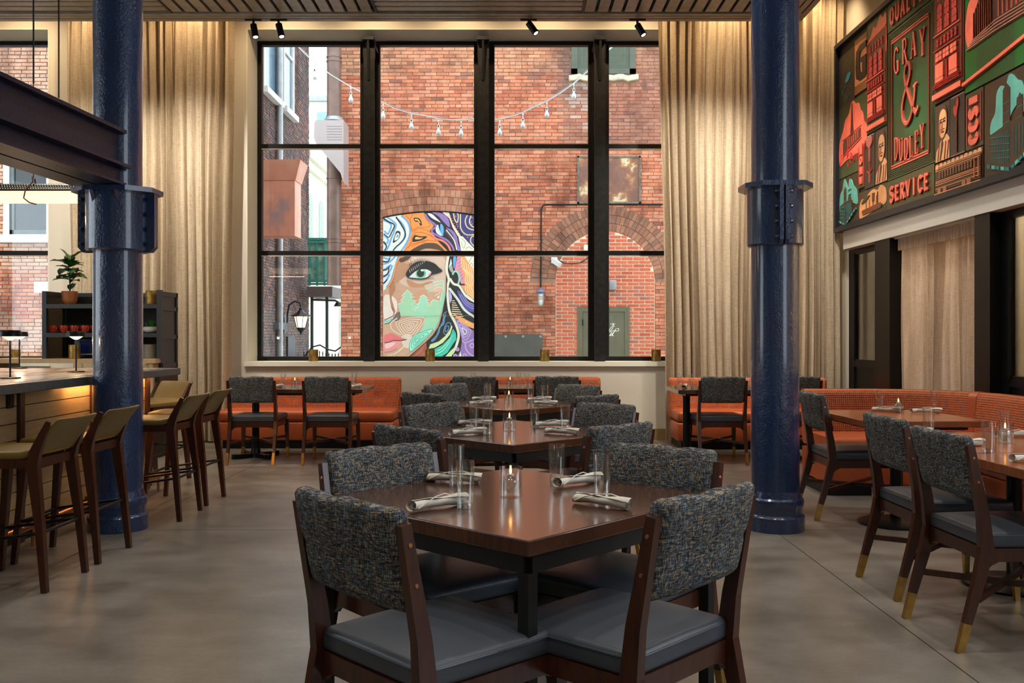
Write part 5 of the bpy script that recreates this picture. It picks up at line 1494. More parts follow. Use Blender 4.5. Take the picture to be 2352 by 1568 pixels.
table_square(*T1, R(47), 'closest dark square table set cornerwise with a lit candle')
table_square(*T2, R(45), 'second dark square table set cornerwise, between the other two')
table_square(*T3, R(43), 'third dark square table set cornerwise, closest to the window')
table_round_foot(-2.25, 10.0, 'long dark table at the window bench beside the bar stools', 1.42, .84, 0, M['table'], 'dark tables at the window benches', (-.5, .5), kind='cross')
table_round_foot(.08, 10.1, 'long dark table at the middle window bench', 1.42, .80, 0, M['table'], 'dark tables at the window benches', (-.45, .45), kind='cross')
table_round_foot(2.40, 9.88, 'long dark table at the bench under the right-hand curtain', 1.42, .84, 0, M['table'], 'dark tables at the window benches', (-.55, .5), kind='cross')
table_round_foot(2.66, 6.46, 'walnut table at the far end of the curved booth', .80, .92, R(3), M['walnut'], 'walnut booth tables', (0,))
table_round_foot(2.62, 4.86, 'walnut booth table in the middle, laid with many napkins', .92, .92, R(2), M['walnut'], 'walnut booth tables', (0,))
table_round_foot(2.56, 3.92, 'closest walnut booth table, cut off by the picture edge', .92, .90, R(2), M['walnut'], 'walnut booth tables', (0,))

# ================================================================ TABLEWARE
def tumbler_proto():
    t = thing('water_tumbler', 'x', 'glass', group='water tumblers')
    m_ = MB(); m_.lathe([(.0255, .0), (.031, .15), (.0295, .15), (.0245, .022), (0, .020)], 28); m_.build('wall', M['tumbler'], t, 40)
    m_ = MB(); m_.lathe([(0, .001), (.0245, .001), (.0245, .012), (.022, .018), (0, .015)], 28); m_.build('thick_foot', M['thickglass'], t, 40)
    return t
tb = Maker(tumbler_proto())
def candle_proto():
    t = thing('oil_candle', 'x', 'candle', group='glass oil candles')
    m_ = MB(); m_.lathe([(.0395, 0), (.0395, .10), (.0375, .10), (.0375, .004), (0, .004)], 32); m_.build('glass_cylinder', M['tumbler'], t, 40)
    m_ = MB(); m_.lathe([(0, .006), (.027, .006), (.028, .045), (.026, .056), (.014, .064), (.011, .070), (0, .070)], 24); b = m_.build('oil_bottle', M['thickglass'], t, 40)
    m_ = MB(); m_.lathe([(.0, .076), (.012, .076), (.014, .070), (.011, .068), (0, .068)], 16); m_.build('collar', M['steel'], b, 40)
    m_ = MB(); m_.tube([(.004, .0, .074), (.002, 0, .05), (-.006, .004, .03), (.008, 0, .012)], .0016, 6); m_.build('wick', M['whitepaint'], b)
    m_ = MB(); m_.lathe([(0, .076), (.0035, .080), (.0042, .087), (.002, .098), (0, .105)], 12); m_.build('flame', M['flame'], t, 60)
    return t
cdp = Maker(candle_proto())
def napkin_proto():
    rnd = random.Random(5); m_ = MB(); nu, nv = 30, 46; Ln = .205
    def fn(u, v):
        s = u-.5; th = v*2*PI*2.35+ .9*s
        env = 1+.10*math.sin(u*7.1+1)+.07*math.sin(u*13+th*.7)
        r = (.0065+.0155*v**.8)*env*(.94+.10*math.cos(2*th+u*3))
        x = s*Ln+.010*math.sin(th)*v*(.5)+.006*math.sin(5*v+u*2)
        z = r*math.sin(th)*.86; y = r*math.cos(th)*1.08+.004*math.sin(u*5)
        return (x, y, max(z, -.0188)+.0195)
    m_.grid(fn, nu, nv)
    t = thing('rolled_napkin', 'x', 'napkin', group='rolled napkins')
    b = m_.build('cloth_roll', M['napkin'], t, 80)
    q = MB(); q.tube([(-.095, -.022, .012), (-.06, -.021, .028), (-.02, -.012, .040), (.03, .006, .0425), (.07, .018, .030), (.095, .020, .014)], .0022, 5); q.build('hem', M['napkin'], b, 80)
    return t
npk = Maker(napkin_proto())
TZ = .7505
def glass_at(px, py, lb, z=TZ, grp=None):
    d = (EYE-z)*FPX/(py-HY); tb.at(((px-CX)/FPX*d, d, z), 0, lb, grp)
def tum(x, y, lb): tb.at((x, y, TZ), 0, lb)
def can(x, y, lb): cdp.at((x, y, TZ), .6, lb)
def nap(x, y, a, lb): npk.at((x, y, TZ), a, lb)
for (cx_, cy_), nm, k in ((T1, 'closest', 0), (T2, 'second', 1), (T3, 'third', 2)):
    dx, dy = cx_-.02, cy_-3.19
    can(-.005+dx, 3.20+dy, f'lit oil candle in a glass cylinder on the {nm} cornerwise table')
    j = random.Random(k*7+1).uniform
    e = 0 if k == 0 else .025
    tum(-.205+dx+j(-e, e), 3.42+dy, f'rear water tumbler on the bar side of the {nm} cornerwise table')
    tum(-.150+dx+j(-e, e), 2.975+dy, f'front water tumbler on the bar side of the {nm} cornerwise table')
    tum(.165+dx+j(-e, e), 3.44+dy, f'rear water tumbler on the column side of the {nm} cornerwise table')
    tum(.305+dx+j(-e, e), 3.16+dy, f'front water tumbler on the column side of the {nm} cornerwise table')
    nap(-.235+dx, 2.975+dy, R(42) if k == 0 else R(30), f'rolled napkin before the bar side tumblers of the {nm} cornerwise table')
    nap(-.205+dx-.01, 3.495+dy, R(-12), f'rolled napkin behind the bar side tumblers of the {nm} cornerwise table')
    nap(.245+dx, 3.44+dy, R(40) if k == 0 else R(15), f'rolled napkin between the column side tumblers of the {nm} cornerwise table')
    nap(.292+dx, 3.00+dy, R(-38) if k == 0 else R(-30), f'rolled napkin at the front corner on the column side of the {nm} cornerwise table')
# window bench beside the bar
tum(-2.42, 9.86, 'water tumbler between the two chairs at the bar side window bench'); can(-2.33, 10.0, 'lit oil candle between the chairs at the bar side window bench'); nap(-2.50, 9.80, R(55), 'rolled napkin peeking out beside the tumbler at the bar side window bench')
tum(-1.72, 10.18, 'taller looking tumbler behind the chair at the end of the bar side bench table'); tum(-1.68, 9.92, 'short looking tumbler near the end of the bar side bench table'); nap(-1.66, 9.86, R(70), 'rolled napkin seen end on near the end of the bar side bench table')
# middle bench
can(-.02, 10.1, 'lit oil candle on the middle window bench table'); tum(.075, 10.2, 'tumbler beside the candle on the middle window bench table'); tum(.16, 10.0, 'second tumbler from the candle on the middle window bench table')
tum(-.42, 10.1, 'tumbler almost hidden behind a chair at the middle window bench'); nap(.45, 10.0, R(20), 'rolled napkin hidden behind the chair at the middle window bench')
# right bench
tum(1.80, 10.0, 'tumbler at the corner of the table under the right-hand curtain'); tum(1.87, 9.72, 'front tumbler at the corner of the table under the right-hand curtain'); nap(1.83, 9.86, R(75), 'rolled napkin between the tumblers under the right-hand curtain'); tum(2.52, 9.9, 'tumbler half hidden by the second blue column')
# booth tables
glass_at(2022, 944, 'tumbler at the corner of the far walnut table'); can(2.762, 6.66, 'lit oil candle on the far walnut table'); d_ = 6.72; nap((2038-CX)/FPX*d_, d_, R(-35), 'rolled napkin between the tumbler and candle on the far walnut table')
glass_at(2147, 945, 'tumbler behind the napkin on the far walnut table'); nap(2.94, 6.62, R(0), 'rolled napkin lying straight on the far walnut table')
glass_at(2133, 1001, 'tumbler standing at the back of the middle walnut table'); nap(2.23, 5.20, R(-2), 'rolled napkin at the back edge of the middle walnut table')
glass_at(2270, 1040, 'tumbler beside a napkin on the middle walnut table'); nap(2.25, 4.62, R(22), 'rolled napkin tilted across the middle walnut table')
glass_at(2309, 1010, 'tumbler near the back right of the middle walnut table'); nap(2.72, 5.04, R(8), 'rolled napkin cut by the picture edge, beside the candle'); can(2.53, 4.78, 'lit oil candle on the middle walnut table')
nap(2.28, 4.05, R(0), 'rolled napkin lying alone on the closest walnut table')

# ================================================================ BENCHES
def bench(name_lb, x0, x1, yf=10.72, yb=11.28, zs=.43, zt=.80, wing=None):
    t = thing('banquette', name_lb, 'bench', (0, 0, 0), group='orange window banquettes')
    m_ = MB(); m_.box(x0+.05, x1-.05, yf+.06, yb+.2, 0, .10); m_.build('toe_kick', M['black'], t)
    m_ = MB(); m_.rbox((x0+x1)/2, (yf+yb)/2+.01, .20, x1-x0, yb-yf+.02, .21, .02, 8, 2, 1, 2); m_.build('base', M['orangeleather'], t, 40)
    m_ = MB(); m_.rbox((x0+x1)/2, (yf+yb)/2, .37, x1-x0-.01, yb-yf, .13, .045, 24, 6, 1, 4, fn=lambda x, y, z: (x, y, z+(.012*(1-(2*y/(yb-yf))**2) if z > 0 else 0)))
    m_.build('seat_cushion', M['orangeleather'], t, 60)
    nb = int((x1-x0)/.42)
    bxs_ = [-(x1-x0)/2+(i+.5)*(x1-x0)/nb for i in range(nb)]
    def bf(x, y, z):
        d = sum(math.exp(-((x-b)/.05)**2-((z-.02)/.05)**2) for b in bxs_)
        f = sum(.35*math.exp(-((x-b)/.012)**2)*(1 if z < .02 else .0) for b in bxs_)
        return (x, y+(.020*d+.012*f if y < 0 else 0)+.10*(z-.1)*.5, z)
    H = zt-.30
    m_ = MB(); m_.rbox((x0+x1)/2, yb+.03, .30+H/2, x1-x0+.03, .13, H, .045, 60, 2, 14, 4, fn=bf); bk_ = m_.build('backrest', M['basket'], t, 70)
    q = MB(); q.lathe([(0, .006), (.012, .003), (.014, 0)], 12); bm_2 = q.mesh('button', M['basket'])
    for b in bxs_: place('button', bm_2, bk_, ((x0+x1)/2+b, yb-.015, .30+H/2+.02), (PI/2, 0, 0))
    return t
bench('orange woven banquette under the window beside the bar', -3.40, -1.36)
bench('orange woven banquette in the middle under the painted face', -.98, 1.06)
rbn = bench('orange woven banquette under the right-hand curtain', 1.89, 3.75, 10.62, 11.14)
# path-swept curved booth
def sweep(mb, path, prof, caps=True):
    n = len(path); k = len(prof); vs = []
    for i in range(n):
        a = Vector(path[max(0, i-1)]); b = Vector(path[min(n-1, i+1)]); d = (b-a).normalized(); nrm = Vector((-d.y, d.x))   # left of travel = outward
        for o, z in prof: vs.append((path[i][0]+nrm.x*o, path[i][1]+nrm.y*o, z))
    fs = [(i*k+j, (i+1)*k+j, (i+1)*k+(j+1) % k, i*k+(j+1) % k) for i in range(n-1) for j in range(k)]
    if caps: fs += [tuple(range(k-1, -1, -1)), tuple((n-1)*k+j for j in range(k))]
    mb.add(vs, fs)
def bpath(x0, yb, xr, r, y_end):
    p = [(x0+(xr-r-x0)*i/20, yb) for i in range(21)]
    p += [(xr-r+r*math.sin(PI/2*i/16), yb-r+r*math.cos(PI/2*i/16)) for i in range(1, 17)]
    p += [(xr, yb-r-(yb-r-y_end)*i/30) for i in range(1, 31)]
    return p
bt_ = thing('curved_booth', 'large orange woven booth curving around the walnut tables', 'bench', (0, 0, 0))
def rprof(w0, w1, z0, z1, r, k=4, puff=0):
    pr = []
    for (cx_, cz_, a0) in ((w1-r, z0+r, -PI/2), (w1-r, z1-r, 0), (w0+r, z1-r, PI/2), (w0+r, z0+r, PI)):
        for i in range(k+1): a = a0+PI/2*i/k; pr.append((cx_+r*math.cos(a), cz_+r*math.sin(a)))
    return pr
def subd(pr, m=3):
    out = []
    for i in range(len(pr)):
        a, b = pr[i], pr[(i+1) % len(pr)]
        for k in range(m): out.append((a[0]+(b[0]-a[0])*k/m, a[1]+(b[1]-a[1])*k/m))
    return out
back_path = bpath(2.56, 8.08, 3.82, .75, 2.6)
m_ = MB(); sweep(m_, back_path, [(o+.12*(z-.4), z) for o, z in rprof(0, .14, .36, .835, .055)]); m_.build('backrest', M['basket'], bt_, 60)
m_ = MB(); sweep(m_, back_path, rprof(-.56, .02, .33, .475, .05)); m_.build('seat_cushion', M['orangeleather'], bt_, 60)
m_ = MB(); sweep(m_, back_path, rprof(-.545, .14, .09, .335, .015)); m_.build('base', M['orangeleather'], bt_, 60)
m_ = MB(); sweep(m_, back_path, rprof(-.48, .10, 0, .10, .01)); m_.build('toe_kick', M['black'], bt_)
m_ = MB(); a_ = .9
ix = 31; px_ = back_path[ix]; sweep(m_, back_path[ix:ix+2], [(o+.12*(z-.4), z) for o, z in rprof(-.003, .143, .358, .838, .055)]); m_.build('seam_piping', M['orangeleather'], bt_, 60)

# ================================================================ BAR
bar = thing('bar_counter', 'long bar counter with oak boards, stone top and copper foot rail', 'bar counter', (0, 0, 0))
BXE, BXB, BZ, BE = -2.845, -3.10, 1.025, 8.0
m_ = MB(); m_.rbox((BXE-4.0)/2, (1.5+BE)/2, BZ-.0285, 4.0+BXE, BE-1.5, .057, .004, 1, 1, 1, 1); m_.build('stone_top', M['stone'], bar)
m_ = MB(); m_.box(-7.6, -4.0, 7.1, BE, BZ-.057, BZ); m_.build('stone_return', M['stone'], bar)
m_ = MB(); m_.box(-3.93, -2.93, 1.6, 7.9, BZ, BZ+.002); m_.box(-7.5, -3.93, 7.2, 7.9, BZ, BZ+.002); m_.build('veined_inlay', M['terrazzo'], bar)
m_ = MB(); m_.box(-3.95, BXB-.025, 1.55, BE-.03, 0, BZ-.057); m_.box(-7.5, -3.95, 7.2, BE-.03, 0, BZ-.057); m_.build('carcass', M['satin'], bar)
nb = 8; hb = (BZ-.057-.11)/nb
bys = [1.6, 2.80, 3.82, 4.84, 5.86, 6.87, 7.90]
bdm = {}
for i in range(len(bys)-1):
    a, c = bys[i]+.03, bys[i+1]-.03
    for k in range(nb):
        key = round(c-a, 3)
        if key not in bdm: q = MB(); q.box(-.022, 0, -key/2, key/2, .003, hb-.003); bdm[key] = q.mesh('board', M['barwood'])
        place('board', bdm[key], bar, (BXB, (a+c)/2, .11+k*hb))
for y in bys:
    m_ = MB(); m_.box(BXB-.03, BXB+.022, y-.03, y+.03, 0, BZ-.057); m_.build('batten', M['chairwood'], bar)
m_ = MB(); m_.box(BXB-.04, BXB-.01, 1.6, BE-.05, 0, .11); m_.build('toe_kick', M['black'], bar)
m_ = MB(); m_.cyl((-2.96, 1.6, .13), (-2.96, BE-.1, .13), .022, n=14)
for y in bys[1:]: m_.cyl((-2.96, y-.1, .13), (BXB, y-.1, .13), .012, n=8); m_.cyl((-2.96, y-.1, .0), (-2.96, y-.1, .13), .012, n=8)
m_.build('foot_rail', M['copper'], bar, 40)
m_ = MB(); m_.rbox(BXB+.008, 5.74, .90, .016, .072, .092, .004, 1, 1, 1, 1); m_.rbox(BXB+.017, 5.74, .90, .004, .045, .06, .001, 1, 1, 1, 1); m_.build('power_outlet', M['satin'], bar)
m_ = MB(); m_.box(BXB+.03, BXB+.045, 6.3, BE-.1, BZ-.066, BZ-.058); m_.build('light_strip', M['ledstrip'], bar)
lamp('AREA', 'under_counter_glow', (BXB+.05, 7.2, BZ-.075), 5, (1, .52, .2), shape='RECTANGLE', size=.04, size_y=1.5)
# table lamps
def lamp_proto():
    t = thing('cordless_lamp', 'x', 'lamp', group='black cordless lamps on the bar')
    m_ = MB(); m_.lathe([(0, .009), (.058, .009), (.062, .006), (.062, 0)], 28); m_.build('base', M['satin'], t, 30)
    m_ = MB(); m_.cyl((0, 0, .008), (0, 0, .27), .0058, n=10); m_.build('stem', M['satin'], t, 40)
    m_ = MB(); m_.lathe([(0, .308), (.058, .308), (.064, .300), (.068, .268), (.066, .268), (.0, .272)], 32); m_.build('shade', M['satin'], t, 30)
    m_ = MB(); m_.lathe([(0, .245), (.012, .246), (.030, .256), (.046, .268), (0, .270)], 24); m_.build('diffuser', M['lampwarm'], t, 60)
    return t
lps = Maker(lamp_proto())
for x, y, lb in ((-3.205, 5.95, 'black cordless lamp on the bar closest to the stools'), (-4.14, 7.95-.12, 'black cordless lamp on the far side of the bar'), (-3.275, 7.0, 'black cordless lamp on the bar next to the blue column')):
    lps.at((x, y, BZ+.002), 0, lb); lamp('POINT', 'cordless_lamp_light', (x, y, BZ+.235), 1.8, (1, .72, .42), shadow_soft_size=.02)
# brass holders
def holder_proto():
    t = thing('brass_holder', 'x', 'candle holder', group='aged brass cylinders')
    m_ = MB(); m_.lathe([(0, 0), (.058, 0), (.06, .003), (.06, .147), (.0585, .15), (.057, .147), (.057, .01), (0, .01)], 32); m_.build('cylinder', M['oldbrass'], t, 30)
    m_ = MB(); m_.lathe([(0.0, .118), (.055, .118), (.055, .01)], 20); m_.build('wax', M['oldbrass'], t)
    return t
hl = Maker(holder_proto())
for px, lb in ((720, 'brass cylinder on the sill before the alley pane'), (988, 'brass cylinder on the sill before the painted face'), (1251, 'brass cylinder on the sill below the wall lamp'), (1507, 'brass cylinder on the sill half behind the curtain')):
    hl.at(((px-CX)/FPX*11.84, 11.84, WB), 0, lb)
hl.at(((36-CX)/FPX*11.84, 11.84, WB), 0, 'brass cylinder on the far sill behind the bar lamps')

# ---- back-bar shelf unit
UX0, UX1, UY0, UY1 = -5.045, -3.765, 10.0, 10.5
su = thing('shelf_unit', 'open slate coloured shelf unit on an oak base behind the bar', 'shelf', (0, 0, 0))
z_top, z_s1, z_s2, z_b = 1.78, 1.645, 1.335, 1.055
m_ = MB()
m_.box(UX0, UX0+.045, UY0, UY0+.045, z_b, z_top); m_.box(UX0, UX0+.045, UY1-.045, UY1, z_b, z_top)
m_.box(UX0, UX0+.04, UY0+.045, UY1-.045, z_top-.055, z_top); m_.box(UX0, UX0+.04, UY0+.045, UY1-.045, z_s1-.045, z_s1); m_.box(UX0, UX0+.04, UY0+.045, UY1-.045, z_s2-.045, z_s2)
m_.box(UX0+.045, UX1-.045, UY1-.04, UY1, z_top-.045, z_top)
m_.build('open_side_frame', M['navyframe'], su)
m_ = MB(); m_.box(UX0+.016, UX0+.022, UY0+.045, UY1-.045, z_b, z_top-.055); m_.build('smoked_side_panel', glassmat('smoked_glass', (.22,.18,.14), 1.4, .05, .02, .3), su)
m_ = MB(); m_.box(UX1-.05, UX1, UY0, UY0+.05, z_b, z_top+.012); m_.box(UX1-.03, UX1-.015, UY0+.05, UY1, z_b-.12, z_top)
for z in (z_top-.05, z_s1-.07, z_s2-.07, z_b-.1): m_.box(UX1-.015, UX1, UY0+.05, UY1, z, z+.045)
m_.box(UX1-.015, UX1, UY1-.04, UY1, z_b-.12, z_top)
m_.build('panelled_side', M['navyframe'], su)
m_ = MB(); m_.box(UX0+.02, UX1-.03, UY1-.02, UY1-.008, z_b, z_top-.04)
m_.v = [(max(x, UX0+.045), y, z) for x, y, z in m_.v]; m_.build('back_panel', M['darkpanel'], su)
for z in (z_s1, z_s2):
    m_ = MB(); m_.box(UX0+.045, UX1-.05, UY0, UY0+.022, z-.05, z-.004); m_.box(UX0+.045, UX1-.05, UY0+.022, UY1-.02, z-.025, z-.004)
    sh = m_.build('shelf', M['navyframe'], su)
    m_ = MB()
    for k in range(12): x = UX0+.08+k*.105; m_.box(x, x+.012, UY0+.005, UY1-.03, z-.004, z)
    m_.build('wire', M['satin'], sh)
m_ = MB(); m_.box(UX0-.55, UX1-.02, UY0-.12, UY1, z_b-.045, z_b); m_.build('oak_top', M['oak'], su)
m_ = MB(); m_.box(UX0-.55, UX0-.50, UY0-.10, UY1, 0, z_b-.045); m_.box(-4.22, -4.17, UY0-.10, UY1, .8, z_b-.045); m_.box(UX1-.10, UX1-.05, UY0-.1, UY1, 0, z_b-.045); m_.box(UX0-.5, -3.87, UY0-.08, UY1, 0, z_b-.13)
m_.box(-4.17, -3.87, UY0-.10, UY0-.06, z_b-.13, z_b-.07)
m_.build('oak_base', M['oak'], su)
m_ = MB(); m_.box(UX1-.05, UX1, UY0-.05, UY1, 0, z_b-.12); m_.build('end_panel', M['darkpanel'], su)
# things on the unit
ov = thing('oven', 'dark countertop oven with bluish glass on the shelf unit', 'oven', (0, 0, 0))
m_ = MB(); m_.rbox(-4.52, 10.30, z_b+.115, .50, .32, .22, .01, 1, 1, 1, 2); m_.build('body', M['satin'], ov, 40)
m_ = MB(); m_.box(-4.70, -4.33, 10.128, 10.139, z_b+.04, z_b+.19); m_.build('door_glass', simple('blue_oven_glass', (.01,.018,.10), .08), ov)
m_ = MB(); m_.cyl((-4.70, 10.11, z_b+.045), (-4.33, 10.11, z_b+.045), .008, n=8); m_.build('handle', M['steel'], ov)
hl.at((-4.715+.02, 10.0, z_b), 0, 'brass cylinder at the foot of the shelf unit')
hl.at(((348-CX)/FPX*10.2, 10.2, z_s1), 0, 'brass cylinder on the top shelf beside the column')
def mug_proto():
    t = thing('coffee_mug', 'x', 'mug', group='red mugs on the shelf unit')
    m_ = MB(); m_.lathe([(0, .004), (.028, 0), (.030, .004), (.042, .03), (.046, .055), (.045, .078), (.043, .078), (.043, .05), (.025, .01), (0, .01)], 24); m_.build('cup', M['redmug'], t, 50)
    m_ = MB(); m_.tube([(.043, -.012, .066), (.058, -.016, .068), (.068, -.02, .055), (.062, -.018, .035), (.05, -.014, .022), (.058, -.018, .012)], .0055, 8); m_.build('handle', M['redmug'], t, 60)
    return t
mg = Maker(mug_proto())
for k in range(5):
    x = (123+k*24.5-CX)/FPX*10.12
    mg.at((x, 10.12, z_s2), -.4, ['red mug at the open end of the shelf unit, front row', 'second red mug from the open end, front row', 'third red mug from the open end, front row', 'fourth red mug from the open end, front row', 'red mug half hidden by the blue column'][k])
for k in range(4):
    x = (134+k*25-CX)/FPX*10.26
    mg.at((x+.02, 10.30, z_s2), -.2, ['red mug behind the first front mug', 'red mug behind the second front mug', 'red mug behind the third front mug', 'red mug behind the fourth front mug'][k])
# fiddle-leaf plant
PX, PY, PZ = (160-CX)/FPX*10.2, 10.2, z_s1
pf = thing('potted_fig', 'fiddle leaf fig in a terracotta pot on the shelf unit', 'plant', (PX, PY, PZ))
m_ = MB(); m_.lathe([(0, 0), (.055, 0), (.070, .02), (.079, .05), (.082, .10), (.082, .142), (.076, .142), (.075, .12), (0, .12)], 32); m_.build('pot', M['terracotta'], pf, 40)
m_ = MB(); m_.lathe([(0, .126), (.075, .121)], 20); m_.build('soil', M['soil'], pf)
stem = [(0, 0, .12), (.005, 0, .2), (-.004, .005, .28), (.0, 0, .36), (-.02, 0, .44)]
m_ = MB(); m_.tube(stem, [.009, .008, .007, .006, .004], 8); m_.tube([(.0, 0, .23), (.04, .01, .28), (.07, .01, .33)], [.006, .005, .004], 6); m_.build('stem', simple('bark', (.06,.045,.03), .8), pf, 50)
def leaf_mesh(sz, seed):
    r_ = random.Random(seed); q = MB(); ph = r_.uniform(0, 6)
    def fn(u, v):
        wv = (math.sin(PI*min(1, v**.8))**.75)*(.55+.35*v)
        y = v*sz; x = (u-.5)*wv*sz*.95
        z = -.35*sz*v*v+.30*abs(u-.5)*wv*sz+.03*sz*math.sin(v*16+ph)*abs(u-.5)*2+.06*sz
        return (x, y, z)
    q.grid(fn, 6, 9)
    o = q; return o.mesh('leaf', M['leaf'], 60)
lms = [leaf_mesh(s_, i) for i, s_ in enumerate((.15, .17, .13, .19))]
rl = random.Random(21)
spec = []
for k in range(22):
    az = k*2.4+rl.uniform(-.3, .3); h_ = .24+.20*(k/21)**.8; el = rl.uniform(-5, 35)+(25 if k > 16 else 0)
    spec.append((az, h_, el, lms[k % 4]))
spec += [(PI/2+.2, .46, 75, lms[1]), (-PI/2+.3, .45, 62, lms[3]), (0, .15, 55, lms[2])]
for az, h_, el, me in spec:
    o = place('leaf', me, pf, (math.cos(az+PI/2)*.012, math.sin(az+PI/2)*.012, h_))
    o.rotation_euler = (Matrix.Rotation(az, 3, 'Z') @ Matrix.Rotation(R(el), 3, 'X')).to_euler()
# bowl with grassy succulent
gb = thing('planted_bowl', 'white bowl of grassy green leaves on the shelf unit', 'plant', ((350-CX)/FPX*10.2, 10.2, z_s2))
m_ = MB(); m_.lathe([(0, 0), (.045, 0), (.085, .008), (.10, .03), (.096, .055), (.08, .065), (.075, .06), (.02, .05), (0, .05)], 32); m_.build('bowl', M['white'], gb, 50)
m_ = MB()
for k in range(130):
    a = rl.uniform(0, 2*PI); r0 = rl.uniform(0, .06); ln = rl.uniform(.05, .11); sp = rl.uniform(.1, .75)
    b0 = Vector((r0*math.cos(a), r0*math.sin(a), .05)); b1 = b0+Vector((math.cos(a)*ln*sp, math.sin(a)*ln*sp, ln*(1-.4*sp)))
    sd = Vector((-math.sin(a), math.cos(a), 0))*.004; md = (b0+b1)/2+Vector((0, 0, .01))
    m_.add([b0-sd, b0+sd, md+sd, b1, md-sd], [(0,1,2,4), (4,2,3)])
tag(m_.build('leaves', M['succ'], gb), kind='stuff')
# plates
q = MB(); q.lathe([(0, .002), (.04, 0), (.055, .003), (.078, .009), (.079, .011), (.055, .006), (0, .005)], 32); pm = q.mesh('plate', M['white'], 50)
xp = (345-CX)/FPX*10.15
for k in range(14):
    o = place('dinner_plate', pm, None, (xp, 10.15, z_b+k*.0108), (0, 0, k))
    tag(o, 'plain white plate in the stack at the column end of the shelf unit' if k < 13 else 'topmost white plate of the stack on the shelf unit', 'plate', 'stack of white plates')
# ================================================================ CARVED WALL PANELS (right wall)
SX = 3.93
AY0, AY1, AZ0, AZ1 = 5.75, 11.34, 2.55, 4.82
def wf_(px, py):
    d = SX*FPX/(px-CX); return (AY0_s-d, EYE+(HY-py)/FPX*d)
AY0_s = AY1
art = thing('carved_panel_artwork', 'large framed collage of carved green and coral letterpress panels on the right wall', 'artwork', (0, 0, 0))
m_ = MB(); fw = .05
m_.box(SX-.012, RX-.002, AY0, AY1, AZ0, AZ0+fw); m_.box(SX-.012, RX-.002, AY0, AY1, AZ1-fw, AZ1); m_.box(SX-.012, RX-.002, AY0, AY0+fw, AZ0+fw, AZ1-fw); m_.box(SX-.012, RX-.002, AY1-fw, AY1, AZ0+fw, AZ1-fw)
m_.box(SX+.006, SX+.02, AY0+fw, AY1-fw, AZ0+fw, AZ0+fw+.02); m_.build('frame', simple('navy_black_frame', (.012,.013,.022), .4), art)
m_ = MB(); m_.box(SX+.04, RX-.004, AY0+fw, AY1-fw, AZ0+fw, AZ1-fw); m_.build('backing', M['black'], art)
GRN = (.030, .060, .018); GR2 = (.020, .095, .030); BRN = (.085, .048, .020); CRL = (.88, .17, .105); DRD = (.20, .012, .008); ORG = (.78, .30, .115); TL = (.13, .45, .38); DTL = (.02, .17, .17); DK = (.022, .016, .012)
def panel(name, s0, s1, z0, z1, base, fn, lift=0, grad=None):
    """s runs along the wall from the window end; s,z in metres"""
    fr = lambda a, b, h: (SX+.028-lift-h, AY0_s-a, b)
    p = Paint(fr, .00006)
    g = .006
    n = 8
    p.mb.box(SX+.028-lift, SX+.04, AY0_s-s1+g, AY0_s-s0-g, z0+g, z1-g, base)
    if grad:
        for i in range(n):
            for j in range(n):
                t = sn(i*.7+s0*5, j*.6+z0*3)
                c = lerp(base, grad, max(0, min(1, (t-.35)*2)))
                a0 = s0+g+(s1-s0-2*g)*i/n; a1 = s0+g+(s1-s0-2*g)*(i+1)/n; b0 = z0+g+(z1-z0-2*g)*j/n; b1 = z0+g+(z1-z0-2*g)*(j+1)/n
                p.mb.add([fr(a0, b0, .0003), fr(a1, b0, .0003), fr(a1, b1, .0003), fr(a0, b1, .0003)], [(0,1,2,3)], c)
    fn(p, s0, s1, z0, z1)
    return p.mb.build(name, M['signpaint'], art, attr=True)
def letters(p, glyphs, cx, cz, w_, h, col, th=.012, sp=1.0, side=DRD):
    """glyphs: list of stroke lists in a 1 x 1 box; stroke = (points, width)"""
    n = len(glyphs); x = cx-(n-1)*sp*w_/2
    for g in glyphs:
        for pts, wd in g:
            q = [(x+(a-.5)*w_*.82, cz+(b-.5)*h) for a, b in pts]
            p.line([(a-.006, b-.006) for a, b in q], wd*w_+.008, side, smooth=len(pts) > 2, th=th*.7)
            p.line(q, wd*w_, col, smooth=len(pts) > 2, th=th)
        x += sp*w_
T, N_ = .13, .26
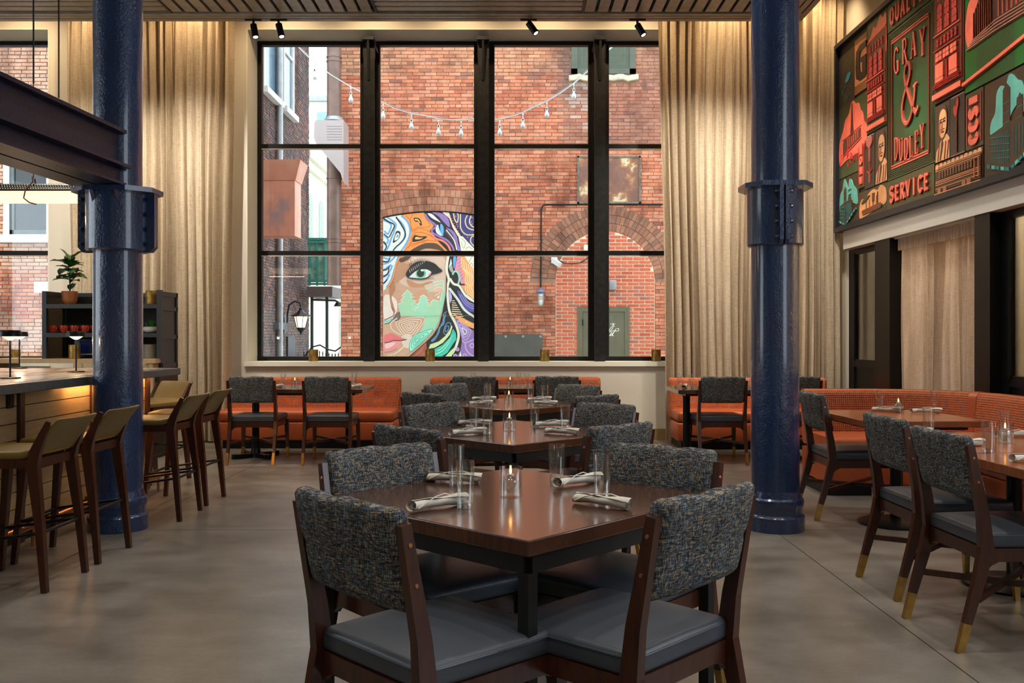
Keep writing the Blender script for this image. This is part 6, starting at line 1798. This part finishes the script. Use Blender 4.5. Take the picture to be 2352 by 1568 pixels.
GL = {
 'G': [([(.88,.80),(.62,.97),(.30,.92),(.10,.62),(.12,.30),(.36,.05),(.70,.04),(.88,.16)], .15), ([(.86,.04),(.86,.46)], .24), ([(.55,.44),(1.05,.44)], .12)],
 'R': [([(.2,0),(.2,1)], .2), ([(.2,.96),(.55,.98),(.80,.84),(.76,.62),(.5,.50),(.2,.50)], .10), ([(.48,.50),(.95,0)], .18), ([(.02,.02),(.40,.02)], .07), ([(.02,.98),(.3,.98)], .07)],
 'A': [([(.10,0),(.50,1)], .08), ([(.50,1),(.90,0)], .20), ([(.28,.33),(.72,.33)], .07), ([(-.04,.02),(.26,.02)], .07), ([(.72,.02),(1.06,.02)], .07)],
 'Y': [([(.08,1),(.50,.46)], .18), ([(.92,1),(.50,.46)], .08), ([(.50,.48),(.50,0)], .18), ([(.30,.02),(.70,.02)], .07), ([(-.06,.98),(.26,.98)], .07), ([(.76,.98),(1.04,.98)], .07)],
 'D': [([(.18,0),(.18,1)], .18), ([(.18,.97),(.60,.95),(.90,.70),(.90,.32),(.60,.05),(.18,.03)], .13), ([(.0,.02),(.3,.02)], .06), ([(.0,.98),(.3,.98)], .06)],
 'U': [([(.18,1),(.18,.30),(.36,.05),(.64,.05),(.84,.30),(.84,1)], .13), ([(.0,.98),(.36,.98)], .06), ([(.68,.98),(1,.98)], .06)],
 'L': [([(.25,0),(.25,1)], .18), ([(.06,.02),(.85,.02)], .07), ([(.86,0),(.90,.24)], .07), ([(.06,.98),(.45,.98)], .06)],
 'E': [([(.22,0),(.22,1)], .18), ([(.05,.98),(.82,.98)], .07), ([(.05,.02),(.86,.02)], .07), ([(.22,.52),(.66,.52)], .07), ([(.82,.98),(.85,.78)], .07), ([(.86,.02),(.90,.24)], .07)],
}
BG = {
 'S': [([(.85,.80),(.55,.94),(.22,.82),(.22,.62),(.72,.42),(.80,.20),(.50,.06),(.14,.20)], .24)],
 'E': [([(.25,0),(.25,1)], .26), ([(.2,.90),(.88,.90)], .20), ([(.2,.10),(.88,.10)], .20), ([(.2,.50),(.78,.50)], .18)],
 'R': [([(.25,0),(.25,1)], .26), ([(.25,.90),(.62,.90),(.76,.74),(.62,.55),(.25,.52)], .2), ([(.50,.5),(.88,0)], .24)],
 'V': [([(.12,1),(.5,.05)], .25), ([(.88,1),(.5,.05)], .18)],
 'I': [([(.5,0),(.5,1)], .28)],
 'C': [([(.85,.78),(.60,.93),(.28,.80),(.20,.50),(.28,.20),(.60,.07),(.86,.22)], .24)],
 'Q': [([(.5,.92),(.22,.75),(.20,.28),(.5,.08),(.80,.28),(.78,.75),(.5,.92)], .24), ([(.55,.25),(.85,.02)], .2)],
 'U': [([(.22,1),(.22,.28),(.5,.08),(.78,.28),(.78,1)], .24)],
 'A': [([(.12,0),(.5,1)], .22), ([(.5,1),(.88,0)], .24), ([(.3,.32),(.7,.32)], .16)],
 'L': [([(.28,0),(.28,1)], .26), ([(.2,.10),(.85,.10)], .2)],
 'T': [([(.5,0),(.5,1)], .26), ([(.08,.90),(.92,.90)], .2)],
 'Y': [([(.12,1),(.5,.5)], .24), ([(.88,1),(.5,.5)], .2), ([(.5,.5),(.5,0)], .26)],
 'N': [([(.2,0),(.2,1)], .2), ([(.8,0),(.8,1)], .2), ([(.2,.95),(.8,.05)], .24)],
 'O': [([(.5,.92),(.22,.75),(.20,.28),(.5,.08),(.80,.28),(.78,.75),(.5,.92)], .26)],
 'W': [([(.1,1),(.3,.05)], .2), ([(.3,.05),(.5,.8)], .16), ([(.5,.8),(.7,.05)], .16), ([(.7,.05),(.9,1)], .2)],
}
def S_(px, py=None):
    return AY0_s-SX*FPX/(px-CX)
# centre: green name panel with moulded border
def f_main(p, s0, s1, z0, z1):
    for k, c in enumerate(((.09,.045,.016), GRN, (.12,.055,.02), GRN)):
        o = .03+.018*k
        p.line([(s0+o, z0+o), (s1-o, z0+o), (s1-o, z1-o), (s0+o, z1-o)], .010, c, closed=True, smooth=False, th=.006)
    o = .125
    p.line([(s0+o, z0+o), (s1-o, z0+o), (s1-o, z1-o), (s0+o, z1-o)], .034, DRD, closed=True, smooth=False, th=.010)
    for z in (z0+o, z1-o):
        p.line([(s0+o, z+.013), (s1-o, z+.013)], .012, CRL, smooth=False, th=.014); p.line([(s0+o, z-.013), (s1-o, z-.013)], .012, CRL, smooth=False, th=.014)
        for k in range(26): p.dot(s0+o+.02+(s1-s0-2*o-.04)*k/25, z, .009, CRL if k % 2 else DK, n=6)
    cs = (s0+s1)/2; zc = (z0+z1)/2
    for word, zz, up, hh in (('GRAY', z1-.30, 1, .24), ('DUDLEY', z0+.27, -1, .21)):
        n = len(word); tw = .60
        for i, ch in enumerate(word):
            t = (i-(n-1)/2)/((n-1)/2); x = cs+t*tw/2*1.02
            arc = -.045*t*t*up if up > 0 else .06*t*t
            if up < 0: arc = -.02+.05*t*t
            letters(p, [GL[ch]], x, zz+arc, .145 if n == 4 else .108, hh*(1+.1*abs(t)), CRL, .012)
    # ampersand
    k = .30; A0 = (cs, zc+.02)
    am = [(.98,.02),(.72,.20),(.44,.50),(.22,.78),(.20,.96),(.34,1.08),(.52,1.04),(.56,.88),(.44,.72),(.16,.50),(.02,.28),(.08,.06),(.30,-.06),(.56,.0),(.74,.16),(.86,.38),(.90,.56)]
    q = [(A0[0]+(a-.46)*k*1.15, A0[1]+(b-.5)*k*1.75) for a, b in am]
    p.line([(a-.008, b-.008) for a, b in q], .044, DRD, th=.008); p.line(q, .028, CRL, th=.013); p.line(q, .007, GRN, th=.014)
    p.line([(A0[0]+(a-.46)*k*1.15, A0[1]+(b-.5)*k*1.75) for a, b in ((.78,.56),(1.02,.60))], .022, CRL, smooth=False, th=.013)
    p.line([(A0[0]+(a-.46)*k*1.15, A0[1]+(b-.5)*k*1.75) for a, b in ((.90,.04),(1.06,.10),(1.10,.16))], .022, CRL, th=.013)
s_a, s_b = S_(2033), S_(2142)
panel('name_panel', s_a, s_b, 2.92, 4.47, GRN, f_main, 0, GR2)
def word_panel(word, cz_, h, cw=1.0):
    def f(p, s0, s1, z0, z1):
        letters(p, [BG[c] for c in word], (s0+s1)/2, cz_, (s1-s0-.16)/len(word), h, CRL, .016)
    return f
panel('lower_word_panel', s_a, s_b, 2.60, 2.92, (.085,.060,.022), word_panel('SERVICE', 2.765, .17), .008, (.04,.075,.025))
panel('upper_word_panel', s_a, s_b, 4.47, 4.77, GR2, word_panel('QUALITY', 4.62, .19), .004, (.07,.045,.015))
# letter G block
def f_g(p, s0, s1, z0, z1):
    a, b = s1-s0, z1-z0
    q = lambda u, v: (s0+u*a, z0+v*b)
    for k in range(4): p.line([q(.04,.03+.035*k), q(.96,.03+.035*k)], .010, (.42,.16,.05), smooth=False); p.line([q(.04,.97-.02*k), q(.96,.97-.02*k)], .008, (.42,.16,.05), smooth=False)
    p.poly([q(.04,.16), q(.96,.16), q(.96,.90), q(.04,.90)], ORG)
    p.poly([q(.96,.84), q(.5,.84), q(.2,.76), q(.14,.5), q(.2,.28), q(.5,.2), q(.86,.2), q(.96,.24), q(.96,.60), q(.55,.60), q(.55,.52), q(.68,.52), q(.68,.34), q(.52,.34), q(.46,.45), q(.46,.66), q(.56,.73), q(.96,.73)], DK, th=.008)
panel('letter_block', S_(1958), S_(1987), 4.06, 4.70, (.12,.055,.02), f_g, .006)
def f_eye(p, s0, s1, z0, z1):
    r_ = random.Random(3)
    for k in range(70):
        a = r_.uniform(0, 2*PI); rr = .25+.14*r_.random(); x = (s0+s1)/2+rr*math.cos(a)*(s1-s0)*1.0; z = (z0+z1)/2+rr*math.sin(a)*(z1-z0)*1.1
        if s0+.02 < x < s1-.02 and z0+.02 < z < z1-.02: p.line([(x, z), (x+.014*math.cos(a+1.2), z+.02*math.sin(a+1.2))], .006, DTL if k % 3 else TL, smooth=False)
    c = ((s0+s1)/2+.06, (z0+z1)/2+.02); p.blob([(c[0]-.10, c[1]-.05), (c[0]-.02, c[1]+.03), (c[0]+.09, c[1]+.01), (c[0]+.0, c[1]-.06)], (.02,.28,.42)); p.line([(c[0]-.2, c[1]-.15), (c[0]-.08, c[1]-.10)], .02, DTL)
    p.line([(c[0]-.1, c[1]-.26), (c[0], c[1]-.24), (c[0]+.06, c[1]-.18)], .01, (.02,.22,.36))
panel('teal_portrait_block', .06, S_(1958), 4.02, 4.66, (.045,.035,.022), f_eye)
def windows(p, s0, s1, z0, z1, nx, ny, col, fr=.7, fz_=.7, arch=False):
    a = (s1-s0)/nx; b = (z1-z0)/ny
    for i in range(nx):
        for j in range(ny):
            x0, x1 = s0+a*(i+.5-fr/2), s0+a*(i+.5+fr/2); y0_, y1_ = z0+b*(j+.5-fz_/2), z0+b*(j+.5+fz_/2)
            p.poly([(x0, y0_), (x1, y0_), (x1, y1_)]+([((x0+x1)/2, y1_+.3*(x1-x0))] if arch else [])+[(x0, y1_)], col)
            p.line([((x0+x1)/2, y0_), ((x0+x1)/2, y1_)], .006, DK, smooth=False); p.line([(x0, (y0_+y1_)/2), (x1, (y0_+y1_)/2)], .006, DK, smooth=False)
RDW = (.55, .055, .045)
def tower(cloud):
    def f(p, s0, s1, z0, z1):
        a, b = s1-s0, z1-z0; q = lambda u, v: (s0+u*a, z0+v*b)
        if cloud: p.blob([q(.04,.80), q(.2,.86), q(.35,.93), q(.45,.90), q(.58,.95), q(.68,.98), q(.80,.94), q(.94,.96), q(.96,.85), q(.9,.6), q(.1,.6)], CRL, th=.004)
        p.keep = True; p.poly([q(.05,.10), q(.93,.10), q(.93,.84), q(.05,.80)], (.10,.035,.02), th=.006)
        for u in (.05, .93): p.line([q(u,.10), q(u,.83)], .010, RDW, smooth=False, th=.009)
        p.line([q(.03,.81), q(.95,.85)], .012, CRL, smooth=False, th=.012)
        x0, x1 = s0+.12*a, s0+.86*a
        windows(p, x0, x1, z0+.70*b, z0+.78*b, 5, 1, RDW, .5, .8); windows(p, x0, x1, z0+.48*b, z0+.67*b, 3, 2, RDW, .62, .82, True)
        windows(p, x0, x1, z0+.38*b, z0+.45*b, 6, 1, RDW, .5, .8)
        p.line([q(.05,.47), q(.93,.47)], .010, CRL, smooth=False, th=.012); p.line([q(.05,.365), q(.93,.365)], .008, RDW, smooth=False, th=.01)
        windows(p, x0, x1, z0+.28*b, z0+.35*b, 3, 1, CRL, .82, .86)
        for u0, u1 in ((.14,.40), (.60,.86)): p.poly([q(u0,.14), q(u1,.14), q(u1,.265), q(u0,.265)], CRL); p.line([q(u0,.165), q(u1,.165)], .006, DK, smooth=False)
        p.line([q(.52,.13), q(.52,.26)], .012, RDW, smooth=False, th=.01)
        for k in range(3): p.line([q(.05,.105+.012*k), q(.93,.105+.012*k)], .005, RDW, smooth=False)
        p.line([q(0.03,.045), q(.98,.045)], .05, CRL, smooth=False, th=.012)
    return f
panel('tower_block', S_(1987), s_a, 3.53, 4.77, (.035,.060,.018), tower(True), .004, (.02,.09,.03))
panel('tower_block', s_b, S_(2211), 3.45, 4.77, (.070,.028,.016), tower(False), .012)
def steeple(p, s0, s1, z0, z1):
    p.keep = True
    a, b = s1-s0, z1-z0; q = lambda u, v: (s0+u*a, z0+v*b)
    p.blob([q(.02,.30), q(.05,.52), q(.18,.66), q(.25,.78), q(.38,.84), q(.46,.96), q(.54,.98), q(.62,.92), q(.72,.90), q(.78,.80), q(.86,.74), q(.90,.62), q(.98,.55), q(.97,.34), q(.8,.26), q(.3,.22), q(.08,.18)], CRL, th=.006)
    p.poly([q(.44,.52), q(.47,.74), q(.49,.95), q(.51,.95), q(.53,.74), q(.56,.52)], (.10,.02,.012), th=.009)
    p.poly([q(.18,.30), q(.30,.34), q(.30,.50), q(.24,.52), q(.18,.47)], (.10,.03,.02), th=.009); p.poly([q(.30,.34), q(.80,.44), q(.80,.56), q(.30,.50)], (.12,.03,.02), th=.009)
    for k in range(6): p.line([q(.36+.07*k,.37+.014*k), q(.36+.07*k,.49+.012*k)], .008, CRL, smooth=False, th=.011)
    p.line([q(.16,.52), q(.30,.525), q(.82,.585)], .008, RDW, smooth=False, th=.012); p.line([q(.18,.29), q(.82,.42)], .008, RDW, smooth=False)
    r_ = random.Random(2)
    for k in range(26): u = r_.uniform(.05, .95); v = r_.uniform(.10, .30); p.line([q(u, v), q(u+.01, v+r_.uniform(.03,.09))], .006, RDW, smooth=False)
panel('steeple_block', .06, S_(1987), 3.18, 4.04, (.055,.060,.022), steeple, 0, (.05,.08,.03))
def church(big):
    def f(p, s0, s1, z0, z1):
        a, b = s1-s0, z1-z0; q = lambda u, v: (s0+u*a, z0+v*b)
        p.keep = True
        if big: p.blob([q(.10,.48), q(.12,.58), q(.18,.66), q(.20,.84), q(.26,.90), q(.33,.88), q(.38,.97), q(.44,.95), q(.50,.88), q(.56,.84), q(.60,.72), q(.62,.58), q(.57,.54), q(.52,.64), q(.44,.60), q(.36,.50), q(.24,.44), q(.14,.42)], TL, th=.006)
        else: p.blob([q(.05,.50), q(.10,.68), q(.22,.78), q(.30,.97), q(.42,.86), q(.50,.74), q(.56,.92), q(.68,.88), q(.76,.76), q(.90,.66), q(.94,.52), q(.94,.36), q(.6,.45), q(.3,.3), q(.1,.3)], TL, th=.006)
        tw = ((.30,.40,.90), (.50,.58,.74)) if big else ((.30,.42,.80), (.52,.66,.60))
        for u0, u1, v in tw:
            p.poly([q(u0,.30), q(u1,.30), q(u1,v-.06), q((u0+u1)/2, v), q(u0,v-.06)], (.060,.030,.014), th=.011)
            for k in range(4): p.line([q(u0,.40+k*.10), q(u1,.41+k*.10)], .006, DTL, smooth=False, th=.012)
        p.poly([q(.12,.12), q(.42,.04), q(.42,.50), q(.12,.44)], (.050,.032,.018), th=.010); p.poly([q(.42,.04), q(.72,.20), q(.72,.48), q(.42,.50)], (.065,.036,.018), th=.010)
        for k in range(9): u = .15+.03*k; p.line([q(u,.15-.008*k), q(u,.42)], .006, DTL, smooth=False, th=.011)
        for k in range(6): u = .46+.045*k; p.line([q(u,.12+.02*k), q(u,.44)], .006, DTL, smooth=False, th=.011)
        for k in range(4): p.line([q(.12,.20+.07*k), q(.42,.14+.07*k)], .005, DTL, smooth=False, th=.012)
        for k in range(9): p.poly([q(.44+.055*k,-.0+.028*k+.015), q(.48+.055*k,.02+.028*k+.015), q(.47+.055*k,.055+.028*k+.015), q(.43+.055*k,.035+.028*k+.015)], TL if k % 2 else DTL)
        for k in range(5): p.poly([q(.08+.07*k,.11-.022*k), q(.13+.07*k,.095-.022*k), q(.13+.07*k,.13-.022*k), q(.08+.07*k,.145-.022*k)], TL if k % 2 else DTL)
    return f
panel('teal_church_block', .06, S_(1967), 2.60, 3.18, (.060,.034,.016), church(False), 0, (.05,.04,.02))
panel('teal_church_block', S_(2253), S_(2420), 2.60, 3.40, (.065,.034,.016), church(True), 0, (.05,.035,.02))
def vert_word(word):
    def f(p, s0, s1, z0, z1):
        n = len(word); hh = (z1-z0-.06)/n
        for u in (.12, .88): p.line([(s0+u*(s1-s0), z0+.05), (s0+u*(s1-s0), z1-.04)], .010, RDW, smooth=False, th=.008)
        for i, g in enumerate(word): letters(p, [g], (s0+s1)/2, z1-.03-hh*(i+.5), (s1-s0)*.56, hh*.76, CRL, .012)
    return f
rot = lambda g: [([(1-b, a) for a, b in pts], w_*1.2) for pts, w_ in g]
panel('vertical_word_panel', S_(1967), S_(1981), 2.97, 3.48, (.06,.055,.02), vert_word([BG['N'], BG['O'], BG['N'], BG['W']]), .004)
panel('vertical_word_panel', S_(2211), S_(2253), 2.90, 3.40, (.07,.05,.02), vert_word([rot(BG['I']), rot(BG['S']), rot(BG['C']), rot(BG['C'])]), .004)
def mic(p, s0, s1, z0, z1):
    a, b = s1-s0, z1-z0; q = lambda u, v: (s0+u*a, z0+v*b)
    p.blob([q(.3,.82), q(.3,.93), q(.55,.97), q(.78,.93), q(.78,.82), q(.55,.76)], (.50,.14,.10), th=.012); p.line([q(.55,.76), q(.55,.50)], .035, (.42,.10,.08), smooth=False, th=.012)
    p.line([q(.55,.50), q(.55,.30)], .014, RDW, smooth=False, th=.01); p.line([q(.3,.33), q(.5,.29), q(.78,.33)], .01, RDW, th=.01); p.line([q(.55,.30), q(.55,.10)], .024, (.50,.14,.10), smooth=False, th=.012)
    p.line([q(.1,.985), q(.9,.985)], .008, (.6,.35,.3), smooth=False)
panel('microphone_panel', S_(1981), S_(2005), 2.93, 3.52, (.040,.028,.020), mic, .006)
def bust(hat):
    def f(p, s0, s1, z0, z1):
        a, b = s1-s0, z1-z0; q = lambda u, v: (s0+u*a, z0+v*b); p.keep = True
        p.poly([q(.05,.02), q(.98,.02), q(.98,.36), q(.80,.44), q(.62,.42), q(.40,.34), q(.12,.20)], (.74,.38,.17), th=.004)
        for u in (.22, .38, .66, .84): p.line([q(u,.03), q(u+.06,.18), q(u+.10,.32)], .018, DRD, th=.006)
        p.poly([q(.42,.04), q(.60,.30), q(.52,.38), q(.44,.30)], (.08,.03,.018), th=.006)
        p.blob([q(.26,.62), q(.30,.86), q(.50,.95), q(.74,.92), q(.86,.78), q(.84,.58), q(.72,.42), q(.52,.36), q(.36,.44)], (.10,.04,.02), th=.004)
        p.blob([q(.34,.62), q(.36,.80), q(.54,.88), q(.74,.84), q(.82,.72), q(.80,.54), q(.66,.42), q(.50,.40), q(.38,.48)], (.76,.40,.18), th=.008)
        p.blob([q(.34,.66), q(.42,.68), q(.44,.52), q(.40,.44), q(.34,.50)], (.45,.13,.05), th=.009)
        for u in (.46, .68): p.blob([q(u-.08,.665), q(u,.69), q(u+.08,.665), q(u,.65)], DK, th=.010); p.line([q(u-.09,.705), q(u+.08,.715)], .010, DK, smooth=False, th=.010)
        p.line([q(.56,.68), q(.53,.57), q(.60,.555)], .010, (.40,.11,.05), th=.011); p.blob([q(.48,.50), q(.57,.515), q(.68,.50), q(.57,.48)], DRD, th=.011); p.line([q(.46,.535), q(.57,.55), q(.70,.535)], .010, (.30,.09,.05), th=.011)
    return f
panel('portrait_block', S_(2005), s_a, 2.93, 3.52, (.065,.036,.020), bust(0), .004)
panel('portrait_block', s_b, S_(2176), 2.90, 3.44, (.060,.032,.020), bust(0), .004)
def guitar(p, s0, s1, z0, z1):
    a, b = s1-s0, z1-z0; q = lambda u, v: (s0+u*a, z0+v*b)
    p.line([q(.48,.06), q(.50,.68)], .018, (.13,.03,.02), smooth=False, th=.008)
    for k in range(12): p.line([q(.42,.10+.045*k), q(.55,.10+.045*k)], .004, DRD, smooth=False, th=.010)
    p.blob([q(.40,.66), q(.30,.76), q(.36,.84), q(.46,.80), q(.52,.90), q(.62,.95), q(.64,.84), q(.56,.74), q(.52,.66)], (.40,.05,.035), th=.010)
    p.line([q(.08,.02), q(.95,.02)], .006, (.6,.2,.2), smooth=False); p.line([q(.08,.985), q(.95,.985)], .006, (.6,.3,.3), smooth=False)
panel('guitar_block', S_(2176), S_(2211), 2.90, 3.44, (.036,.026,.020), guitar, .006)
def boat(p, s0, s1, z0, z1):
    p.keep = True
    a, b = s1-s0, z1-z0; q = lambda u, v: (s0+u*a, z0+v*b); O2 = (.78,.36,.15)
    p.blob([q(.05,.12), q(.06,.55), q(.14,.72), q(.26,.70), q(.38,.84), q(.55,.92), q(.68,.84), q(.78,.96), q(.90,.88), q(.97,.70), q(.96,.34), q(.7,.28), q(.4,.14), q(.2,.10)], O2, th=.004)
    p.poly([q(.14,.30), q(.72,.40), q(.86,.34), q(.80,.22), q(.20,.16)], (.10,.04,.02), th=.008)
    for u in (.30,.42,.54,.66): p.line([q(u,.34), q(u,.60+.2*(u-.3))], .008, (.16,.05,.02), smooth=False, th=.008)
    for k in range(4): p.line([q(.16,.19+.045*k), q(.80,.26+.045*k)], .006, (.45,.14,.05), smooth=False, th=.01)
    p.poly([q(.52,.80), q(.60,.78), q(.58,.50), q(.52,.50)], (.10,.04,.02), th=.008); p.line([q(.70,.78), q(.70,.40)], .01, DK, smooth=False, th=.008)
    p.blob([q(.14,.56), q(.20,.68), q(.36,.76), q(.44,.74), q(.28,.60)], (.07,.045,.02), th=.006)
panel('boat_block', S_(1967), s_a, 2.60, 2.93, (.06,.045,.02), boat, .004)
def bus(p, s0, s1, z0, z1):
    p.keep = True
    a, b = s1-s0, z1-z0; q = lambda u, v: (s0+u*a, z0+v*b); O2 = (.78,.36,.16)
    for k in range(11): p.dot(*q(.06+.088*k, .84+.01*math.sin(k*2)), .035, O2, th=.006, n=10)
    p.poly([q(.03,.10), q(.97,.10), q(.97,.84), q(.10,.84), q(.03,.60)], (.045,.022,.012), th=.008)
    for v in (.80,.74,.42,.37,.31,.20): p.line([q(.04,v), q(.96,v)], .007, (.62,.24,.10), smooth=False, th=.011)
    for k in range(12): p.poly([q(.12+.06*k,.48), q(.16+.06*k,.48), q(.16+.06*k,.68), q(.12+.06*k,.68)], (.12,.05,.025)); p.line([q(.12+.06*k,.68), q(.16+.06*k,.68)], .005, (.62,.24,.10), smooth=False, th=.011)
    p.line([q(.86,.15), q(.86,.70), q(.94,.70), q(.94,.15)], .008, (.62,.24,.10), smooth=False, th=.011)
    for u in (.14,.26,.66,.76): p.dot(*q(u,.10), .035, (.35,.13,.06), th=.010, n=14)
    p.line([q(.03,.04), q(.98,.04)], .008, ORG, smooth=False)
panel('bus_block', s_b, S_(2253), 2.60, 2.90, (.05,.03,.018), bus, .006)
def temple(p, s0, s1, z0, z1):
    p.keep = True
    a, b = s1-s0, z1-z0; q = lambda u, v: (s0+u*a, z0+v*b)
    p.blob([q(.01,.40), q(.04,.55), q(.09,.60), q(.10,.72), q(.16,.80), q(.17,.93), q(.30,.97), q(.46,.95), q(.64,.97), q(.70,.86), q(.78,.80), q(.80,.64), q(.70,.54), q(.50,.45), q(.2,.30), q(.05,.28)], CRL, th=.004)
    p.poly([q(.10,.30), q(.34,.36), q(.34,.64), q(.30,.72), q(.10,.46)], (.07,.03,.015), th=.010); p.poly([q(.34,.34), q(.68,.34), q(.68,.66), q(.34,.66)], (.055,.035,.015), th=.010)
    p.poly([q(.32,.66), q(.70,.66), q(.70,.71), q(.51,.92), q(.32,.71)], (.10,.035,.02), th=.014); p.poly([q(.38,.73), q(.64,.73), q(.51,.87)], (.02,.012,.01), th=.015)
    for v in (.655, .70): p.line([q(.31,v), q(.71,v)], .014, CRL, smooth=False, th=.018)
    p.line([q(.31,.72), q(.51,.93), q(.71,.72)], .016, (.30,.05,.03), smooth=False, th=.018)
    for k in range(8): u = .365+.041*k; p.line([q(u,.35), q(u,.64)], .022, (.26,.065,.035), smooth=False, th=.016); p.line([q(u+.006,.35), q(u+.006,.64)], .006, CRL, smooth=False, th=.018)
    for k in range(9): u = .12+.022*k; p.line([q(u,.32), q(u,.47+.02*k)], .008, (.26,.065,.035), smooth=False, th=.013)
    for k in range(4): p.line([q(.10-.02*k,.30-.012*k), q(.34,.34-.02*k), q(.70,.33-.018*k)], .006, (.60,.30,.22), smooth=False, th=.012)
    p.line([q(.0,.06), q(.3,.10), q(.98,.20)], .03, CRL, smooth=False, th=.008); p.poly([q(.70,.26), q(.98,.30), q(.98,.20), q(.74,.18)], (.30,.05,.03))
panel('temple_block', S_(2211), S_(2470), 3.40, 4.77, (.025,.070,.018), temple, .010, (.01,.13,.02))
# panels beyond the picture's edge keep the same pattern of plain carved blocks
def plain(p, s0, s1, z0, z1):
    p.line([(s0+.05, z0+.05), (s1-.05, z0+.05), (s1-.05, z1-.05), (s0+.05, z1-.05)], .02, DRD, closed=True, smooth=False, th=.008)
panel('outer_block', S_(2470), AY1-AY0-.06, 3.40, 4.77, (.030,.060,.018), plain, 0, GR2)
panel('outer_block', S_(2420), AY1-AY0-.06, 2.60, 3.40, (.060,.034,.016), plain)
